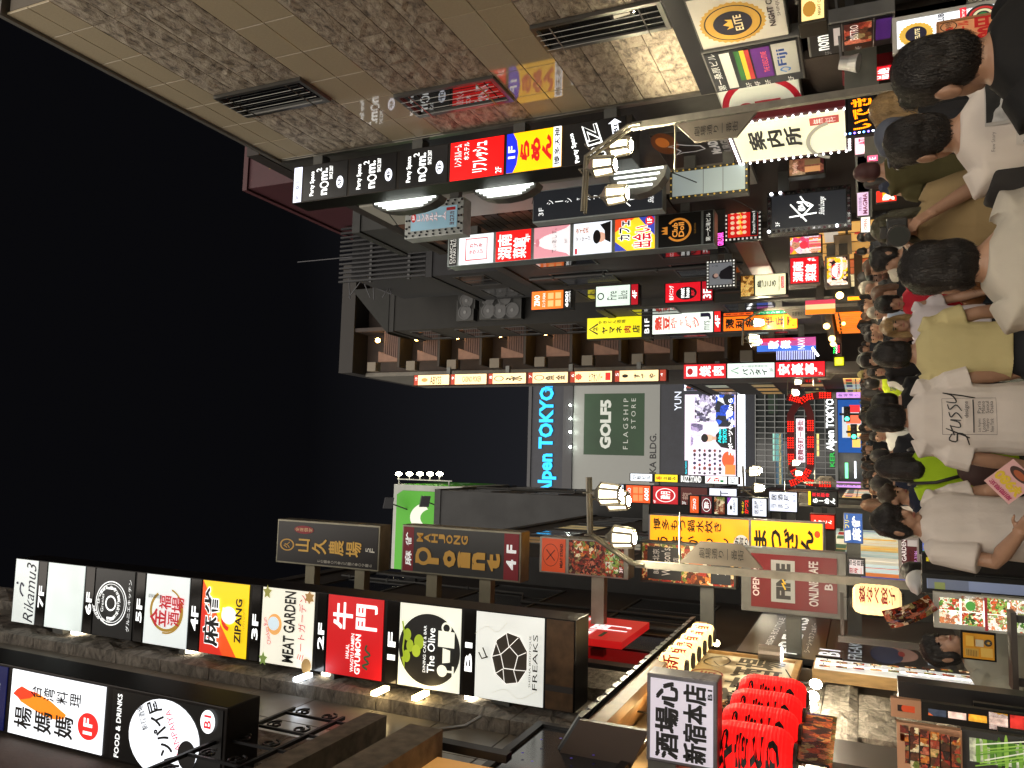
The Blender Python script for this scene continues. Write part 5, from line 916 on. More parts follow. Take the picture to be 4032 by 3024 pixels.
panel(al, F, 'd8c8dc', [*[('E', 0.03 + 0.055 * i + 0.01 * math.sin(i * 7 + j * 3), 0.2 + 0.1 * j, 0.014 + 0.008 * ((i * 5 + j * 3) % 3) / 2, 0.02 + 0.012 * ((i + j * 2) % 3) / 2, ('383a44', '60646c', '2a3a68', 'a05040')[(i * 3 + j * j) % 4], {'em': 0.05, 'name': 'shoe'}) for i in range(6) for j in range(6)], ('M', 0.36, 0.12, 0.64, 0.36, patchmat(('c8b8d8', 'e8e0f0', '9888b0', 'd8d0e8', '605878'), 1.4, em=0.85, seed=14)), ('M', 0.66, 0.2, 1.0, 0.62, patchmat(('a8a0c0', '585470', 'd8d4e4', '383648', 'b8b4cc'), 3.2, em=0.8, seed=4)), ('M', 0.6, 0.62, 1.0, 0.98, patchmat(('1840b0', '181c28', 'e0e4f0', '2050c8', '10141c'), 1.6, em=0.8, seed=9)), ('R', 0.0, 0.0, 0.18, 0.07, '101418', {'em': 0.05}), ('T', 'Alpen TOKYO', 0.01, 0.015, 0.17, 0.055, '20c8e0', {'em': 1.2, 'w': 0.02}),
    ('P', [(0.32, 1.0), (0.35, 0.72), (0.42, 0.62), (0.5, 0.62), (0.57, 0.72), (0.6, 1.0)], '16161a', {'em': 0.03, 'name': 'presenter'}), ('E', 0.46, 0.48, 0.045, 0.1, 'd8a48c', {'em': 0.85, 'name': 'presenter'}), ('E', 0.46, 0.40, 0.052, 0.07, '14100e', {'em': 0, 'name': 'presenter'}), ('R', 0.44, 0.55, 0.48, 0.63, 'c8947c', {'em': 0.8, 'name': 'presenter'}), ('E', 0.2, 0.86, 0.1, 0.12, 'd85028', {'em': 0.9}), ('R', 0.02, 0.8, 0.14, 1.0, 'e07838', {'em': 0.9}), ('T', 'Alpen\nTOKYO', 0.4, 0.66, 0.58, 0.84, '18d0d8', {'em': 1.3, 'w': 0.03}), ('T', 'スポーツもここから', 0.25, 0.86, 0.95, 0.95, 'f4f4f8', {'em': 1.3, 'w': 0.02})], em=0.85, name='video_screen', thick=0.2)
F = afx('F1118', 'F1442', 'F872', 'F805', 0.25); panel(al, F, '9090b8', [('M', 0, 0, 1, 0.7, goods), ('E', 0.5, 0.85, 0.4, 0.2, 'd03040', {'em': 0.9})], em=0.7, name='video_screen', thick=0.2)
F = afx('F1464', 'F1512', 'F1560', 'F800', 0.2); panel(al, F, 'eef6ff', [('T', 'ヤ マ モ ト', 0.3, 0.25, 0.8, 0.75, 'a0d8e0', {'em': 0.8})], em=1.6, name='light_band', thick=0.15)
# curtain wall below, panes in a steel grid
gl = MB().box((-14, AYY + 0.3, 0), (18, AYY + 18, zz('F1574'))).build('glass_front', mat((0.045, 0.05, 0.05), 0.12, spec=0.7), al)
for i in range(30):
    x = -8 + i * 0.72; MB().box((x, AYY - 0.02, zz('G440')), (x + 0.09, AYY + 0.28, zz('F1580'))).build('mullion', mat((0.28, 0.29, 0.29), 0.4, 0.6, em=0.0), al)
for i in range(9):
    z = zz('G440') + (zz('F1580') - zz('G440')) * i / 8; MB().box((-8, AYY - 0.06, z), (13.6, AYY + 0.27, z + 0.09)).build('transom', mat((0.28, 0.29, 0.29), 0.4, 0.6), al)
for (x0, x1, y0, y1, c, em) in ((30, 70, 1330, 1150, '9ad8c8', 0.5), (70, 85, 1480, 1150, 'e8c878', 0.9), (50, 95, 1480, 1150, '4a6a80', 0.35), (315, 330, 1300, 1150, 'f0d880', 0.9), (0, 60, 1020, 890, '18301c', 0.1), (100, 160, 1290, 1200, '707078', 0.4)):
    F = afx('G%d' % x0, 'G%d' % x1, 'G%d' % y0, 'G%d' % y1, -0.22); panel(al, F, c, [], em=em, name='lit_pane', thick=0.03)
F = afx('G376', 'G444', 'G1262', 'G926', 0.5); draw(al, F, [('T', 'Alpen TOKYO', 0, 0, 1, 1, 'f4f8f8', {'w': 0.03, 'em': 1.3})], lift=0.1)
F = afx('G402', 'G432', 'G1366', 'G1270', 0.45); draw(al, F, [('T', 'KER', 0, 0, 1, 1, '28b048', {'w': 0.02, 'em': 0.7})], lift=0.1)
MB().box((-9, AYY - 0.6, zz('G452')), (14, AYY - 0.05, zz('G442'))).build('entrance_canopy', mat((0.2, 0.2, 0.2), 0.5), al)
F = afx('G455', 'G605', 'G1275', 'G935', 0.8); panel(al, F, '1450a0', [('R', 0.28, 0.18, 0.86, 1.0, 'c8d0d8', {'em': 0.5}), ('M', 0.3, 0.4, 0.52, 0.98, patchmat(('e8a030', 'f0d8a0', 'c86020'), 1.2, em=0.8)), ('R', 0.55, 0.35, 0.72, 0.98, 'e86848', {'em': 0.7}), ('R', 0.76, 0.5, 0.9, 0.95, 'd02830', {'em': 0.8}), ('R', 0.1, 0.6, 0.26, 0.95, 'e8c060', {'em': 0.7})], em=0.45, name='shop_window', thick=0.3)
F = afx('G500', 'G520', 'G1440', 'G1340', 0.8); panel(al, F, '78f0a8', [], em=1.3, name='shop_fascia', thick=0.2)
F = afx('G560', 'G572', 'G1440', 'G1330', 0.8); panel(al, F, 'f0f8ff', [], em=1.4, name='shop_fascia', thick=0.2)
# far lights across the main road: signals
for i, (a, b) in enumerate(((3335, 1630), (3362, 1700))):
    c = atY(a, b, 72); t = thing('traffic_signal', ('green traffic signal lit above the crowd, nearer the white shop letters', 'green traffic signal lit above the crowd, nearer the blue shop corner')[i], 'traffic signal', (c.x, 72, 0.0), 'green signals at the main road')
    MB().tube([(c.x, 72.3, 0), (c.x, 72.3, c.z + 0.6)], 0.09, 8).build('post', mat((0.1, 0.1, 0.1), 0.5, 0.5), t)
    MB().box((c.x - 0.65, 72.0, c.z - 0.25), (c.x + 0.65, 72.3, c.z + 0.25)).build('housing', mat((0.05, 0.05, 0.05), 0.5), t)
    MB().lathe((c.x - 0.4, 71.99, c.z), [(0.17, 0), (0.15, -0.03)], 12, 'y').build('green_lens', mat('40ffc0', 0.3, em=6.0), t)
    for dx in (0, 0.4): MB().lathe((c.x + dx, 71.99, c.z), [(0.17, 0), (0.15, -0.03)], 12, 'y').build('dark_lens', mat((0.03, 0.02, 0.02), 0.2), t)
# ================================================================== green billboard on the concrete block
bb = thing('roof_billboard', 'green and white billboard on the concrete block lit by five flood lamps', 'billboard', (-3.4, 40, 22.5))
zt = atY('E895', 'E1490', 40).z; zb = atY('E1340', 'E1490', 40).z; xr = -1.6; xl = -6.5
MB().box((xl, 40, zb), (xr, 46.5, zt)).build('frame', mat((0.42, 0.44, 0.40), 0.6, var=0.1), bb)
F = Face((xl, 39.98, zt), (1, 0, 0), xr - xl, zt - zb)
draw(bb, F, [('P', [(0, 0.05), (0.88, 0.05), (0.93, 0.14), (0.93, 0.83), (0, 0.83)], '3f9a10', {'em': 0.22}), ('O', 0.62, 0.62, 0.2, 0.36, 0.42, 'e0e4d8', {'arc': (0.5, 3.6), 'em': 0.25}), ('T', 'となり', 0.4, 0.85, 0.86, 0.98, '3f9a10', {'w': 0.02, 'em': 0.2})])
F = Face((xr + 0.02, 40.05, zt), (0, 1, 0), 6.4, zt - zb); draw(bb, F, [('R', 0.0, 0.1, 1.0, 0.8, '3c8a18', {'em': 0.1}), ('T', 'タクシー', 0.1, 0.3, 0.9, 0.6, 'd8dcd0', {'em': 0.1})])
mb = MB(); mb.bar((xr + 0.3, 40.2, zt - 0.1), (xr + 0.3, 40.2, zb + 0.8), 0.06); mb.bar((xr, 40.2, zt - 0.2), (xr + 0.3, 40.2, zt - 0.2), 0.05); mb.bar((xr, 40.2, zb + 1), (xr + 0.3, 40.2, zb + 1), 0.05); mb.build('lamp_rail', mat((0.35, 0.36, 0.33), 0.5, 0.4), bb)
for x_ in (925, 995, 1063, 1128, 1190):
    c = atY('E%d' % x_, 'E1412', 40.2)
    arm = MB().bar((xr + 0.28, 40.2, c.z), (c.x, 40.2, c.z), 0.05).build('lamp_arm', mat((0.35, 0.36, 0.33), 0.5, 0.4), bb)
    MB().ball((c.x, 40.2, c.z), 0.17, 10, 8, (0.7, 1, 1.2)).build('flood_lamp', mat('fff4d0', 0.3, em=30.0), bb)
for (a, b) in ((865, 1600), (1100, 1590)):
    c = atY('E%d' % a, 'E%d' % b, 39.0); MB().bar((c.x, 39.0, c.z), (c.x - 0.4, 40, c.z - 0.6), 0.06).build('lamp_arm', mat((0.06, 0.06, 0.06), 0.5), bb); MB().obox((c.x, 38.9, c.z), (0.3, 0.1, 0.0), (0, 0.12, 0.1), (0, -0.12, 0.22)).build('dark_flood_lamp', mat((0.06, 0.06, 0.065), 0.4), bb)
# ================================================================== left shops at street level
wood = mat((0.36, 0.21, 0.09), 0.45, var=0.35, vscale=7, stretch=(1, 0.25, 3)); dkwood = mat((0.07, 0.04, 0.022), 0.6, var=0.35)
def FX(X, y0, y1, zt, zb): return Face((X, y0, zt), (0, 1, 0), y1 - y0, zt - zb)      # faces +X (seen from the lane)
# tavern with a tiled eave
tv = thing('tavern_front', 'timber tavern front with a black tiled eave on the left', 'shop front', (-2.9, 10.3, 0))
MB().box((-3.36, 7.3, 0), (-3.06, 13.2, 4.2)).build('wall', mat((0.16, 0.13, 0.095), 0.7, var=0.3), tv)
MB().prism([(-2.62, 7.45, 4.02), (-2.5, 7.45, 4.02), (-2.5, 7.45, 4.2), (-3.2, 7.45, 4.62), (-3.2, 7.45, 4.3)], (0, 5.6, 0)).build('eave_board', mat((0.3, 0.17, 0.075), 0.5, var=0.3, vscale=5), tv)
MB().prism([(-2.45, 7.38, 3.55), (-2.45, 7.38, 4.22), (-3.2, 7.38, 4.66), (-3.2, 7.38, 3.9)], (0, 0.07, 0)).build('gable_board', mat((0.075, 0.05, 0.038), 0.5), tv)
MB().box((-3.1, 7.46, 3.35), (-2.62, 9.9, 3.5)).build('shelf_board', wood, tv)
tl = None
for i in range(20):            # roof tiles along the eave
    y = 7.42 + i * 0.285; mb = MB()
    for k in range(5):
        a0 = PI * k / 5; a1 = PI * (k + 1) / 5; r = 0.13
        p = lambda a, s_: Vector((-2.44 - s_ * 0.76, y + 0.14 - r * math.cos(a), 4.21 + s_ * 0.46 + 0.07 * math.sin(a)))
        mb.add([p(a0, 0), p(a1, 0), p(a1, 1), p(a0, 1)], [(0, 1, 2, 3)])
    vs = [Vector((-2.44, y + 0.14 - 0.13 * math.cos(PI * k / 5), 4.21 + 0.07 * math.sin(PI * k / 5))) for k in range(6)]
    mb.add(vs, [tuple(range(6))]); mb.build('roof_tile', mat((0.025, 0.026, 0.028), 0.35, var=0.2), tv)
# lanterns
def paper_lantern(name, label, c, r, h, col, em, txt, tcol, group, ribs=9, tem=0.0, wt=0.02, squash=1.0):
    c = Vector(c); t = thing(name, label, 'lantern', (c.x, c.y, c.z - h / 2), group); n = 20; pr = []
    pr.append((r * 0.55, -h / 2))
    for i in range(ribs * 2 + 1):
        f = i / (ribs * 2); z = -h / 2 + h * f; rr = r * min(1.0, (1 - abs(2 * f - 1) ** 4) ** 0.5 * 0.45 + 0.57); pr.append((rr * (1.0 if i % 2 else 0.982), z))
    pr.append((r * 0.55, h / 2))
    MB().lathe(c, pr, n).build('shade', mat(col, 0.6, em=em), t, smooth=False)
    for s_ in (-1, 1): MB().lathe(c + Vector((0, 0, s_ * h / 2)), [(r * 0.6, -0.025), (r * 0.6, 0.025)], 16).build('hoop', mat((0.02, 0.018, 0.016), 0.5), t)
    MB().tube([c + Vector((0, 0, h / 2)), c + Vector((0, 0, h / 2 + 0.12))], 0.008, 5).build('hook', mat((0.05, 0.05, 0.05), 0.5), t)
    if txt:      # characters wrap the paper on the side turned to the lane
        a0 = math.radians(-62); mb = MB(); H = h * 0.74; st = H / len(txt); hw = r * 0.62
        for i, ch in enumerate(txt):
            g = glyphs(ch, wt); g = (g[0], g[1], 0.02, 0.98, -0.10, 0.86)
            vs = []
            for v in g[0]:
                u = ((v[0] - g[2]) / max(1e-6, g[3] - g[2]) - 0.5) * 2 * hw; w = H / 2 - st * (i + 0.06 + 0.88 * (1 - (v[1] - g[4]) / max(1e-6, g[5] - g[4]))); a = a0 + u / r; rr = r * 1.012
                vs.append((c.x + rr * math.cos(a), c.y + rr * math.sin(a), c.z + w))
            mb.add(vs, g[1])
        mb.build('lettering', ink(tcol, tem), t, fix=False)
    return t
for i in range(6):
    y = 10.35 + i * 0.42
    paper_lantern('paper_lantern', ['small cream lantern with a red character, nearest under the tiled eave', 'second small cream lantern from the near end of the tiled eave', 'third small cream lantern from the near end of the tiled eave', 'third small cream lantern from the far end of the tiled eave', 'second small cream lantern from the far end of the tiled eave', 'farthest small cream lantern under the tiled eave'][i], (-2.58, y, 3.98), 0.17, 0.34, 'f8d890', 1.7, '新宿場'[i % 3] if i % 2 == 0 else '酒', 'd02018', 'small cream lanterns under the eave', 6)
t = thing('bare_bulb', 'single lit bulb hanging past the far end of the eave', 'bulb', (-2.4, 12.9, 3.6))
b = atY('C1325', 'C850', 12.9); t.location = b
MB().ball(b, 0.055, 10, 8).build('bulb', mat('fff0c0', 0.3, em=8.0), t, smooth=True); MB().tube([b + Vector((0, 0, 0.05)), b + Vector((0, 0, 0.16))], 0.03, 8).build('socket', mat((0.4, 0.38, 0.33), 0.4, 0.4), t)
MB().tube([b + Vector((0, 0, 0.15)), b + Vector((-0.1, 0, 0.55))], 0.008, 5).build('cable', mat((0.02, 0.02, 0.02), 0.6), t)
# framed wooden tavern sign on the wall
ws = thing('wall_sign', 'large beige tavern sign in a wooden frame with black calligraphy on the wall', 'sign', (-3.0, 11.7, 2.65))
F = FX(-2.95, 10.35, 12.95, 4.1, 2.66)
panel(ws, F, 'b8a888', [('T', '新吉酒場', 0.06, 0.42, 0.98, 0.9, '3a352c', {'w': 0.025}), ('O', 0.5, 0.22, 0.1, 0.16, 0.12, '902428'), ('T', '吉', 0.45, 0.13, 0.55, 0.31, '902428', {'w': 0.03}), ('L', spline([(0.66, 0.3), (0.74, 0.12), (0.86, 0.14), (0.94, 0.26), (0.84, 0.36), (0.7, 0.3), (0.8, 0.2)]), 0.02, '4a443a', {'taper': 0.5}), ('T', '十二月十日中四日', 0.6, 0.04, 0.95, 0.09, '4a443a')], thick=0.05, m=mat((0.62, 0.54, 0.4), 0.5, var=0.12, vscale=3))
frame_rect(ws, F, -0.03, -0.05, 1.03, 1.05, 0.09, mat((0.42, 0.25, 0.1), 0.45, var=0.3, vscale=8), 0.04)
# white sign of the tavern, square to the lane
S('light_box', 'white light box with four bold black rows of characters over the red lanterns', 'C872', 'C1332', 'C1650', 'C1070', 6.9, 0.25, [
    dict(col='cfc8d4', em=0.55, items=[('T', '酒場心', 0.02, 0.08, 0.98, 0.46, '1c1a1c', {'w': 0.045, 'em': 0}), ('T', '新宿本店', 0.02, 0.53, 0.98, 0.9, '1c1a1c', {'w': 0.045, 'em': 0}), ('T', 'B1', 0.82, 0.92, 0.95, 0.99, '1c1a1c', {'w': 0.02, 'em': 0})])], wall=XL, frame='7c7a80', border=0.035, bracket=(0.8,))
# red lanterns
for i, (y, dx) in enumerate(((7.3, 0), (7.85, 0), (8.4, 0), (9.0, 0))):
    paper_lantern('red_lantern', ['big red lantern nearest the viewer, cut by the picture edge', 'second big red lantern from the viewer with black characters', 'third big red lantern from the viewer with black characters', 'farthest of the four big red lanterns'][i], (-2.5, y, 2.62), 0.285, 0.68, 'f01414', 1.0, 'やきとり', '120608', 'big red lanterns in a row', 22, 0.0, 0.05)
# rail the red lanterns hang from
rl = thing('lantern_rail', 'dark pole with tangled cable carrying the red lanterns', 'rail', (-2.5, 8.2, 3.0))
MB().tube([(-2.5, 7.0, 3.03), (-2.5, 9.5, 3.03)], 0.025, 8).build('pole', mat((0.05, 0.045, 0.04), 0.6), rl)
for y in (7.05, 9.45): MB().tube([(-2.5, y, 3.03), (-3.1, y, 3.1)], 0.018, 6).build('bracket', mat((0.05, 0.045, 0.04), 0.6), rl)
MB().tube([(-2.5 + 0.03 * math.sin(k * 1.9), 7.0 + k * 0.06, 3.05 + 0.035 * math.cos(k * 2.3)) for k in range(42)], 0.007, 5).build('cable', mat((0.02, 0.02, 0.02), 0.6), rl)
# string of bare bulbs
st = thing('bulb_string', 'string of dazzling bare bulbs on black cable below the wooden sign', 'string lights', (-2.7, 10.2, 2.3))
bp_ = [atX('D%d' % a, 'D%d' % b, -2.7) for a, b in ((310, 1115), (290, 1195), (275, 1255), (250, 1330))] + [Vector((-2.7, 8.95, 2.31)), Vector((-2.7, 8.5, 2.3))]
MB().tube([(-2.72, 11.5, 2.7)] + [(p.x, p.y, p.z + 0.27) for p in bp_], 0.008, 5).build('cable', mat((0.02, 0.02, 0.02), 0.6), st)
for p in bp_:
    MB().tube([p + Vector((0, 0, 0.26)), p + Vector((0, 0, 0.12)), p + Vector((0, 0, 0.06))], [0.007, 0.012, 0.022], 8).build('socket', mat((0.03, 0.03, 0.03), 0.5), st)
    MB().ball(p, 0.062, 12, 8, (1, 1, 1.15)).build('bulb', mat('fff0d0', 0.3, em=130.0), st, smooth=True)
# dark video panel
vp = thing('led_screen', 'dark switched down video panel with faint purple specks on the left wall', 'screen', (-2.8, 7.2, 3.8))
F = FX(-2.78, 6.05, 8.0, 4.85, 3.78); panel(vp, F, '0c0d10', m=mat((0.03, 0.032, 0.04), 0.12, spec=0.7), thick=0.06, name='screen', items=[('E', 0.3 + 0.07 * math.sin(i * 5), 0.2 + 0.6 * ((i * 0.37) % 1), 0.012 + 0.01 * (i % 3), 0.012 + 0.02 * (i % 2), '4030a0', {'em': 0.35, 'name': 'speck'}) for i in range(12)] + [('E', 0.55 + 0.3 * math.sin(i * 3), 0.15 + 0.7 * ((i * 0.61) % 1), 0.008, 0.012, '5848b8', {'em': 0.25, 'name': 'speck'}) for i in range(10)])
frame_rect(vp, F, -0.03, -0.05, 1.03, 1.05, 0.08, mat((0.02, 0.02, 0.022), 0.4), 0.03)
MB().box((-3.25, 7.5, 4.4), (-2.85, 7.62, 4.6)).build('bracket', mat((0.05, 0.05, 0.05), 0.5), vp)
# ledges with scrolled ironwork on the granite building
ld = thing('ledge_balcony', 'two weathered ledges with a black scrolled iron railing on the left wall', 'balcony', (-2.9, 6.3, 5.2))
led = mat((0.24, 0.2, 0.155), 0.8, var=0.55, vscale=8)
MB().box((-3.22, 4.2, 6.28), (-2.68, 7.24, 6.52)).build('ledge', led, ld); MB().box((-3.22, 4.0, 5.16), (-2.4, 6.4, 5.5)).build('ledge', led, ld)
MB().box((-3.21, 4.2, 5.5), (-3.02, 7.0, 6.28)).build('back_panel', mat((0.06, 0.05, 0.045), 0.7), ld)
MB().box((-3.0, 5.2, 4.6), (-2.6, 6.3, 5.15)).build('lit_box', mat('f0b060', 0.5, em=0.35), ld)
irn = mat((0.02, 0.02, 0.022), 0.45, 0.5)
for z in (6.75, 7.4): MB().bar((-2.75, 4.6, z), (-2.75, 7.15, z), 0.035).build('rail', irn, ld)
for k in range(6):
    y = 4.75 + k * 0.45; MB().bar((-2.75, y, 6.5), (-2.75, y, 7.42), 0.025).build('baluster', irn, ld)
    for sg in (-1, 1):
        pts = [(-2.75, y + 0.11 + sg * 0.0 + 0.10 * (1 - q_ / 18) * math.cos(q_ * 0.6) * 1.0, 7.08 + sg * 0.16 + sg * 0.10 * (1 - q_ / 18) * math.sin(q_ * 0.6)) for q_ in range(16)]
        MB().tube(pts, 0.012, 5).build('scroll', irn, ld)
MB().tube([atX('B1000', 'B1420', -2.6), atX('B1200', 'B1410', -2.7), atX('B1350', 'B1390', -2.9), atX('B1450', 'B1330', -3.0), atX('B1475', 'B1270', -2.95)], 0.022, 6).build('conduit', mat((0.2, 0.17, 0.14), 0.5), ld)
MB().bar(atX('B950', 'B1450', -2.62), atX('B1640', 'B1590', -2.62), 0.07, 0.12).build('steel_arm', mat((0.03, 0.03, 0.032), 0.4, 0.5), ld)
# lit menu case with a wooden side
mc = thing('menu_case', 'tall wooden menu case with a lit white menu sheet beside the stone wall', 'menu case', (-2.9, 13.0, 0))
MB().box((-2.96, 12.1, 0.25), (-2.8, 12.8, 2.4)).build('case', mat((0.5, 0.31, 0.12), 0.4, var=0.3, vscale=9, stretch=(3, 3, 0.5)), mc)
F = FX(-2.79, 12.13, 12.78, 2.38, 0.32); mi = [('R', 0.5, 0.0, 0.6, 1.0, 'f4f8ff', {'em': 1.6})]
for r in range(9):
    for c in range(2): mi.append(('M', 0.16 + c * 0.42, 0.03 + r * 0.107, 0.34 + c * 0.42, 0.10 + r * 0.107, patchmat(FOOD, 18, em=0.5, seed=r + c)))
    mi.append(('R', 0.38, 0.05 + r * 0.107, 0.54, 0.06 + r * 0.107, '505050', {'em': 0})); mi.append(('R', 0.8, 0.07 + r * 0.107, 0.96, 0.08 + r * 0.107, '505050', {'em': 0}))
panel(mc, F, 'd8dcdc', mi, em=0.5, name='menu_sheet', thick=0.01)
MB().box((-2.98, 12.15, 0.12), (-2.82, 12.75, 0.26)).build('plinth', mat((0.03, 0.03, 0.03), 0.5), mc)
# granite blocks of the shop wall
gw = thing('stone_wall', 'rough grey granite block wall between the menu case and the bulbs', 'wall', (-3.05, 10.6, 0))
q = 0
for r in range(6):
    z = 0.13 + r * 0.42
    for c in range(4):
        y0 = 9.7 + c * 0.62 + (0.3 if r % 2 else 0); q += 1
        if y0 + 0.6 > 12.3: continue
        tile_x(gw, -3.0, y0, y0 + 0.62, z, z + 0.42, stone_mat('grey', q % 4), 0.06, 1, rough=0.05, sd=q * 1.3, name='stone_block')
# shutter and dark jambs nearer
sh = thing('shop_shutter', 'dark door jamb and grey tiled pier behind the food boards', 'shop front', (-3.0, 8.5, 0))
MB().box((-3.05, 8.9, 0.12), (-2.95, 9.65, 2.6)).build('jamb', mat((0.035, 0.032, 0.03), 0.4), sh)
for r in range(11):
    for c in range(3):
        y0 = 7.5 + c * 0.42 + (0.2 if r % 2 else 0); MB().box((-3.05, y0 + 0.008, 0.2 + r * 0.21), (-2.99, y0 + 0.41, 0.395 + r * 0.21)).build('tile', mat((0.17, 0.165, 0.14), 0.4, var=0.2, vscale=6), sh)
# small notice boards by the tiles
for i, (nm, lab, y0, y1, zt, zb, col, em, it) in enumerate((
    ('notice_board', 'yellow price board with red figures below the glowing bulbs', 7.15, 7.75, 2.2, 1.62, 'd8c020', 0.6, [('T', '即売', 0.1, 0.08, 0.9, 0.45, '503808', {'w': 0.02, 'em': 0}), ('T', '299円', 0.1, 0.52, 0.9, 0.95, 'c02818', {'w': 0.03, 'em': 0.3})]),
    ('notice_board', 'blue arrow board next to the yellow price board', 7.15, 7.75, 1.6, 1.3, '2c2c70', 0.35, [('L', [(0.2, 0.5), (0.35, 0.2), (0.8, 0.2), (0.8, 0.8), (0.35, 0.8)], 0.08, WHT, {'closed': 1, 'em': 0.6}), ('T', '串', 0.4, 0.3, 0.7, 0.72, WHT, {'em': 0.6})]),
    ('notice_board', 'brown board with white tavern name and a warm bulb', 6.3, 7.05, 2.1, 1.3, '30180c', 0.15, [('V', '鉄板酒場や', 0.35, 0.04, 0.75, 0.96, 'e0c8a0', {'w': 0.02, 'em': 0.5})]))):
    t = thing(nm, lab, 'notice board', (-2.9, (y0 + y1) / 2, zb)); F = FX(-2.72, y0, y1, zt, zb); panel(t, F, col, it, em=em, thick=0.06)
    MB().box((-3.2, (y0 + y1) / 2 - 0.03, (zt + zb) / 2 - 0.03), (-2.78, (y0 + y1) / 2 + 0.03, (zt + zb) / 2 + 0.03)).build('bracket', mat((0.05, 0.05, 0.05), 0.5), t)
# drinks banner wrapped in clear film
dr = thing('film_banner', 'photo banner in glossy clear film under the red lanterns', 'banner', (-2.4, 7.6, 2.0))
F = FX(-2.42, 7.2, 8.6, 2.32, 1.98); panel(dr, F, '301008', [('M', 0.4, 0.1, 0.95, 0.9, patchmat(('8a2010', 'd86020', '401008', 'f0a050'), 14, em=0.3))], m=patchmat(MEAT, 12, em=0.1, rough=0.1), thick=0.02)
# hanging cylinder lamp and wall lamps
cl = thing('cylinder_lamp', 'grey cylinder spot lamp throwing white light on the wall', 'wall lamp', (-2.9, 13.0, 2.6))
c0 = atX('C1600', 'C905', -2.85); c1 = atX('D95', 'D920', -2.85)
MB().lathe((c0.x, c0.y, c1.z), [(0.12, 0.02), (0.12, c0.z - c1.z)], 16).build('body', mat((0.35, 0.3, 0.26), 0.35, 0.6), cl, smooth=False)
MB().lathe((c0.x, c0.y, c1.z), [(0.105, 0.0), (0.105, 0.018)], 16).build('lens', mat('f4f8ff', 0.3, em=14.0), cl)
MB().box((-3.2, c0.y - 0.03, c1.z + 0.25), (c0.x, c0.y + 0.03, c1.z + 0.33)).build('arm', mat((0.2, 0.2, 0.2), 0.5), cl)
# shisha shop fascia and door posters
fk = thing('shisha_shop', 'black shisha shop front with white lettering and posters of a face', 'shop front', (-3.1, 15.5, 0))
F = FX(-3.1, 14.0, 18.6, 3.7, 2.35)
panel(fk, F, '1c1b1b', [('T', 'SHISHA BOUTIQUE', 0.1, 0.28, 0.75, 0.38, 'c8c8c4', {'em': 0.6}), ('T', 'FREAKS', 0.05, 0.44, 0.8, 0.7, 'e0e0dc', {'em': 0.8, 'w': 0.01}), ('T', 'シーシャカフェ&バー', 0.1, 0.76, 0.7, 0.84, 'c0c0bc', {'em': 0.6})], thick=0.1, name='fascia')
MB().box((-3.3, 13.9, 0), (-3.12, 18.7, 2.34)).build('door_wall', mat((0.035, 0.028, 0.024), 0.5), fk)
F = FX(-3.11, 14.2, 16.2, 2.2, 0.4); panel(fk, F, '0e0e14', [('T', 'FREAKS', 0.1, 0.12, 0.9, 0.24, 'b8c0c8', {'em': 0.4}), ('E', 0.5, 0.52, 0.3, 0.2, '8a6a60', {'em': 0.25}), ('E', 0.42, 0.45, 0.34, 0.14, '1c2a48', {'em': 0.2}), ('E', 0.5, 0.58, 0.1, 0.03, '802020', {'em': 0.25}), ('T', 'FRIDAY', 0.2, 0.78, 0.8, 0.85, 'b8c0c8', {'em': 0.4})], em=0.12, thick=0.01, name='poster')
F = FX(-3.0, 13.9, 14.5, 2.45, 2.05); panel(fk, F, '181818', [('T', 'B1', 0.1, 0.1, 0.9, 0.9, 'c8ccd4', {'em': 0.9, 'w': 0.02})], thick=0.05, name='floor_plate')
# big cream lantern with red characters
paper_lantern('paper_lantern', 'big cream paper lantern with red dumpling shop characters', atY('D705', 'D570', 11.0), 0.19, 0.56, 'f4d898', 0.9, '鉄なべ餃子', 'b01818', None, 8)
ps = atY('D705', 'D570', 11.0)
lp = thing('lantern_post', 'dark post and arm holding the big cream lantern', 'post', (ps.x - 0.5, 11.0, 0)); MB().box((ps.x - 0.55, 10.95, 0.1), (ps.x - 0.47, 11.05, ps.z + 0.45)).build('post', mat((0.04, 0.036, 0.032), 0.5), lp); MB().box((ps.x - 0.5, 10.97, ps.z + 0.38), (ps.x + 0.05, 11.03, ps.z + 0.42)).build('arm', mat((0.04, 0.036, 0.032), 0.5), lp)
# food boards -------------------------------------------------------------
def board(name, label, x0, x1, yl, yr, Y, items, col='101010', m=None, em=0.0, frame='202020', tilt=0.0, cat='menu board', yaw=0.0, legs=True, fw=0.03):
    xl, xr, zt, zb = rect(x0, x1, yl, yr, Y); xc = (xl + xr) / 2; zt = zof(x0, xc, Y); zb = zof(x1, xc, Y)
    t = thing(name, label, cat, (xc, Y + 0.1, 0.0)); e_ = Vector((math.cos(yaw), math.sin(yaw), 0)); w = (xr - xl) / max(0.3, math.cos(yaw)); et = Vector((math.sin(tilt) * e_.y, -math.sin(tilt) * 1.0, -math.cos(tilt)))
    F = Face(Vector((xc, Y, zt)) - e_ * (w / 2), e_, w, (zt - zb) / math.cos(tilt), et)
    panel(t, F, col, items, em=em, m=m, thick=0.02, name='sheet')
    frame_rect(t, F, -0.03, -0.02, 1.03, 1.02, fw, mat(frame, 0.5, 0.3), 0.01)
    if legs:
        for s_ in (-1, 1):
            a = Vector((xc, Y + 0.05, zb)) + e_ * (s_ * w * 0.42); MB().bar((a.x, a.y, 0.005), (a.x, a.y + 0.04, zb + (zt - zb) * 0.5), 0.035).build('leg', mat(frame, 0.5, 0.3), t)
    return t, F
sk = []
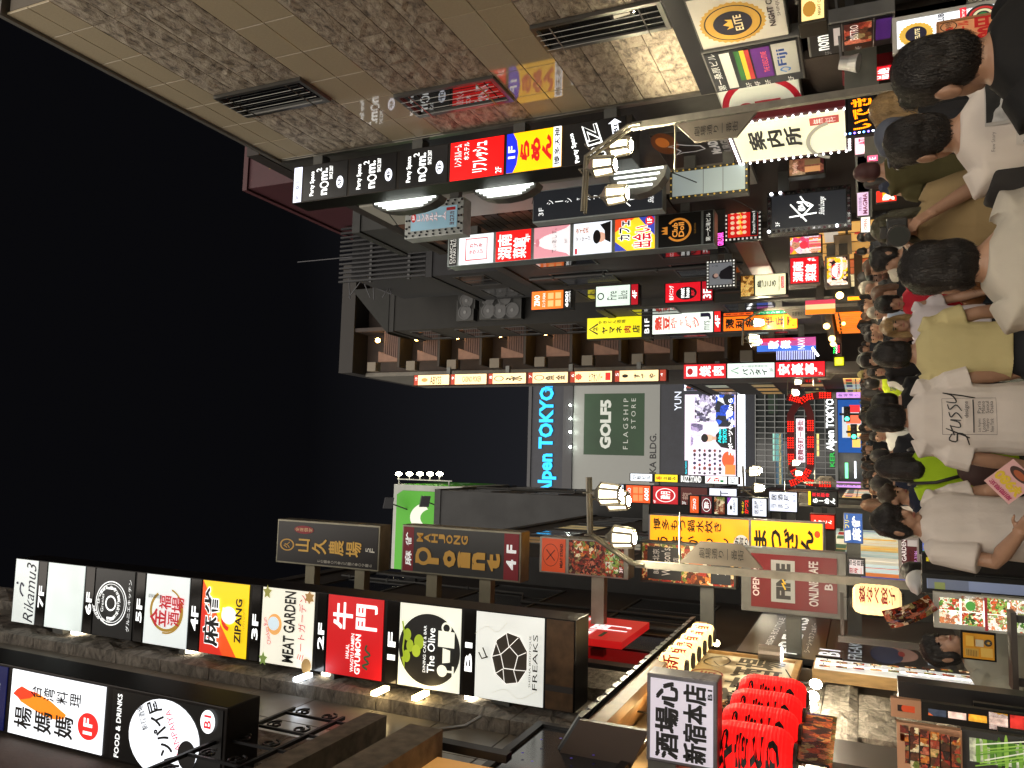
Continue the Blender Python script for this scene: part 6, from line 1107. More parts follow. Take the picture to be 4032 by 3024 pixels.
for r in range(6):
    for c in range(5): sk.append(('M', 0.04 + c * 0.192, 0.03 + r * 0.16, 0.215 + c * 0.192, 0.17 + r * 0.16, patchmat(FOOD if (r + c) % 2 else MEAT, 26, em=0.12, seed=r * 5 + c, rough=0.25)))
board('menu_board', 'grid of grilled skewer photographs in clear film, nearest on the left', 'D845', 'D1250', 3040, 'D1395', 4.0, sk, col='24140e', frame='c89878', legs=False)
board('menu_board', 'large photograph of green vegetables below the skewer grid', 'D1262', 4100, 3040, 'D1445', 4.02, [('E', 0.45 + 0.1 * math.sin(i * 2.1), 0.2 + 0.09 * i, 0.5, 0.03, ('6a9838', '88b048', '4c7a28')[i % 3], {'em': 0.3, 'rot': 0}) for i in range(8)] + [('L', [(0.1 + 0.1 * i, 0.15 + 0.06 * (i % 3)), (0.5 + 0.08 * i, 0.9 - 0.05 * (i % 4))], 0.03, ('7aa840', '90b850', 'd8dcc8', '5c8a30')[i % 4], {'em': 0.4, 'taper': 0.4}) for i in range(7)], m=patchmat(('6a9838', '88b048', 'c8ccb0', '4c7a28', 'a8b880', 'e0e0d0'), 16, em=0.3), frame='3a3a3c')
board('menu_board', 'narrow orange bordered board with one plate of skewers behind the grid', 'D800', 'D990', 'D1330', 'D1215', 4.6, [('M', 0.1, 0.1, 0.9, 0.9, patchmat(MEAT, 16, em=0.1)), ('E', 0.5, 0.6, 0.3, 0.26, 'c84820', {'em': 0.3})], col='c89060', frame='c89878', legs=False)
board('food_poster', 'bright strip of seafood and fruit photographs under the narrow board', 'D1005', 4060, 'D1395', 'D1275', 4.6, [('M', 0.05, 0.05 + i * 0.19, 0.95, 0.22 + i * 0.19, patchmat(('e8c8b8', 'd06030', 'f0e8e0', 'e0a030', '384050', 'c83028'), 9, em=0.8, seed=i)) for i in range(5)], col='20242c', em=0.0, frame='141414')
pl = thing('display_pillar', 'tall black display pillar edge beside the seafood strip', 'pillar', (-1.1, 4.9, 0)); a_ = atY('D1250', 'D1245', 4.9); MB().box((a_.x - 0.09, 4.85, 0.0), (a_.x + 0.09, 4.98, 1.56)).build('pillar', mat((0.018, 0.018, 0.02), 0.35), pl)
gf = []
for r in range(4):
    for c in range(2): gf.append(('M', 0.05 + c * 0.47, 0.03 + r * 0.24, 0.5 + c * 0.47, 0.25 + r * 0.24, patchmat(GREEN if (r + c) % 2 else ('f0e8dc', 'c87848', 'e8d8b8', '8aa060', 'a86848', 'f4f0e8'), 42, em=0.85, seed=r * 2 + c + 20)))
gf += [('R', 0.02, 0.5, 0.98, 0.53, '8a2028', {'em': 0.6}), ('E', 0.7, 0.36, 0.14, 0.05, '48903c', {'em': 0.7})]
board('menu_board', 'bright white lit board of salad and noodle photographs in the middle left', 'D1085', 4075, 'D770', 'D548', 5.6, gf, col='f0f4f0', em=0.9, frame='b8b8b0')
cs = thing('curled_poster', 'curled glossy sheet of skewer photographs on top of the lit board', 'poster', atY('D1090', 'D680', 5.5))
P0, P1, P2, P3 = (atY('D%d' % a, 'D%d' % b, 5.5) for a, b in ((735, 640), (1035, 535), (1110, 640), (800, 765))); mb = MB(); N = 8; vs = []
for i in range(N + 1):
    for j in range(N + 1):
        u, v = i / N, j / N; p = (P0 * (1 - u) + P1 * u) * (1 - v) + ((P3 * (1 - u) + P2 * u)) * v; p.y -= 0.10 * math.sin(u * PI) + 0.05 * math.sin(v * 5); vs.append(p)
mb.add(vs, [(i * (N + 1) + j, (i + 1) * (N + 1) + j, (i + 1) * (N + 1) + j + 1, i * (N + 1) + j + 1) for i in range(N) for j in range(N)])
mb.build('sheet', patchmat(MEAT + ('c8a888',), 24, em=0.12, rough=0.12, seed=31), cs, smooth=True)
board('menu_board', 'grey blue tilted plastic board with a bright white lower edge', 'D1010', 4070, 'D545', 'D430', 6.2, [('R', 0.1, 0.04, 0.9, 0.42, '70788c', {'em': 0.25}), ('R', 0.85, 0.3, 1.0, 1.0, 'f0f8ff', {'em': 2.5}), ('R', 0.2, 0.1, 0.6, 0.2, '8a9458', {'em': 0.25})], col='7c86a0', em=0.4, frame='181818', yaw=0.25)
board('menu_board', 'dark maroon meat restaurant board with white heading and telephone number', 'D848', 'D985', 'D430', 'D170', 9.0, [('T', 'MEAT GARDEN', 0.04, 0.14, 0.96, 0.36, 'e0d8d4', {'w': 0.02, 'em': 0.6}), ('T', 'ミートガーデン', 0.1, 0.46, 0.72, 0.64, '28100c', {'w': 0.02, 'em': 0}), ('T', '080-6627-3186', 0.06, 0.74, 0.7, 0.92, 'c890d8', {'em': 0.7}), ('R', 0.8, 0.42, 0.97, 0.9, 'c8c0bc', {'em': 0.3})], col='4a1016', em=0.5, frame='b0a8a0')
board('menu_board', 'colourful lit price list board under the maroon board', 'D990', 4000, 'D290', 'D190', 8.6, [('M', 0, 0.02 + 0.12 * i, 1, 0.12 + 0.12 * i, patchmat(('e8e0f0', 'd03840', 'f0c830', '4060c0', 'f4f4f4', '58a050'), 16, em=0.7, seed=40 + i)) for i in range(8)], col='e0e0e8', em=0.6, frame='202024')
board('menu_board', 'yellow topped black stand board leaning by the pavement', 'D1010', 4050, 'D420', 'D290', 7.2, [('R', 0.62, 0, 0.98, 0.75, 'c8b820', {'em': 0.5}), ('M', 0.64, 0.05, 0.95, 0.7, patchmat(('d8c820', '303010', 'e8e0a0', 'a89018'), 14, em=0.4))], col='16161a', em=0.0, frame='101012', yaw=-0.15)
board('notice_sheet', 'small white and red notice with handwritten characters in the doorway', 'D515', 'D630', 'D410', 'D300', 12.8, [('V', '当店自慢', 0.55, 0.05, 0.9, 0.95, '201818', {'w': 0.02, 'em': 0}), ('V', '世界一', 0.1, 0.1, 0.45, 0.9, 'b02028', {'w': 0.02, 'em': 0.2})], col='e8dcdc', em=0.5, frame='404040', legs=False)

# slanted red restaurant board on the side of the dark block
a_ = atX('C720', 'C845', -2.95); b_ = atX('C890', 'C715', -2.95); a_.z = b_.z + 1.7
gy = thing('wall_sign', 'red restaurant wall sign with white characters beside the tall directory', 'sign', (-3.0, (a_.y + b_.y) / 2, b_.z))
F = FX(-2.95, a_.y, b_.y, a_.z, b_.z)
panel(gy, F, 'c01818', [('T', '牛', 0.42, 0.1, 0.62, 0.46, WHT, {'w': 0.03, 'em': 0.9}), ('T', '門', 0.42, 0.52, 0.64, 0.92, WHT, {'w': 0.02, 'em': 0.9}), ('T', 'GYUMON', 0.06, 0.5, 0.38, 0.62, WHT, {'w': 0.03, 'em': 0.8}), ('T', '2F', 0.74, 0.1, 0.94, 0.4, WHT, {'w': 0.02, 'em': 0.8}), ('R', 0.1, 0.72, 0.3, 0.76, '306040', {'em': 0.2})], em=0.6, thick=0.12)
MB().box((-3.3, a_.y + 0.4, (a_.z + b_.z) / 2), (-3.05, a_.y + 0.6, (a_.z + b_.z) / 2 + 0.15)).build('bracket', mat((0.05, 0.05, 0.05), 0.5), gy)

# a white strip lamp, and two warm lamps added to brighten the granite
for i, (a, b) in enumerate((('B320', 'B1062'), ('B820', 'B1150'), ('B1080', 'B1180'))):
    c = atX(a, b, -2.96); t = thing('wall_lamp', ('slim white strip lamp on the granite beside the second floor panel', 'small warm lamp added on the rough granite beside the first floor panel', 'lower small warm lamp added on the rough granite by the basement panel')[i], 'lamp', c)
    MB().box((c.x - 0.03, c.y - 0.2, c.z - 0.04), (c.x + 0.02, c.y + 0.1, c.z + 0.04)).build('tube', mat(('e8f4ff', 'ffe0a0', 'ffe0a0')[i], 0.4, em=(9.0, 14.0, 14.0)[i]), t); MB().box((-3.1, c.y - 0.03, c.z - 0.03), (c.x - 0.03, c.y + 0.03, c.z + 0.03)).build('arm', mat((0.1, 0.1, 0.1), 0.5), t)

for i, (y, z) in enumerate(((8.1, 3.86), (9.2, 3.86))):      # warm bulbs under the eave
    t = thing('pendant_bulb', ('warm bulb under the eave nearest the white four row sign', 'second warm bulb under the eave beyond the white sign')[i], 'bulb', (-2.85, y, z))
    MB().ball((-2.85, y, z), 0.06, 10, 8).build('bulb', mat('ffd48c', 0.3, em=60.0), t, smooth=True); MB().tube([(-2.85, y, z + 0.05), (-2.85, y, z + 0.5)], 0.012, 6).build('cord', mat((0.03, 0.03, 0.03), 0.6), t)
# ================================================================== right side at street level
def boxX(name, label, X, tl, br, items, col='ffffff', em=0.0, frame='3a3a3a', cat='sign', dep=0.22, bd=0.03, m=None, emvar=0.0, tint=None, wallx=7.3, metal=0.5):
    """box fixed flat along the right wall, its face turned to the lane; tl = far top corner, br = near bottom corner in the picture"""
    a = atX(tl[0], tl[1], X); b = atX(br[0], br[1], X); y1, y0 = max(a.y, b.y), min(a.y, b.y); zt, zb = max(a.z, b.z), min(a.z, b.z)
    t = thing(name, label, cat, (X + dep / 2, (y0 + y1) / 2, zb))
    bevel(MB().box((X + 0.012, y0 - bd, zb - bd), (X + dep, y1 + bd, zt + bd)).build('cabinet', mat(frame, 0.4, metal, var=0.2), t), 0.01)
    F = Face((X, y1, zt), (0, -1, 0), y1 - y0, zt - zb); panel(t, F, col, items, em=em, m=m, thick=0.01, emvar=emvar)
    if wallx: MB().box((X + dep, (y0 + y1) / 2 - 0.06, (zt + zb) / 2 - 0.06), (wallx, (y0 + y1) / 2 + 0.06, (zt + zb) / 2 + 0.06)).build('bracket', mat((0.06, 0.06, 0.06), 0.5, 0.4), t)
    return t, F, (y0, y1, zt, zb)
crown = [(0.42, 0.42), (0.40, 0.34), (0.45, 0.38), (0.5, 0.31), (0.55, 0.38), (0.6, 0.34), (0.58, 0.42)]
def elite(e): return [('E', 0.45, 0.42, 0.4, 0.38, 'b08838', {'n': 64, 'jag': -0.06, 'em': e * 0.6}), ('O', 0.45, 0.42, 0.34, 0.325, 0.05, '241810', {'em': 0}), ('E', 0.45, 0.42, 0.235, 0.22, '1c1a2c', {'em': 0.02}), ('P', [(x - 0.05, y) for x, y in crown], 'd0a040', {'em': e * 0.6}), ('T', 'ELITE', 0.3, 0.44, 0.6, 0.53, 'd8c8a0', {'w': 0.02, 'em': e * 0.7}), ('T', 'NIGHT CLUB', 0.26, 0.82, 0.98, 0.89, '2c1c1c', {'w': 0.03, 'em': 0}), ('T', 'SHINJUKU', 0.44, 0.92, 0.9, 0.965, '2c1c1c', {'em': 0})]
boxX('wall_sign', 'unlit white night club sign with gold sun medallion under the stone building', 6.36, (2772, 199), (3070, -70), elite(0.25), col='b4b0a6', em=0.1, frame='50504c')
boxX('wall_sign', 'grey floor directory box with purple and striped panels below the stone building', 6.3, (2825, 363), (3139, 148), [
    ('T', '第一桑原ビル', 0.02, 0.03, 0.98, 0.12, 'b8b8b4', {'em': 0.25}), ('R', 0.05, 0.16, 0.95, 0.27, 'a8a8a4', {'em': 0.12}), ('R', 0.22, 0.32, 0.95, 0.38, '306030', {'em': 0.15}), ('R', 0.22, 0.38, 0.95, 0.43, 'c8a030', {'em': 0.2}), ('R', 0.22, 0.43, 0.95, 0.48, 'a03030', {'em': 0.15}), ('R', 0.22, 0.5, 0.95, 0.7, '50206a', {'em': 0.2}), ('T', 'THE EXECUTIVE', 0.35, 0.6, 0.85, 0.66, 'c85048', {'em': 0.3}), ('R', 0.22, 0.72, 0.98, 0.98, 'a0a098', {'em': 0.12}), ('T', 'Fiji', 0.45, 0.76, 0.85, 0.88, '28488a', {'w': 0.02, 'em': 0.1}), ('T', '5F', 0.04, 0.36, 0.16, 0.42, 'b8b8b4', {'em': 0.3}), ('T', '4F', 0.04, 0.46, 0.16, 0.52, 'b8b8b4', {'em': 0.3}), ('T', '3F', 0.04, 0.58, 0.16, 0.64, 'b8b8b4', {'em': 0.3}), ('T', '2F', 0.04, 0.84, 0.16, 0.9, 'b8b8b4', {'em': 0.3}), ('L', spline([(0.3, 0.84), (0.36, 0.78), (0.42, 0.82), (0.38, 0.88), (0.32, 0.86)]), 0.02, '4070b0', {'em': 0.15})],
    col='24262a', em=0.0, frame='7a7a76')
boxX('wall_sign', 'white panel with a thick red ring and letter behind the lamp post', 6.7, (2888, 530), (3140, 300), [('O', 0.5, 0.5, 0.62, 0.52, 0.16, 'a01828', {'em': 0.25}), ('R', 0.36, 0.5, 0.66, 0.62, '9c1826', {'em': 0.25}), ('R', 0.5, 0.42, 0.66, 0.75, '9c1826', {'em': 0.25}), ('E', 0.56, 0.3, 0.1, 0.1, '9c1826', {'em': 0.25})], col='c4c8ba', em=0.3, frame='c0c0b8')
# guide office sign with a border of bulbs
gd, F, (y0, y1, zt, zb) = boxX('wall_sign', 'cream guide office sign with black brush characters and a border of bulbs', 6.2, (2925, 640), (3325, 432), [
    ('V', '案内所', 0.3, 0.12, 0.78, 0.62, '1c1814', {'w': 0.04, 'em': 0}), ('R', 0.74, 0.7, 0.92, 0.95, 'c05048', {'em': 0.4}), ('V', '無料', 0.77, 0.72, 0.89, 0.93, 'f0e8e0', {'em': 0.5}), ('O', 0.3, 0.9, 0.5, 0.26, 0.15, 'b0ac9c', {'arc': (0.2, 2.9), 'em': 0.4})], col='dcdcc2', em=0.75, frame='4a1018', bd=0.12, metal=0.1)
bm_ = mat('f8fcff', 0.3, em=7.0); base = None
for i in range(15):
    for (yy, z) in ((y0 - 0.06, zb + (zt - zb) * i / 14), (y1 + 0.06, zb + (zt - zb) * i / 14), (y0 + (y1 - y0) * i / 14, zb - 0.06), (y0 + (y1 - y0) * i / 14, zt + 0.06)):
        if base is None: base = MB().ball((6.19, yy, z), 0.022, 8, 5).build('bulb', bm_, gd); b0 = (yy, z)
        else: c = base.copy(); c.location = (0, yy - b0[0], z - b0[1]); reg(c)
# maroon shop wall and dark glass behind these
mw = thing('maroon_front', 'maroon painted shop front behind the guide office sign', 'shop front', (7.2, 14.5, 0))
MB().box((7.0, 13.5, 0.1), (7.4, 17.2, 4.0)).build('wall', mat((0.075, 0.012, 0.018), 0.5, var=0.2), mw)
MB().box((6.9, 13.5, 3.9), (7.4, 22, 4.2)).build('cornice', mat((0.03, 0.03, 0.032), 0.5), mw)
MB().box((7.05, 17.2, 0.1), (7.4, 30.8, 3.9)).build('dark_front', mat((0.03, 0.028, 0.026), 0.25, var=0.3), mw)
# bull poster
boxX('wall_poster', 'dark burger poster with white outlined bull head and orange glow', 6.55, (2640, 665), (2890, 490), [
    ('E', 0.75, 0.12, 0.3, 0.16, '7a4018', {'em': 0.12}), ('E', 0.8, 0.1, 0.14, 0.08, 'c87028', {'em': 0.25}), ('L', [(0.45, 0.28), (0.4, 0.18), (0.5, 0.26), (0.62, 0.2), (0.66, 0.14), (0.7, 0.26), (0.64, 0.36), (0.58, 0.52), (0.48, 0.56), (0.44, 0.44), (0.45, 0.28)], 0.02, 'c8c4c0', {'em': 0.3}), ('P', [(0.46, 0.28), (0.62, 0.24), (0.63, 0.36), (0.57, 0.5), (0.49, 0.54), (0.45, 0.42)], '2a1c1a'), ('T', 'Mr.ADDI', 0.3, 0.62, 0.8, 0.74, 'c0bcb8', {'w': 0.05, 'em': 0.3}), ('T', 'BURGER', 0.26, 0.77, 0.82, 0.88, '8a8684', {'w': 0.05, 'em': 0.2})], col='2a2523', frame='6a6a68', cat='poster', em=0.02)
# blank white sign edged with bulbs
kb_ = S('bulb_sign', 'blank pale sign edged with small coloured bulbs under the burger poster', 'J1022', 'J1530', 'J1268', 'J1075', 16.2, 0.3, [dict(col='a4b2b2', em=0.32, bx=0.06, bz=0.06, items=[('R', 0, 0.43, 1, 0.44, '707878'), ('R', 0, 0.7, 1, 0.71, '707878')])], wall=7.0, frame='50504c', border=0.02)
xl, xr, zt, zb = rect('J1022', 'J1530', 'J1268', 'J1075', 16.2); bulb_rows(kb_, xl, xr, zof('J1022', (xl + xr) / 2, 16.2), zof('J1530', (xl + xr) / 2, 16.2), 16.2, 0.06, 0.13, 0.02, mat('c8a848', 0.3, em=0.5))
# film strip portrait frames
def film(name, label, x0, x1, yl, yr, Y, items, col, em, m=None, sq='e8e8e0', wall=6.9):
    t = S(name, label, x0, x1, yl, yr, Y, 0.2, [dict(col=col, em=em, m=m, bx=0.1, bz=0.1, items=items)], wall=wall, frame='0c0c0c', border=0.1, metal=0.0, cat='poster')
    xl, xr, zt, zb = rect(x0, x1, yl, yr, Y); n = 9; base = None
    for i in range(n):
        for X, Z in ((xl + 0.05 + (xr - xl - 0.1) * i / (n - 1), zt - 0.05), (xl + 0.05 + (xr - xl - 0.1) * i / (n - 1), zb + 0.05), (xl + 0.05, zb + 0.05 + (zt - zb - 0.1) * i / (n - 1)), (xr - 0.05, zb + 0.05 + (zt - zb - 0.1) * i / (n - 1))):
            if base is None: base = MB().box((X - 0.025, Y - 0.01, Z - 0.025), (X + 0.025, Y + 0.005, Z + 0.025)).build('film_square', mat(sq, 0.5, em=0.5), t); b0 = (X, Z)
            else: c = base.copy(); c.location = (X - b0[0], 0, Z - b0[1]); reg(c)
film('framed_poster', 'red group portrait poster in a black film strip frame', 'J1375', 'J1618', 'J1558', 'J1325', 21.5, [('E', 0.15 + 0.175 * i, 0.16 + 0.2 * j, 0.06, 0.07, 'e8c0a0', {'em': 0.8}) for i in range(5) for j in range(3)] + [('T', 'シンデレラ', 0.06, 0.36, 0.94, 0.5, 'f0d040', {'w': 0.05, 'em': 0.9}), ('R', 0, 0.76, 1, 1, '100c0c'), ('T', 'Dramatic Premiere Bar', 0.08, 0.82, 0.92, 0.92, 'f0f0e8', {'em': 0.9})], 'c81c18', 0.8)
film('framed_poster', 'grey portrait poster of a seated dark haired figure in a film strip frame', 'F1258', 'F1448', 'F205', 'F25', 25.0, [('E', 0.4, 0.26, 0.12, 0.13, '30242a'), ('E', 0.43, 0.3, 0.09, 0.1, 'd0a898', {'em': 0.3}), ('P', [(0.2, 1), (0.25, 0.5), (0.42, 0.42), (0.62, 0.5), (0.85, 0.9), (0.8, 1)], '1c1824', {'em': 0.02}), ('V', 'てあ', 0.82, 0.1, 0.92, 0.4, '303030')], '8a8e94', 0.3)
# pink neon, portraits, boards
t = S('neon_sign', 'small pink neon lettering beside the red group portrait', 'J1322', 'J1382', 'J1600', 'J1500', 21.0, 0.05, [dict(col='180814', items=[('T', 'GIRLS BAR', 0.0, 0.05, 1.0, 0.95, 'ff60d0', {'w': 0.01, 'em': 2.2})])], wall=6.9, frame='140810', bracket=(0.5,))
S('light_box', 'maroon framed cafe panel with tall window pictures near the guide office', 'K128', 'K372', 'K1138', 'K1015', 17.5, 0.25, [dict(m=patchmat(('401018', '8a5040', 'c0a080', '281010', 'a87858'), 5, em=0.35), items=[('T', 'Spotlight', 0.1, 0.08, 0.8, 0.26, 'e8c0b0', {'em': 0.6}), ('R', 0.1, 0.45, 0.45, 0.9, 'c89060', {'em': 0.5}), ('R', 0.55, 0.45, 0.9, 0.9, '806848', {'em': 0.4})])], wall=7.0, frame='38342e')
S('light_box', 'backlit pink and yellow line of portraits beside the Hunan box', 'K135', 'K352', 'K1650', 'K1525', 21.0, 0.25, [dict(m=patchmat(('f0b020', 'e04870', 'f0e0d8', 'c08868', '401c30', 'e8d0e0'), 7, em=0.9), items=[('E', 0.5, 0.45, 0.24, 0.14, 'e03848', {'em': 0.9})] + [('R', 0.08 + 0.15 * i, 0.62, 0.17 + 0.15 * i, 1.0, ('d8a890', 'e8d8d0', 'c86848')[i % 3], {'em': 0.8}) for i in range(6)])], wall=7.0, frame='5a544c')
boxX('wall_sign', 'plain tan cardboard sheet with scribbles under the portraits', 6.6, (3290, 1005), (3352, 925), [('L', spline([(0.3, 0.6), (0.4, 0.5), (0.5, 0.65), (0.6, 0.5)]), 0.03, '302820')], col='8a785c', em=0.08, frame='8a785c', bd=0.0)
# led message board
ledt = S('led_board', 'black message board with orange dot characters over the crowd', 3328, 3455, 528, 372, 13.0, 0.15, [dict(col='0a0c14', bx=0.04, bz=0.04, items=[('T', 'いでき', 0.06, 0.12, 0.96, 0.9, 'ff8a08', {'w': 0.03, 'em': 2.2})] + [('R', 0, 0.1 + 0.07 * i, 1, 0.115 + 0.07 * i, '0a0c14', {'name': 'dot_gap'}) for i in range(12)])], wall=7.0, frame='161616')
for i in range(8):
    xl, xr, zt, zb = rect(3328, 3455, 528, 372, 13.0); MB().ball((xl + 0.02, 12.97, zb + (zt - zb) * i / 7), 0.018, 6, 4).build('led', mat(('60a0ff', 'e0e8ff', '8060ff')[i % 3], 0.3, em=5.0), ledt)
boxX('wall_sign', 'glowing red sign with white diamond crest and characters by the black haired man', 6.4, (3326, 338), (3510, 258), [('P', [(0.3, 0.2), (0.5, 0.04), (0.7, 0.2), (0.5, 0.36)], WHT, {'em': 1.1}), ('V', '香絶', 0.5, 0.42, 0.9, 0.98, WHT, {'w': 0.03, 'em': 1.1}), ('V', '港品', 0.08, 0.3, 0.44, 0.98, WHT, {'w': 0.03, 'em': 1.1})], col='d81020', em=1.0, frame='701018')
# floor lamp on the wall
fl = thing('flood_lamp', 'grey round flood lamp on the dark wall by the directory box', 'wall lamp', atY('K525', 'K410', 11.5)); c = fl.location.copy()
MB().tube([c + Vector((0.03, 0, 0.12)), c, c + Vector((-0.03, -0.02, -0.12))], [0.09, 0.1, 0.13], 16).build('shade', mat((0.4, 0.4, 0.38), 0.4, 0.3), fl); MB().bar(c + Vector((0.03, 0, 0.1)), (7.3, c.y, c.z + 0.2), 0.03).build('arm', mat((0.15, 0.15, 0.15), 0.5), fl)
boxX('wall_sign', 'black gridded floor board with neon white script and meat restaurant picture', 6.1, (3196, 225), (3515, 55), [('R', 0, 0.40, 1, 0.41, '8a8a8a'), ('R', 0, 0.78, 1, 0.79, '8a8a8a'), ('T', 'nom.', 0.2, 0.1, 0.8, 0.24, WHT, {'w': 0.02, 'em': 0.5}), ('R', 0.3, 0.3, 0.9, 0.38, 'b8b0b0', {'em': 0.3}), ('M', 0.25, 0.43, 0.95, 0.76, patchmat(MEAT, 10, em=0.3)), ('T', 'BISTRO', 0.4, 0.5, 0.9, 0.6, 'e8e0d8', {'em': 0.5}), ('R', 0.25, 0.81, 0.95, 0.99, '40186a', {'em': 0.3}), ('T', '5F', 0.04, 0.18, 0.16, 0.26, '909090', {'em': 0.2}), ('T', '4F', 0.04, 0.56, 0.16, 0.64, '909090', {'em': 0.2})], col='121214', frame='8a8a88')
bigs, F = board('stand_sign', 'tall lit white night club stand with the same gold medallion near the black haired man', 'K820', 3960, 'K285', 'K60', 6.3, [('E', 0.45, 0.2, 0.34, 0.165, 'c8a040', {'n': 48, 'jag': -0.08, 'em': 0.8}), ('E', 0.45, 0.2, 0.22, 0.1, '282848', {'em': 0.05}), ('T', 'ELITE', 0.3, 0.19, 0.6, 0.235, 'e0d0a0', {'w': 0.02, 'em': 0.9}), ('T', 'NIGHT CLUB', 0.1, 0.4, 0.9, 0.46, '2c2040', {'w': 0.03, 'em': 0}), ('T', '& BAR', 0.3, 0.48, 0.7, 0.53, '2c2040', {'em': 0}), ('R', 0.05, 0.6, 0.95, 0.66, 'd02838', {'em': 0.8}), ('T', 'After DJ Party', 0.1, 0.61, 0.9, 0.65, WHT, {'em': 1}), ('E', 0.6, 0.8, 0.34, 0.15, '1c1c1c'), ('O', 0.6, 0.8, 0.28, 0.125, 0.2, 'c03030', {'em': 0.4}), ('O', 0.6, 0.8, 0.2, 0.09, 0.3, 'd8d0a8', {'em': 0.5}), ('E', 0.6, 0.8, 0.1, 0.045, '308048', {'em': 0.3})], col='e8ecf0', em=1.0, frame='b8b8b4', cat='stand sign')
board('stand_sign', 'orange cardboard beer price board with red figures held low at the right', 'K1105', 4040, 'K295', 'K100', 5.6, [('T', 'ビール&', 0.12, 0.06, 0.8, 0.18, 'c83020', {'w': 0.03, 'em': 0.2}), ('T', 'ハイボール', 0.08, 0.22, 0.92, 0.36, 'c83020', {'w': 0.03, 'em': 0.2}), ('T', '380円', 0.05, 0.42, 0.95, 0.72, 'b81818', {'w': 0.05, 'em': 0.2}), ('O', 0.8, 0.12, 0.16, 0.1, 0.12, '201410'), ('T', '19時', 0.68, 0.08, 0.92, 0.16, '201410')], col='c8885c', em=0.3, frame='a87850', cat='stand sign', fw=0.015)
S('hanging_sign', 'warm lit lower night club box cut by the picture edge', 'K195', 'K385', 90, -40, 8.6, 0.3, [dict(col='f0d890', em=0.9, items=[('E', 0.4, 0.35, 0.3, 0.3, 'b08030', {'em': 0.7, 'n': 32, 'jag': -0.06}), ('T', 'NIGHT CLUB', 0.1, 0.72, 0.9, 0.86, '5a3818', {'w': 0.02, 'em': 0.1})])], wall=7.3, frame='38342c')
# shop window strip with pink and white posters
for i, (nm, lab, x0, x1, yl, yr, Y, col, em, items) in enumerate((
    ('window_poster', 'pink and white poster in the shop window beside the message board', 'K560', 'K690', 'K1000', 'K885', 14.5, 'e0b8c8', 0.8, [('R', 0.1, 0.1, 0.5, 0.9, 'f0e8ec', {'em': 0.9}), ('T', 'AT', 0.55, 0.2, 0.9, 0.6, 'c83060', {'w': 0.02, 'em': 0.6})]),
    ('window_poster', 'pink box sign behind the man in the olive shirt', 'K640', 'K715', 'K1050', 'K1005', 14.0, 'f06088', 0.9, [('T', 'E', 0.3, 0.2, 0.7, 0.8, WHT, {'em': 1})]),
    ('window_poster', 'violet and white stall poster above the photographer', 'K575', 'K655', 'K1400', 'K1245', 16.0, 'c8b0d0', 0.6, [('T', 'MAGMA', 0.06, 0.5, 0.94, 0.9, '803060', {'w': 0.02, 'em': 0.2}), ('T', '特別価格', 0.2, 0.12, 0.8, 0.4, '784890', {'em': 0.2})]),
    ('window_poster', 'white ticket poster with a blue emblem above the photographer', 'K600', 'K665', 'K1540', 'K1405', 16.0, 'e4e0dc', 0.7, [('E', 0.16, 0.5, 0.09, 0.3, '4070b0', {'em': 0.6}), ('T', 'OPEN', 0.36, 0.3, 0.9, 0.7, 'a04030', {'em': 0.3})]),
    ('window_poster', 'red and yellow flame poster behind the olive shirt', 'K700', 'K835', 'K1310', 'K1232', 15.5, 'e02818', 1.0, [('M', 0.1, 0.3, 0.9, 0.9, patchmat(('f0c020', 'f0e8d8', 'e03018', 'f8a018'), 10, em=1.0))]),
    ('window_poster', 'narrow glowing orange upright sign beyond the bearded man', 3336, 3428, 1182, 1166, 26.0, 'ffa010', 1.6, []),
    ('window_poster', 'slanted orange and white menu light above the far crowd', 3170, 3290, 1238, 1180, 28.0, 'f0c890', 0.9, [('R', 0, 0, 0.35, 1, 'f08020', {'em': 1.0}), ('R', 0.7, 0, 1, 1, 'd04058', {'em': 0.8})]))):
    S(nm, lab, x0, x1, yl, yr, Y, 0.1, [dict(col=col, em=em, bx=0.01, bz=0.01, items=items)], wall=7.05, frame='5a5050', cat='poster', bracket=(0.5,))
# glowing orange shop front with wall lamps
og = thing('lit_shop_front', 'glowing orange glazed shop front on the right beyond the crowd', 'shop front', (6.6, 34, 0))
for i in range(6):
    y0 = 34.4 + i * 0.9; F = Face((6.33, y0 + 0.82, 2.65), (0, -1, 0), 0.76, 2.3)
    panel(og, F, 'f07818', [('R', 0.06, 0.05, 0.94, 0.08, '402008', {'em': 0}), ('R', 0.5, 0.1, 0.53, 0.95, '402008', {'em': 0})], em=1.0, name='pane', thick=0.05)
MB().box((6.0, 34.2, 2.75), (6.5, 39.9, 3.0)).build('canopy', mat((0.12, 0.08, 0.05), 0.5), og)
for i, (a, b, r) in enumerate((('G465', 'G255', 0.11), ('G380', 'G455', 0.12), ('G415', 'G535', 0.12), ('G490', 'G438', 0.07), ('G422', 'G570', 0.1))):
    c = atY(a, b, 31.0 if i != 0 else 26.0); t = thing('wall_lamp', ['dazzling amber lamp over the crowd near the bearded man', 'round warm globe lamp, upper of the group beyond the orange box', 'round warm globe lamp, middle of the group beyond the orange box', 'small white lamp under the canopy by the orange windows', 'round warm globe lamp next to the green and red words'][i], 'lamp', c, 'globe lamps on the right')
    MB().ball(c, r, 12, 8).build('globe', mat('ffd070', 0.3, em=14.0 if i == 0 else 5.0), t, smooth=True); MB().bar(c + Vector((0, 0, r)), (6.6, c.y, c.z + 0.4), 0.03).build('arm', mat((0.06, 0.05, 0.04), 0.5), t)
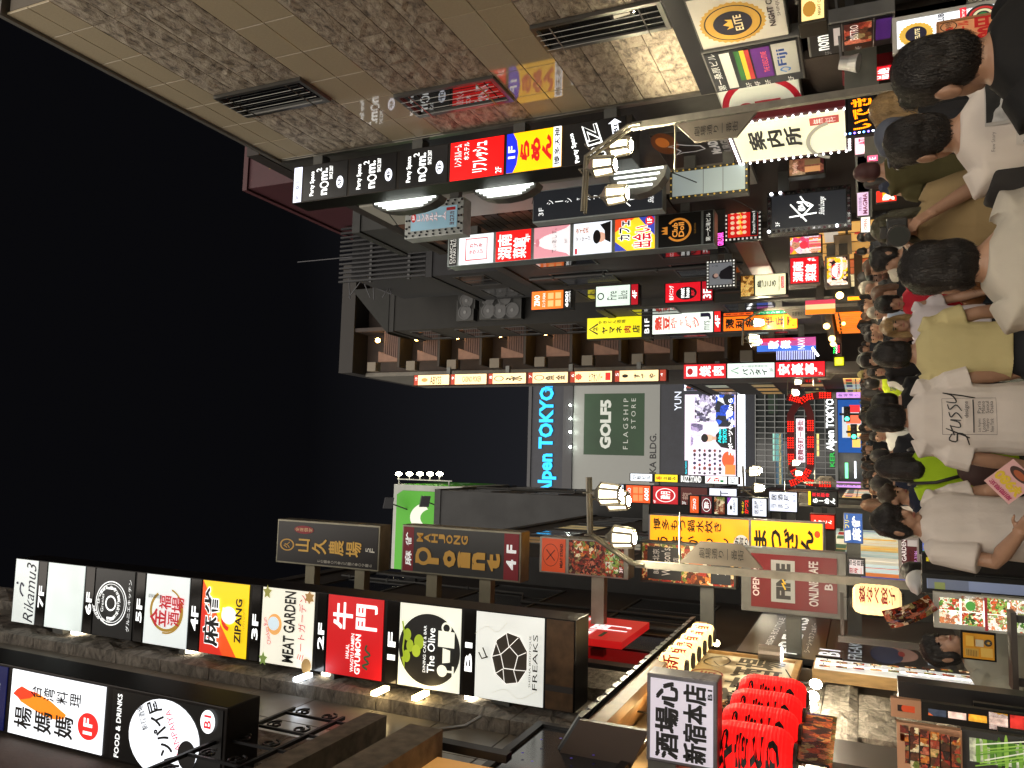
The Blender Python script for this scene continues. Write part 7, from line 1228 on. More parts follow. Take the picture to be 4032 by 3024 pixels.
# blue and red video sign with led stripes
vs_ = S('video_sign', 'blue and red video sign between two panels of white led stripes', 2978, 3215, 1385, 1328, 37.0, 0.3, [dict(col='b04888', em=0.9, items=[('P', [(0, 0), (0.5, 0), (0.35, 1), (0, 1)], '3868c8', {'em': 0.9}), ('P', [(0.7, 0), (1, 0), (1, 0.6), (0.8, 0.7)], 'd83048', {'em': 0.9}), ('V', '歌舞', 0.2, 0.18, 0.8, 0.6, WHT, {'w': 0.03, 'em': 1.3}), ('T', 'NAVI', 0.1, 0.7, 0.9, 0.82, WHT, {'em': 1.2})])], wall=6.4, frame='101014', border=0.03)
for i in range(22):
    z = atY(3060, 1395, 36.8).z - i * 0.075; X = atY(3060, 1398, 36.8).x; MB().box((X - 0.22, 36.8, z), (X + 0.18, 36.83, z + 0.02)).build('led_stripe', mat('b8c0ff', 0.4, em=2.0), vs_)
for a, b in (((2940, 1330), (2962, 1365)), ((3198, 1368), (3222, 1402))):
    MB().tube([atY(a[0], a[1], 36.5), atY(b[0], b[1], 36.5)], 0.05, 6).build('tube_light', mat('ffffff', 0.3, em=5.0), vs_)
S('round_sign', 'round yellow lit sign hanging over the far crowd', 3282, 3326, 1443, 1403, 40.0, 0.15, [dict(col='d8e018', em=1.0, bx=0.05, bz=0.05, items=[('E', 0.5, 0.5, 0.4, 0.4, 'e8e848', {'em': 1.2}), ('T', 'bar', 0.3, 0.4, 0.7, 0.6, '80881c', {'em': 0.4})])], wall=6.4, frame='505818', bracket=(0.5,))
t = S('neon_sign', 'green white and red stacked neon words over the far shops', 3278, 3310, 1395, 1352, 39.0, 0.05, [dict(col='080a08', items=[('T', 'THAI', 0.0, 0.02, 1.0, 0.3, '20ff60', {'w': 0.03, 'em': 2.0}), ('T', 'FOOD', 0.0, 0.36, 1.0, 0.62, 'f0f0f0', {'w': 0.03, 'em': 1.6}), ('T', 'BAR', 0.1, 0.68, 0.9, 0.96, 'ff2050', {'w': 0.03, 'em': 2.0})])], wall=6.4, frame='080808', bracket=(0.5,))

# pipes, cables and boxes on the dark walls
pp = mat((0.07, 0.068, 0.064), 0.5, 0.3)
for lab, pts, r in (('grey drain pipe down the dark block beside the restaurant signs', [(-3.26, 15.8, 4.6), (-3.26, 15.8, 15.0)], 0.06), ('thin conduit on the dark block behind the mahjong sign', [(-3.27, 17.2, 5), (-3.27, 17.2, 9), (-3.27, 18.2, 9.4), (-3.27, 18.2, 14.8)], 0.035), ('grey pipe down the low building behind the floor directory boxes', [(6.64, 26.2, 5.2), (6.64, 26.2, 12.8)], 0.06), ('pipe on the concrete block under the green billboard', [(-1.64, 40.5, 6), (-1.64, 40.5, 21.8)], 0.08)):
    t = thing('drain_pipe', lab, 'pipe', pts[0]); MB().tube(pts, r, 8).build('pipe', pp, t)
    for k in range(4): u = (k + 0.5) / 4; p = Vector(pts[0]).lerp(Vector(pts[-1]), u) if len(pts) == 2 else Vector(pts[-1]) - Vector((0, 0, k * 1.2 + 0.3)); MB().box((p.x - r * 1.3, p.y - r * 1.3, p.z), (p.x + r * 1.3, p.y + r * 1.3, p.z + 0.06)).build('clip', pp, t)
for lab, a, b, sag in (('black cable slanting from the small pale sign to the shisha sign', atY('J990', 'J1100', 15.0), atY('J1640', 'J1400', 20.0), 0.1), ('cable from the bulb bordered sign up to the tube lights', atY('I800', 'I1310', 14.0), atY('I965', 'I1530', 16.6), 0.02), ('cable drooping between the lamp and the tall shisha sign', atY('J30', 'J1150', 14.0), atY('J130', 'J1320', 17.0), 0.15)):
    t = thing('overhead_cable', lab, 'cable', a); MB().tube([a.lerp(b, k / 12) - Vector((0, 0, sag * 4 * (k / 12) * (1 - k / 12))) for k in range(13)], 0.012 if a.y < 25 else 0.02, 5).build('cable', mat((0.015, 0.015, 0.015), 0.6), t)
# ================================================================== people
def remesh(mb, voxel, it=4, amp=0.0, freq=6.0, sd=0.0, stretch=(1, 1, 1), fac=0.5):
    me = bpy.data.meshes.new('form'); me.from_pydata([tuple(v) for v in mb.v], [], mb.f)
    bm = bmesh.new(); bm.from_mesh(me); bmesh.ops.recalc_face_normals(bm, faces=bm.faces); bm.to_mesh(me); bm.free()
    o = bpy.data.objects.new('form', me); scene.collection.objects.link(o)
    r = o.modifiers.new('r', 'REMESH'); r.mode = 'VOXEL'; r.voxel_size = voxel
    s_ = o.modifiers.new('s', 'SMOOTH'); s_.factor = fac; s_.iterations = it
    dg = bpy.context.evaluated_depsgraph_get(); out = bpy.data.meshes.new_from_object(o.evaluated_get(dg))
    bpy.data.objects.remove(o); bpy.data.meshes.remove(me)
    if amp:
        nr = [v.normal.copy() for v in out.vertices]
        for v, n in zip(out.vertices, nr):
            c = v.co; p = Vector((c.x * freq * stretch[0] + sd, c.y * freq * stretch[1], c.z * freq * stretch[2] + sd))
            v.co = c + n * (amp * (noise.noise(p) + 0.5 * noise.noise(p * 2.3)))
    out.polygons.foreach_set('use_smooth', [True] * len(out.polygons)); return out
def loft(mb, rings, n=20):
    """closed loft of super-ellipse rings (cx, cy, z, rx, ry)"""
    vs = []; fs = []
    for cx, cy_, z, rx, ry in rings:
        for k in range(n):
            a = 2 * PI * k / n; c, s_ = math.cos(a), math.sin(a); e_ = 0.8
            vs.append((cx + rx * math.copysign(abs(c) ** e_, c), cy_ + ry * math.copysign(abs(s_) ** e_, s_), z))
    m = len(rings)
    for i in range(m - 1):
        for k in range(n): fs.append((i * n + k, i * n + (k + 1) % n, (i + 1) * n + (k + 1) % n, (i + 1) * n + k))
    fs += [tuple(range(n))[::-1], tuple(range((m - 1) * n, m * n))]; mb.add(vs, fs)
SKIN = mat((0.36, 0.205, 0.135), 0.5, var=0.12, vscale=9); SKIN2 = mat((0.30, 0.16, 0.10), 0.5, var=0.12, vscale=9); SKIN3 = mat((0.12, 0.06, 0.04), 0.5)
def hairm(col): return mat(col, 0.42, var=0.35, vscale=60, bump=0.5, bscale=90, stretch=(3, 3, 0.35))
HB = hairm((0.010, 0.008, 0.008)); HBR = hairm((0.10, 0.045, 0.022)); HGR = hairm((0.38, 0.34, 0.27)); HBL = hairm((0.30, 0.19, 0.08)); HDB = hairm((0.035, 0.019, 0.012))
def cloth(col, b=0.35): return mat(col, 0.85, var=0.10, vscale=5, bump=b, bscale=9, spec=0.2)
def hand(mb, w, d, up, s=1.0, curl=0.5, side=1):
    """palm, four unequal bent fingers and a thumb; w wrist, d forearm direction, up = back of the hand"""
    d = Vector(d).normalized(); up = Vector(up); up = (up - d * up.dot(d)).normalized(); sd = d.cross(up) * side
    mb.obox(w + d * 0.045 * s, sd * 0.038 * s, up * 0.014 * s, d * 0.052 * s)
    for i, L in enumerate((0.074, 0.084, 0.078, 0.06)):
        a = w + d * 0.09 * s + sd * (0.03 - 0.02 * i) * s; b = a + (d * math.cos(curl * 0.6) - up * math.sin(curl * 0.6)) * L * 0.5 * s; c = b + (d * math.cos(curl * 1.7) - up * math.sin(curl * 1.7)) * L * 0.5 * s
        mb.tube([a - d * 0.02 * s, a, b, c], [0.010 * s, 0.010 * s, 0.009 * s, 0.007 * s], 6)
    a = w + d * 0.025 * s + sd * 0.035 * s; b = a + (d * 0.6 + sd * 0.7 - up * 0.3).normalized() * 0.035 * s; c = b + (d * 0.9 + sd * 0.15 - up * 0.4).normalized() * 0.032 * s
    mb.tube([a - sd * 0.015 * s, a, b, c], [0.013 * s, 0.012 * s, 0.010 * s, 0.008 * s], 6)
HANG = ((0.072, -0.02, -0.28), (0.10, 0.05, -0.525))
def figure(h=1.7, arms=(HANG, HANG), shirt='tee', loose=1.0, hair='short', sit=False, step=0.12, bottom='trousers', q=2, head=(0, 0), slim=1.0, sleeve=0.72, hem=0.0, sd=0.0):
    """meshes of one body in local metres, facing +Y"""
    vx = {3: 0.0075, 2: 0.011, 1: 0.02}[q]; s = h / 1.72; P = lambda x, y, z: Vector((x * s, y * s, z * s))
    drop = 0.43 if sit else 0.0
    def Q(x, y, z): return Vector((x * s, y * s, (z - (drop if z > 0.6 else 0)) * s))
    zb = lambda z: (z - drop) * s
    B = MB()
    tor = [(0, 0, .86, .155, .105), (0, 0, .95, .165, .11), (0, .0, 1.06, .14, .095), (0, .0, 1.2, .155, .105), (0, -.005, 1.32, .17, .108), (0, -.01, 1.41, .172, .092), (0, -.012, 1.465, .11, .075), (0, -.008, 1.50, .062, .062)]
    loft(B, [(cx * s, cy_ * s, zb(z), rx * s * slim * (0.9 if shirt and z < 1.47 else 1), ry * s * (0.85 if shirt and z < 1.47 else 1)) for cx, cy_, z, rx, ry in tor])
    yaw, pit = head; hc = Vector((0, 0.018 * s, zb(1.605))); R = Matrix.Rotation(yaw, 3, 'Z') @ Matrix.Rotation(pit, 3, 'X')
    nb = Vector((0, -0.008 * s, zb(1.46)))
    hd = lambda x, y, z: hc + R @ (Vector((x, y, z)) * s)
    B.tube([nb, hd(0, -0.02, -0.06)], [0.062 * s, 0.058 * s], 12)
    def hball(c, r, sc, n=14, m=10):
        k = len(B.v); B.ball((0, 0, 0), r * s, n, m, sc)
        for i in range(k, len(B.v)): B.v[i] = hc + R @ (B.v[i] + Vector(c) * s)
    hball((0, -0.006, 0.012), 0.1, (0.755, 0.95, 1.02)); hball((0, 0.03, -0.055), 0.06, (0.92, 0.95, 1.05)); hball((0, 0.093, -0.02), 0.016, (0.8, 1.1, 1.6)); hball((0, 0.07, -0.098), 0.022, (1, 1, 0.8))
    for e_ in (-1, 1): hball((e_ * 0.081, -0.008, -0.012), 0.033, (0.36, 0.75, 1.15), 10, 8)
    sh = [Q(-0.176 * slim, -0.01, 1.405), Q(0.176 * slim, -0.01, 1.405)]; el = []; wr = []
    for i, sg in enumerate((-1, 1)):
        (ex, ey, ez), (wx, wy, wz) = arms[i]; e_ = sh[i] + Vector((sg * ex, ey, ez)) * s; w_ = sh[i] + Vector((sg * wx, wy, wz)) * s; el.append(e_); wr.append(w_)
        B.tube([sh[i], sh[i].lerp(e_, .5), e_, e_.lerp(w_, .3), w_, w_ + (w_ - e_).normalized() * 0.02], [r * s for r in (.05, .047, .043, .046, .031, .029)], 12)
        hand(B, w_, w_ - e_, Vector((sg, 0.3, 0.2)), s, 0.55, -sg)
    hip = [Q(-0.085, 0, .9), Q(0.085, 0, .9)]
    if sit: kn = [P(-.11, .42, .47), P(.11, .42, .47)]; an = [P(-.1, .40, .09), P(.1, .40, .09)]
    else: kn = [P(-.09, .03 + step * .5, .49), P(.09, .03 - step * .4, .49)]; an = [P(-.09, step, .09), P(.09, -step, .09)]
    for i in (0, 1):
        B.tube([hip[i], hip[i].lerp(kn[i], .5), kn[i], kn[i].lerp(an[i], .3), an[i]], [r * s for r in (.092, .078, .056, .057, .038)], 12)
        B.tube([an[i] + Vector((0, -0.03, -0.035)) * s, an[i] + Vector((0, 0.05, -0.045)) * s, an[i] + Vector((0, 0.15, -0.06)) * s], [.04 * s, .042 * s, .03 * s], 10)
    out = {'body': remesh(B, vx * (0.8 if q == 3 else 1), 3)}
    # shirt -----------------------------------------------------------
    C = MB(); l = loose; hz = .84 + hem
    if shirt:
        rr = [(0, 0, hz, .168 * l, .125 * l), (0, 0, .95, .17 * l, .125 * l), (0, 0, 1.06, .163 * l, .118 * l), (0, 0, 1.2, .17 * l, .122 * l), (0, -.005, 1.32, .19 * min(l, 1.12), .124), (0, -.01, 1.415, .19, .106), (0, -.012, 1.462, .125, .088), (0, -.01, 1.492, .076, .076)]
        loft(C, [(cx * s, cy_ * s, zb(z), rx * s * slim, ry * s) for cx, cy_, z, rx, ry in rr])
        for i in (0, 1):
            e_ = sh[i].lerp(el[i], sleeve)
            pts = [sh[i] + Vector(((0.03 if i == 0 else -0.03) * s, 0, 0.0)), sh[i], sh[i].lerp(e_, .5), e_]; rs = [.076, .078, .076 * (0.5 + 0.5 * l), .078 * (0.4 + 0.6 * l)]
            if sleeve > 1.2: pts = [sh[i], el[i], el[i].lerp(wr[i], 0.9)]; rs = [.072, .06, .045]
            C.tube(pts, [r * s for r in rs], 14)
        out['shirt'] = remesh(C, vx, 4, 0.014 * s, 4.2, sd, (1, 1, 0.55))
    # trousers ----------------------------------------------------------
    D = MB(); tl = {'trousers': 0.97, 'shorts': 0.42, 'skirt': 0.0}[bottom]
    loft(D, [(0, 0, zb(.80), .175 * s * slim, .125 * s), (0, 0, zb(.9), .172 * s * slim, .122 * s), (0, 0, zb(1.02), .152 * s * slim, .108 * s)])
    for i in (0, 1):
        k_ = kn[i]; end = an[i] + Vector((0, 0, 0.02)) if bottom == 'trousers' else hip[i].lerp(kn[i], 0.88)
        if bottom == 'trousers': D.tube([hip[i], hip[i].lerp(k_, .5), k_, end], [r * s for r in (.1, .092, .074, .062)], 12)
        else: D.tube([hip[i], hip[i].lerp(k_, .5), end], [r * s for r in (.105, .108, .105)], 12)
    out['trousers' if bottom == 'trousers' else 'shorts'] = remesh(D, vx * 1.2, 3, 0.006 * s, 6, sd)
    E_ = MB()
    for i in (0, 1):
        E_.tube([an[i] + Vector((0, -0.05, -0.03)) * s, an[i] + Vector((0, 0.05, -0.035)) * s, an[i] + Vector((0, 0.17, -0.055)) * s], [.05 * s, .05 * s, .034 * s], 10); E_.obox(an[i] + Vector((0, 0.06, -0.075)) * s, Vector((.045 * s, 0, 0)), Vector((0, .14 * s, 0)), Vector((0, 0, .015 * s)))
    out['shoes'] = remesh(E_, vx * 1.4, 2)
    # hair ----------------------------------------------------------------
    G = MB()
    def gb(c, r, n=16, m=12):
        k = len(G.v); G.ball((0, 0, 0), 1, n, m, tuple(a * s for a in r))
        for i in range(k, len(G.v)): G.v[i] = hc + R @ (G.v[i] + Vector(c) * s)
    if hair != 'bald':
        vol = {'short': 1.0, 'full': 1.07, 'crop': 0.95, 'cap': 1.0, 'long': 1.05, 'bob': 1.06}.get(hair, 1.0)
        gb((0, -0.018, 0.036), (.084 * vol, .104 * vol, .098 * vol)); gb((0, -0.044, -0.012), (.079 * vol, .072 * vol, .088 * vol)); gb((0, 0.056, 0.078), (.062 * vol, .036, .034))
        if hair in ('full', 'long', 'bob'): gb((0, 0.045, 0.066), (.076, .05, .045)); [gb((e_ * .062, -0.01, -0.01), (.026, .05, .08)) for e_ in (-1, 1)]
        if hair in ('long', 'bob'):
            L = 0.30 if hair == 'long' else 0.12
            G.tube([hd(0, -0.05, 0.0), hd(0, -0.062, -0.1), hd(0, -0.07, -0.1 - L * .6), hd(0, -0.075, -0.1 - L)], [r * s for r in (.08, .085, .08, .05)], 14)
            for e_ in (-1, 1): G.tube([hd(e_ * .072, -0.005, 0.03), hd(e_ * .083, 0.0, -0.08), hd(e_ * .085, 0.0, -0.1 - L * .8)], [r * s for r in (.03, .032, .018)], 10)
        if hair == 'cap':
            k = len(G.v); G.ball((0, 0, 0), 1, 14, 6, (.062 * s, .07 * s, .012 * s))
            for i in range(k, len(G.v)): G.v[i] = hc + R @ (G.v[i] + Vector((0, .10, .052)) * s)
        out['strands'] = None
        out['hair'] = remesh(G, vx, 2, 0.006 * s if hair != 'cap' else 0.0, 26, sd, (1, 1, 0.4))
    out['face'] = (hc, R, s); out['pts'] = dict(sh=sh, el=el, wr=wr); return out
def strands(fig, n, L=0.05, sd=0):
    """fine locks lying over the hair, swept from the crown"""
    me = fig['hair']; hc, R, s = fig['face']; rn = random.Random(sd); mb = MB(); vs = me.vertices; top = hc + R @ Vector((0, -0.03 * s, 0.14 * s))
    for k in range(n):
        v = vs[rn.randrange(len(vs))]; p = v.co.copy(); nn = v.normal.copy()
        if nn.z < -0.6: continue
        fl = (p - top); fl = fl - nn * fl.dot(nn); fl = fl.normalized() if fl.length > 1e-4 else Vector((1, 0, 0)); fl = (fl + Vector((rn.uniform(-.35, .35), rn.uniform(-.35, .35), -0.25))); fl = (fl - nn * fl.dot(nn)).normalized()
        l = L * rn.uniform(0.5, 1.3); sd_ = fl.cross(nn).normalized(); w = 0.0016 * rn.uniform(0.7, 1.8); pts = []
        for j in range(4):
            u = j / 3; pts.append(p + fl * (l * (u - 0.3)) + nn * (0.0015 + 0.006 * rn.random() * u * u - 0.35 * l * (u - 0.3) ** 2) + sd_ * (0.006 * math.sin(u * 3 + k)))
        m = len(mb.v)
        for j, q_ in enumerate(pts): ww = w * (1 - 0.75 * j / 3); mb.v += [q_ + sd_ * ww, q_ - sd_ * ww]
        mb.f += [[m + 2 * j, m + 2 * j + 1, m + 2 * j + 3, m + 2 * j + 2] for j in range(3)]; mb.mi += [0] * 3
    return mb
def put_person(label, x, y, Y, fig, cols, face=0.0, group=None, look=False, dz=0.0, top=None):
    """stand a figure so that its head top is seen at picture point x, y at distance Y"""
    p = atY(x, y, Y) if top is None else Vector(top)
    t = bpy.data.objects.new('person', fig['body']); t['label'] = label; t['category'] = 'person'
    if group: t['group'] = group
    t.location = (p.x, Y if top is None else p.y, 0.0 + dz); t.rotation_euler = (0, 0, face); reg(t)
    def setm(o, m):
        if not o.data.materials: o.data.materials.append(m)
        o.material_slots[0].link = 'OBJECT'; o.material_slots[0].material = m
    setm(t, cols.get('skin', SKIN))
    for k in ('shirt', 'trousers', 'shorts', 'shoes', 'hair'):
        if k in fig and k in cols:
            o = bpy.data.objects.new('cap' if k == 'hair' and cols.get('cap') else k, fig[k]); o.parent = t; reg(o); setm(o, cols[k])
    if cols.get('strand') and 'hair' in fig and not cols.get('cap'):
        o = strands(fig, 2600 if Y < 4 else 1300, 0.05, int(abs(x))).build('hair_locks', cols['hair'], None, loc=(0, 0, 0), fix=False); o.parent = t; o['kind'] = 'stuff'
    if look:
        hc, R, s = fig['face']; V = lambda a, b, c: hc + R @ (Vector((a, b, c)) * s)
        for e_ in (-1, 1):
            for nm, c, sz, m in (('eye', (e_ * .031, .083, .004), (.0125, .006, .0065), mat((0.015, 0.01, 0.008), 0.2)), ('eyebrow', (e_ * .033, .086, .024), (.019, .007, .0042), HB)):
                mb = MB(); mb.ball((0, 0, 0), 1, 8, 5, tuple(a * s for a in sz)); mb.v = [V(*c) + R @ v for v in mb.v]; o = mb.build(nm, m, None, loc=(0, 0, 0)); o.parent = t
        mb = MB(); mb.ball((0, 0, 0), 1, 8, 5, (.024 * s, .008 * s, .007 * s)); mb.v = [V(0, .088, -.064) + R @ v for v in mb.v]; o = mb.build('mouth', mat((0.25, 0.08, 0.06), 0.4), None, loc=(0, 0, 0)); o.parent = t
    return t
def addon(t, name, mb, m, smooth=True):
    """part given in the person's own metres"""
    o = mb.build(name, m, None, loc=(0, 0, 0), smooth=smooth); o.parent = t; return o
def hgt(x, y, Y): return atY(x, y, Y).z
def on_back(t, mesh, items, cx, cz, w, h, off=0.004, front=False):
    """print on a garment: artwork projected on to the cloth"""
    bv = BVHTree.FromPolygons([v.co.copy() for v in mesh.vertices], [tuple(p.vertices) for p in mesh.polygons])
    n0 = len(NEW); F = Face((cx - w / 2, -1.0, cz + h / 2), (1, 0, 0), w, h) if not front else Face((cx + w / 2, 1.0, cz + h / 2), (-1, 0, 0), w, h)
    hold = bpy.data.objects.new('hold', None); draw(hold, F, items)
    made = NEW[n0:]; del NEW[n0:]
    for q_, o in enumerate(made):
        bm = bmesh.new(); bm.from_mesh(o.data)
        if len(bm.faces) < 40: bmesh.ops.subdivide_edges(bm, edges=bm.edges[:], cuts=5, use_grid_fill=True)
        for v in bm.verts:
            d = Vector((0, 1 if not front else -1, 0)); hit = bv.ray_cast(Vector((v.co.x, -1.0 if not front else 1.0, v.co.z)), d)
            if hit[0] is not None: v.co = hit[0] - d * (off + 0.0012 * q_)
        bm.to_mesh(o.data); bm.free(); o.parent = t; o.name = 'shirt_print'; reg(o)
    bpy.data.objects.remove(hold)
WT = cloth((0.62, 0.56, 0.52)); KH = cloth((0.50, 0.43, 0.22)); BG = cloth((0.46, 0.42, 0.36)); BK = cloth((0.012, 0.012, 0.013)); NV = cloth((0.018, 0.022, 0.04)); LM = cloth((0.34, 0.52, 0.02)); RD = cloth((0.42, 0.02, 0.035)); OL = cloth((0.065, 0.056, 0.022)); JN = cloth((0.10, 0.14, 0.2)); DJ = cloth((0.02, 0.021, 0.025)); GY_ = cloth((0.3, 0.3, 0.29)); TN = cloth((0.28, 0.2, 0.1))
SHB = mat((0.02, 0.02, 0.02), 0.5); SHW = mat((0.6, 0.6, 0.6), 0.5)
def person(label, x, y, Y, face=0.0, skin=None, shirt_c=BK, trous_c=DJ, hair_c=HB, shoes_c=SHB, look=False, cap=False, sit=False, group=None, **kw):
    h = hgt(x, y, Y); hh = h + (0.43 * h / 1.29 if sit else 0); f = figure(h=hh / 1.012, sit=sit, **kw)
    t = put_person(label, x, y, Y, f, {'strand': kw.get('q', 2) == 3 or Y < 8, 'skin': skin or SKIN, 'shirt': shirt_c, 'trousers': trous_c, 'shorts': trous_c, 'shoes': shoes_c, 'hair': hair_c, 'cap': cap}, face, group, look); return t, f
# ---------------------------------------------------------------- near people
t, f = person('man with thick black hair in a black shirt, nearest at the right edge', 3500, 300, 2.25, 0.25, q=3, hair='short', loose=1.12, shirt_c=BK, sd=1)
t, f = person('man with black hair in a white shirt with dark sleeves and a photo print', 3474, 572, 3.0, -0.15, q=3, hair='short', loose=1.18, shirt_c=WT, sd=2, head=(0.35, 0), hem=-0.05)
pm = patchmat(('181818', '787878', '404040', 'b0b0b0', '282828'), 9, rough=0.8)
on_back(t, f['shirt'], [('R', 0.3, 0.05, 1.0, 1.0, 'a8a4a0'), ('M', 0.34, 0.06, 1.0, 0.95, pm), ('E', 0.62, 0.5, 0.22, 0.16, '989490'), ('E', 0.56, 0.4, 0.12, 0.1, '201e1e'), ('R', 0.04, 0.3, 0.28, 1.0, 'b8b2ae'), ('T', 'Few things\nto do with\nfriends', 0.06, 0.35, 0.26, 0.7, '282626'), ('T', 'Few Story', 0.0, 0.1, 0.22, 0.14, '605c5a')], 0.05, 1.18, 0.28, 0.34)
for i in (0, 1):
    a, b = f['pts']['sh'][i], f['pts']['el'][i]; sl = MB(); sl.tube([a.lerp(b, .05), a.lerp(b, .4), a.lerp(b, .85)], [.084, .094, .104], 14); m_ = remesh(sl, 0.01, 4, 0.008, 7, i); m_.materials.append(cloth((0.03, 0.028, 0.028))); o = bpy.data.objects.new('dark_sleeve', m_); o.parent = t; reg(o)
t, f = person('person with black hair in a large beige shirt with a thin dark strap', 3541, 1062, 2.7, 0.1, q=3, hair='full', loose=1.22, shirt_c=BG, sd=3)
bv = BVHTree.FromPolygons([v.co.copy() for v in f['shirt'].vertices], [tuple(p_.vertices) for p_ in f['shirt'].polygons]); pts = []
for k in range(15):
    u = k / 14; x_ = -0.14 + 0.02 * u; z_ = 1.37 * hgt(3541, 1062, 2.7) / 1.72 - u * 0.5; hit = bv.ray_cast(Vector((x_, -1, z_)), Vector((0, 1, 0)))
    if hit[0] is not None: pts.append(hit[0] + Vector((0, -0.004, 0)))
if len(pts) > 2: addon(t, 'bag_strap', MB().tube(pts, 0.008, 6), mat((0.02, 0.02, 0.04), 0.6))
t, f = person('person from behind in a khaki yellow shirt and black jeans', 3437, 1397, 5.4, 0.05, q=3, hair='full', loose=1.14, shirt_c=KH, sd=4, step=0.05, hem=0.12)
addon(t, 'belt_tag', MB().box((0.06, -0.14, 0.80), (0.08, -0.12, 0.85)), mat((0.6, 0.6, 0.58), 0.5))
t, f = person('man from behind in a loose white shirt with a black script print', 3407, 1646, 5.35, 0.02, q=3, hair='full', loose=1.32, sleeve=0.9, shirt_c=WT, trous_c=DJ, sd=5, hem=-0.1, step=0.08)
stx = spline([(0.02, 0.62), (0.1, 0.52), (0.16, 0.66), (0.04, 0.78), (0.2, 0.5)])
on_back(t, f['shirt'], [('L', [(0.08, 0.0), (0.92, 0.0), (0.92, 1.0), (0.08, 1.0)], 0.008, '2c2a2c', {'closed': 1}), ] + [('L', spline(p_, 14), 0.03, '121014', {'taper': 0.3}) for p_ in ([(0.1, 0.18), (-0.04, 0.12), (-0.08, 0.26), (0.1, 0.28), (0.06, 0.42), (-0.16, 0.5)], [(0.0, 0.5), (0.22, 0.06)], [(0.06, 0.22), (0.3, 0.14)], [(0.28, 0.14), (0.24, 0.32), (0.36, 0.3), (0.42, 0.14), (0.4, 0.34)], [(0.6, 0.12), (0.48, 0.16), (0.58, 0.26), (0.44, 0.36)], [(0.78, 0.1), (0.66, 0.14), (0.76, 0.26), (0.62, 0.36)], [(0.84, 0.08), (0.82, 0.26), (0.98, 0.2), (1.06, 0.02)], [(1.06, 0.02), (0.98, 0.36), (0.92, 0.62)])] + [('T', 'designs', 0.46, 0.4, 0.84, 0.5, '403e40'), ('R', 0.12, 0.56, 0.88, 0.585, '3a383a'), ('T', 'Los Angeles\nLondon\nTokyo\nNew York', 0.14, 0.64, 0.44, 0.94, '4a484a'), ('T', 'Paris\nMilano\nSeoul\nOsaka', 0.56, 0.64, 0.84, 0.94, '4a484a')], 0.0, 1.15, 0.25, 0.27)
t, f = person('long haired person in a lime green shirt, grey shorts and small maroon backpack', 3443, 1838, 6.2, -0.1, q=3, hair='bob', loose=1.2, shirt_c=LM, trous_c=cloth((0.06, 0.065, 0.055)), bottom='shorts', sd=6, hem=-0.02)
bp2 = MB(); bp2.ball((0.02, -0.19, 1.0), 1, 16, 12, (0.12, 0.06, 0.15)); bm_ = remesh(bp2, 0.015, 2, 0.006, 8); o = bpy.data.objects.new('backpack', bm_); bm_.materials.append(mat((0.05, 0.022, 0.02), 0.7, var=0.2)); o.parent = t; reg(o)
for e_ in (-1, 1): addon(t, 'strap', MB().tube([(0.02 + e_ * 0.05, -0.17, 1.12), (0.02 + e_ * 0.1, -0.155, 1.26), (0.02 + e_ * 0.12, -0.10, 1.41), (e_ * 0.12, 0.02, 1.42)], 0.012, 6), mat((0.02, 0.018, 0.018), 0.6))
t, f = person('woman with tied black hair in a white top holding a pink price card', 3431, 2052, 5.0, -2.45, q=3, hair='full', loose=1.12, shirt_c=WT, sd=7, head=(0.0, -0.3), arms=(((0.07, 0.02, -0.28), (-0.0, 0.2, -0.45)), ((0.08, 0.05, -0.27), (0.06, 0.3, -0.36))), look=True)
cp = [atY('G%d' % a if b < 1659 else 'G%d' % a, 'G%d' % b, 4.55) for a, b in ((1400, 1455), (1590, 1315), (1760, 1480), (1560, 1610))]
pc = thing('price_card', 'pink tilted price card with yellow figures in the hand of the woman in white', 'card', sum(cp, Vector()) / 4)
es_ = (cp[1] - cp[0]); et_ = (cp[3] - cp[0]); et_ = et_ - es_ * (et_.dot(es_) / es_.dot(es_)); up_ = es_ if es_.z > 0 else -es_
F = Face(cp[3] + (cp[0] - cp[3]) * 0, (cp[0] - cp[3]), (cp[0] - cp[3]).length, (cp[1] - cp[0]).length, (cp[1] - cp[0]))
F = Face(cp[0], cp[1] - cp[0], (cp[1] - cp[0]).length, (cp[3] - cp[0]).length, cp[3] - cp[0])
if F.n.y > 0: F.n = -F.n
# the card reads downwards along its long side, as it is held in the picture
F2 = Face(cp[3], cp[0] - cp[3], (cp[3] - cp[0]).length, (cp[1] - cp[0]).length, cp[1] - cp[0])
if F2.n.y > 0: F2.n = -F2.n
panel(pc, F2, 'd8a8a8', [('T', '期間限定', 0.08, 0.06, 0.92, 0.2, 'b02860', {'w': 0.03}), ('T', '¥980', 0.04, 0.26, 0.98, 0.58, 'd8b828', {'w': 0.05}), ('E', 0.5, 0.8, 0.36, 0.16, '3a1c10'), ('E', 0.5, 0.78, 0.22, 0.09, 'a05028')], thick=0.006, name='card')
t, f = person('man in a dark navy shirt looking down at his phone on the left', 3455, 1952, 7.2, -2.4, q=2, hair='short', shirt_c=NV, trous_c=cloth((0.07, 0.035, 0.03)), hair_c=HDB, sd=8, head=(0, -0.35), arms=(HANG, ((0.05, 0.04, -0.27), (-0.02, 0.28, -0.2))), look=True)
w_ = f['pts']['wr'][1]; addon(t, 'phone', MB().obox(w_ + Vector((0, 0.09, 0.05)), (0.036, 0, 0), (0, 0.012, 0.07), (0, 0.004, 0)), mat((0.03, 0.03, 0.035), 0.2), False)
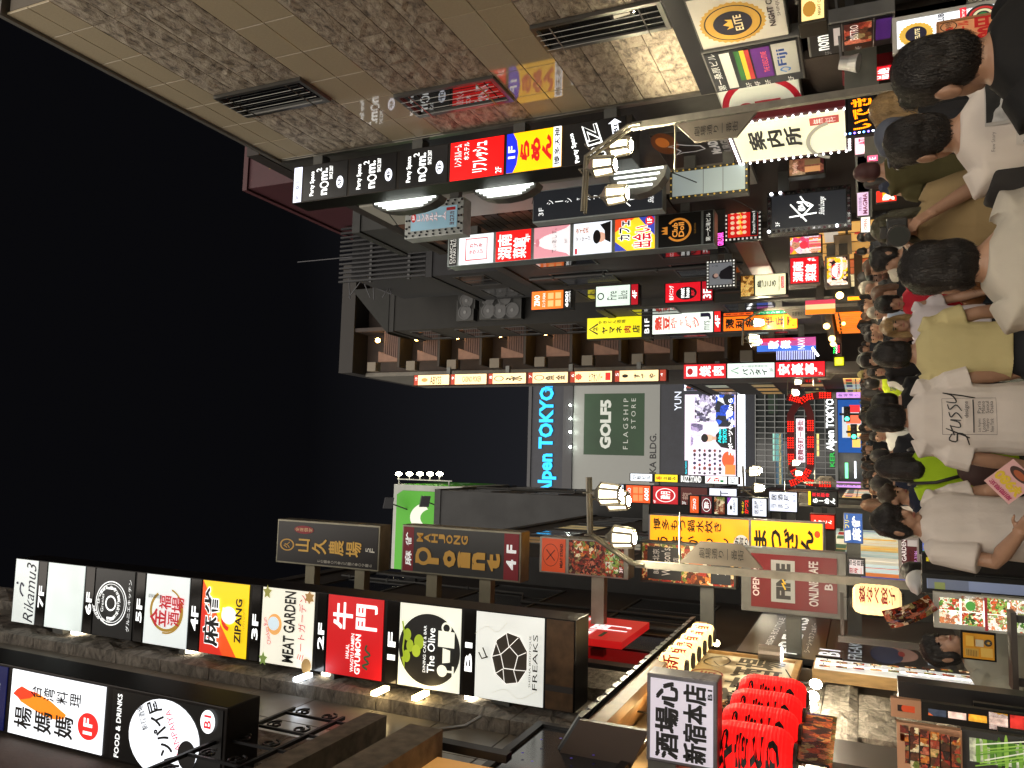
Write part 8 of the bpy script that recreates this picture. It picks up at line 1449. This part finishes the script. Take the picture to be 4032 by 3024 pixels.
# seated man with the menu, seated pair
t, f = person('seated stall man in a pale grey shirt holding an orange menu', 3622, 2548, 6.0, -2.4, q=3, sit=True, hair='full', shirt_c=cloth((0.36, 0.35, 0.28)), sd=9, head=(0.1, 0.35), arms=(((0.07, 0.02, -0.27), (0.0, 0.24, -0.34)), ((0.07, 0.02, -0.27), (0.0, 0.26, -0.3))), look=True)
addon(t, 'apron_strap', MB().tube([(-0.10, -0.13, 0.75), (-0.10, -0.115, 0.9), (-0.09, -0.06, 0.985), (-0.08, 0.04, 0.97), (-0.07, 0.11, 0.85)], 0.01, 6), mat((0.02, 0.02, 0.02), 0.6))
stl = thing('stool', 'red stool under the seated stall man', 'stool', t.location); MB().lathe(t.location + Vector((0, 0, 0.38)), [(0.17, 0), (0.18, 0.03), (0.16, 0.06)], 18).build('seat', mat((0.3, 0.01, 0.02), 0.4), stl)
for k in range(4): a = PI / 4 + k * PI / 2; MB().tube([t.location + Vector((0.12 * math.cos(a), 0.12 * math.sin(a), 0.38)), t.location + Vector((0.17 * math.cos(a), 0.17 * math.sin(a), 0.0))], 0.012, 6).build('leg', mat((0.1, 0.1, 0.1), 0.4, 0.6), stl)
S('menu_card', 'orange printed menu on a clip board before the seated man', 'D1248', 'D1480', 'D962', 'D775', 5.55, 0.012, [dict(col='d89820', em=0.0, bx=0.012, bz=0.012, items=[('R', 0.08, 0.06, 0.4, 0.5, 'c8a048'), ('R', 0.5, 0.4, 0.78, 0.66, 'c8c0a8'), ('R', 0.1, 0.56, 0.46, 0.94, 'e0b858'), ('E', 0.68, 0.8, 0.14, 0.13, '303030'), ('T', '★', 0.6, 0.73, 0.76, 0.87, 'd0a030'), ('R', 0.5, 0.08, 0.92, 0.34, 'e8b848')] + [('R', 0.12, 0.1 + i * 0.05, 0.36, 0.115 + i * 0.05, '604010') for i in range(7)])], frame='181410', border=0.01, cat='menu')
tb = thing('stall_table', 'dark small table edge in front of the seated man', 'table', (-1.75, 5.4, 0)); c_ = atY('D1500', 'D880', 5.5)
MB().box((c_.x - 0.22, 5.42, c_.z - 0.08), (c_.x + 0.22, 5.56, c_.z - 0.05)).build('top', mat((0.05, 0.04, 0.035), 0.5), tb)
for dx in (-0.18, 0.18): MB().box((c_.x + dx - 0.02, 5.46, 0), (c_.x + dx + 0.02, 5.5, c_.z - 0.08)).build('leg', mat((0.05, 0.05, 0.05), 0.5), tb)
cr = thing('red_crate', 'red crate with pale cloth beside the pavement at the left', 'crate', atZ(3990, 2790, 0.13)); c_ = cr.location.copy()
mb = MB(); [mb.box(a, b) for a, b in (((c_.x - .3, c_.y - .25, .13), (c_.x - .27, c_.y + .25, .45)), ((c_.x + .27, c_.y - .25, .13), (c_.x + .3, c_.y + .25, .45)), ((c_.x - .27, c_.y - .25, .13), (c_.x + .27, c_.y - .22, .45)), ((c_.x - .27, c_.y + .22, .13), (c_.x + .27, c_.y + .25, .45)), ((c_.x - .27, c_.y - .22, .14), (c_.x + .27, c_.y + .22, .17)))]; mb.build('crate', mat((0.25, 0.01, 0.02), 0.4), cr)
mb = MB(); mb.ball((c_.x, c_.y, .4), 1, 14, 8, (.2, .17, .1)); o = bpy.data.objects.new('cloth', remesh(mb, 0.02, 2, 0.03, 9)); o.data.materials.append(cloth((0.45, 0.4, 0.3))); o.parent = cr; o.location = -c_; reg(o)
person('seated customer with a white cap behind the bright board', 3566, 2285, 7.6, 2.6, q=1, sit=True, hair='cap', cap=True, hair_c=mat((0.5, 0.5, 0.5), 0.6), shirt_c=BK, look=True, skin=SKIN2, sd=10)
person('seated dark haired customer behind the grey blue board', 3548, 2248, 8.4, 2.9, q=1, sit=True, hair='full', shirt_c=DJ, look=True, skin=SKIN3, sd=11)
# photographer
t, f = person('photographer in a loose tan jacket raising a large black camera', 3428, 905, 4.9, 2.75, q=3, hair='long', hair_c=hairm((0.06, 0.055, 0.03)), loose=1.3, sleeve=0.95, shirt_c=TN, trous_c=DJ, sd=12, hem=-0.25, look=True, arms=(((0.06, 0.12, -0.26), (-0.08, 0.24, 0.02)), ((0.08, 0.1, -0.26), (-0.06, 0.24, 0.06))))
cam_c = f['face'][0] + Vector((0, 0.17, 0.0))
kb2 = thing('camera', 'large black camera with a wide round lens held by the photographer', 'camera', (0, 0, 0)); Rz = Matrix.Rotation(2.75, 3, 'Z'); wl = lambda v: Vector(t.location) + Rz @ Vector(v); kb2.location = wl(cam_c)
ax = Rz @ Vector((1, 0, 0)); ay = Rz @ Vector((0, 1, 0)); bevel(MB().obox(wl(cam_c), ax * 0.075, ay * 0.04, Vector((0, 0, 0.052))).build('body', mat((0.02, 0.02, 0.02), 0.5, bump=0.2, bscale=200), kb2), 0.008)
MB().obox(wl(cam_c + Vector((0, 0, 0.065))), ax * 0.03, ay * 0.03, Vector((0, 0, 0.02))).build('viewfinder', mat((0.02, 0.02, 0.02), 0.5), kb2)
MB().tube([wl(cam_c + Vector((0, 0.03, 0))), wl(cam_c + Vector((0, 0.12, 0))), wl(cam_c + Vector((0, 0.13, 0))), wl(cam_c + Vector((0, 0.2, 0)))], [0.04, 0.042, 0.055, 0.058], 20).build('lens_barrel', mat((0.022, 0.022, 0.022), 0.4), kb2)
MB().tube([wl(cam_c + Vector((0, 0.195, 0))), wl(cam_c + Vector((0, 0.203, 0)))], [0.05, 0.05], 20).build('front_glass', mat((0.008, 0.014, 0.014), 0.35), kb2)
# middle people
MID = [
 ('man in an olive shirt and dark red cap walking away at the right', 3357, 684, 7.4, -0.3, dict(hair='cap', cap=True, hair_c=mat((0.05, 0.015, 0.015), 0.7), shirt_c=OL, sd=20, arms=(HANG, ((0.05, 0.05, -0.27), (0.0, 0.26, -0.32))))),
 ('blond haired person behind the black haired man at the right edge', 3424, 445, 4.6, 0.6, dict(hair='bob', hair_c=HBL, shirt_c=BK, sd=21)),
 ('person in a grey blue cap between the blond and the white shirt', 3437, 545, 4.4, 0.9, dict(hair='cap', cap=True, hair_c=mat((0.07, 0.08, 0.11), 0.7), shirt_c=DJ, sd=22)),
 ('woman in a red shirt with a brown shoulder bag facing the viewer', 3443, 1199, 7.6, 2.7, dict(hair='full', shirt_c=RD, trous_c=JN, look=True, sd=23, loose=1.08, head=(0.2, -0.15), q=2)),
 ('brown haired woman close behind the red shirt', 3427, 1158, 8.6, 2.4, dict(hair='long', hair_c=HBR, shirt_c=BK, look=True, sd=24)),
 ('grey haired man in a pale shirt behind the red shirt', 3410, 1232, 10.5, 3.0, dict(hair='short', hair_c=HGR, shirt_c=cloth((0.3, 0.36, 0.45)), look=True, sd=25)),
 ('blond short haired woman in a pale shirt with a teal strap facing the viewer', 3464, 1289, 7.3, 3.1, dict(hair='bob', hair_c=HBL, shirt_c=cloth((0.55, 0.5, 0.52)), look=True, sd=26, q=2)),
 ('smiling black haired man in black facing the viewer with his arm up', 3374, 1419, 9.2, 2.9, dict(hair='full', shirt_c=BK, look=True, sd=27, q=2, arms=(((0.08, 0.1, -0.2), (0.02, 0.25, 0.02)), HANG))),
 ('black haired man in black beside the orange windows', 3399, 1328, 12.0, 2.9, dict(hair='short', shirt_c=BK, look=True, sd=28)),
 ('man in a white shirt under a dark jacket by the orange windows', 3400, 1298, 13.0, 3.2, dict(hair='short', shirt_c=WT, look=True, sd=29)),
 ('bald bearded old man in dark grey looking left under the amber lamp', 3378, 1133, 12.0, 1.9, dict(hair='crop', hair_c=HGR, shirt_c=cloth((0.03, 0.032, 0.035)), look=True, sd=30)),
 ('man in a white shirt with dark sleeve stripes', 3391, 1052, 8.8, 2.1, dict(hair='crop', hair_c=HBR, shirt_c=cloth((0.5, 0.48, 0.42)), look=True, sd=31)),
 ('dark skinned man in black between the striped and the bearded man', 3403, 1086, 9.8, 2.6, dict(hair='crop', shirt_c=BK, look=True, skin=SKIN3, sd=32)),
 ('black haired person in a black top right of the striped shirt', 3422, 1022, 6.8, 2.0, dict(hair='full', shirt_c=BK, sd=33)),
 ('dark bearded man under the narrow orange upright sign', 3374, 1197, 15.0, 2.8, dict(hair='short', shirt_c=cloth((0.05, 0.045, 0.04)), look=True, sd=34)),
 ('security guard from behind in a yellow vest', 3400, 1512, 12.5, 0.15, dict(hair='short', shirt_c=cloth((0.5, 0.62, 0.03)), sd=35, loose=1.1, hem=0.28)),
 ('black haired person from behind just right of the white script shirt', 3430, 1585, 7.6, 0.1, dict(hair='full', shirt_c=BK, sd=36)),
 ('person in a white vest and dark jacket left of the white script shirt', 3420, 1718, 13.0, 2.8, dict(hair='short', shirt_c=cloth((0.5, 0.5, 0.48)), look=True, sd=37)),
 ('person in a dark navy top carrying a pale flat bag', 3425, 1905, 9.0, 0.3, dict(hair='full', shirt_c=NV, sd=38)),
 ('person in black with a light shoulder pad beyond the lime shirt', 3422, 1795, 9.5, 0.1, dict(hair='short', shirt_c=DJ, sd=39)),
 ('black haired person in a dark top behind the lime shirt', 3436, 1890, 11.0, 2.8, dict(hair='full', shirt_c=cloth((0.02, 0.02, 0.02)), look=True, sd=40)),
 ('person with a light cap in the crowd before the yellow round sign', 3374, 1475, 17.0, 2.9, dict(hair='cap', cap=True, hair_c=mat((0.3, 0.25, 0.1), 0.6), shirt_c=cloth((0.3, 0.28, 0.2)), look=True, sd=41)),
 ('pale faced woman in pale clothes near the man with the raised arm', 3412, 1465, 12.0, 2.9, dict(hair='long', shirt_c=cloth((0.5, 0.48, 0.44)), look=True, sd=42)),
 ('person in a black shirt near the green signal', 3414, 1620, 15.0, 0.0, dict(hair='short', shirt_c=BK, sd=43)),
 ('person in a dark brown jacket under the left small lamp', 3420, 1930, 14.0, 2.9, dict(hair='short', hair_c=HBR, shirt_c=cloth((0.05, 0.035, 0.025)), look=True, sd=44)),
 ('person in a cream top walking near the ramen box', 3409, 1870, 16.0, 3.0, dict(hair='long', shirt_c=cloth((0.4, 0.36, 0.28)), look=True, sd=45)),
]
bag_fig = None
for lab, x, y, Y, face, kw in MID:
    kw = dict(kw); kw.setdefault('q', 2 if Y < 8 else 1); t, f = person(lab, x, y, Y, face, **kw)
    if 'red shirt with' in lab:
        bg_ = MB(); bg_.ball((-0.1, 0.17, 0.86), 1, 14, 10, (0.13, 0.05, 0.11)); m_ = remesh(bg_, 0.015, 2); m_.materials.append(mat((0.26, 0.11, 0.04), 0.5, var=0.2)); o = bpy.data.objects.new('shoulder_bag', m_); o.parent = t; reg(o)
        addon(t, 'bag_strap', MB().tube([(-0.1, 0.17, 0.93), (0.0, 0.16, 1.1), (0.09, 0.12, 1.27), (0.12, 0.02, 1.345)], 0.013, 6), mat((0.25, 0.22, 0.18), 0.5, 0.3))
    if 'security' in lab:
        on_back(t, f['shirt'], [('T', 'SECURITY', 0, 0, 1, 0.4, '606468', {'w': 0.02}), ('R', -0.05, 0.65, 1.05, 1.0, 'a8aca8')], 0.0, 1.24, 0.26, 0.2)
    if 'flat bag' in lab:
        w_ = f['pts']['wr'][0]; addon(t, 'flat_bag', MB().obox(w_ + Vector((0, -0.02, -0.26)), (0.16, 0.0, 0), (0, 0.03, 0), (0, 0, 0.2)), mat((0.34, 0.31, 0.27), 0.6), False)
    if 'striped' in lab and 'white shirt' in lab: pass
# far crowd: a few forms, many people
protos = [figure(h=1.68, q=1, hair=hr, arms=ar, step=stp, sd=k, loose=lo, slim=sm) for k, (hr, ar, stp, lo, sm) in enumerate((('short', (HANG, HANG), 0.14, 1.0, 1.0), ('full', (HANG, ((0.05, 0.05, -0.27), (0.0, 0.25, -0.2))), 0.02, 1.1, 1.0), ('long', (HANG, HANG), 0.1, 1.0, 0.88), ('bob', (((0.06, 0.04, -0.27), (0.0, 0.22, -0.3)), HANG), 0.05, 1.05, 0.9), ('crop', (HANG, HANG), 0.16, 1.15, 1.05)))]
rc = random.Random(21); shirts = [BK, DJ, NV, BK, WT, cloth((0.04, 0.035, 0.03)), GY_, BK, cloth((0.1, 0.02, 0.02)), cloth((0.3, 0.28, 0.24)), cloth((0.03, 0.05, 0.08)), DJ]
hairs = [HB, HB, HDB, HB, HBR, HB]; placed = []
n = 0
while n < 135:
    Y = 13 + 50 * rc.random() ** 1.1; X = rc.uniform(-0.9, 5.3)
    if any(abs(X - a) < 0.42 and abs(Y - b) < 0.7 for a, b in placed): continue
    if Y < 15 and -0.2 < X < 2.2: continue
    placed.append((X, Y)); f = protos[rc.randrange(5)]; fc = rc.choice((0.0, 0.2, -0.2, 2.9, 3.3, 3.0))
    sc = rc.uniform(0.95, 1.05)
    si = rc.randrange(len(shirts)); zone = 'near crowd' if Y < 26 else ('middle crowd' if Y < 42 else 'far crowd')
    nm = ('black', 'charcoal', 'navy', 'black', 'white', 'dark brown', 'grey', 'black', 'dark red', 'beige', 'dark blue', 'charcoal')[si]
    hi = rc.randrange(len(hairs)); ti = rc.randrange(4); tro = (DJ, JN, BK, cloth((0.12, 0.1, 0.08)))[ti]
    lab = '%s haired person in %s top and %s %s, %s' % (('black', 'black', 'dark brown', 'black', 'brown', 'black')[hi], nm, ('dark jeans', 'blue jeans', 'black trousers', 'brown trousers')[ti], 'walking away' if abs(fc) < 1 else 'coming nearer', zone)
    t = put_person(lab, 0, 0, 0, f, {'skin': rc.choice((SKIN, SKIN, SKIN2)), 'shirt': shirts[si], 'trousers': tro, 'shoes': rc.choice((SHB, SHW)), 'hair': hairs[hi]}, fc, 'crowd filling the lane', top=(X, Y, 1.68))
    t.scale = (sc, sc, sc); n += 1
# ================================================================== link everything
scene.collection.objects.unlink(_to); bpy.data.objects.remove(_to); bpy.data.curves.remove(_tc)
for o in NEW: scene.collection.objects.link(o)
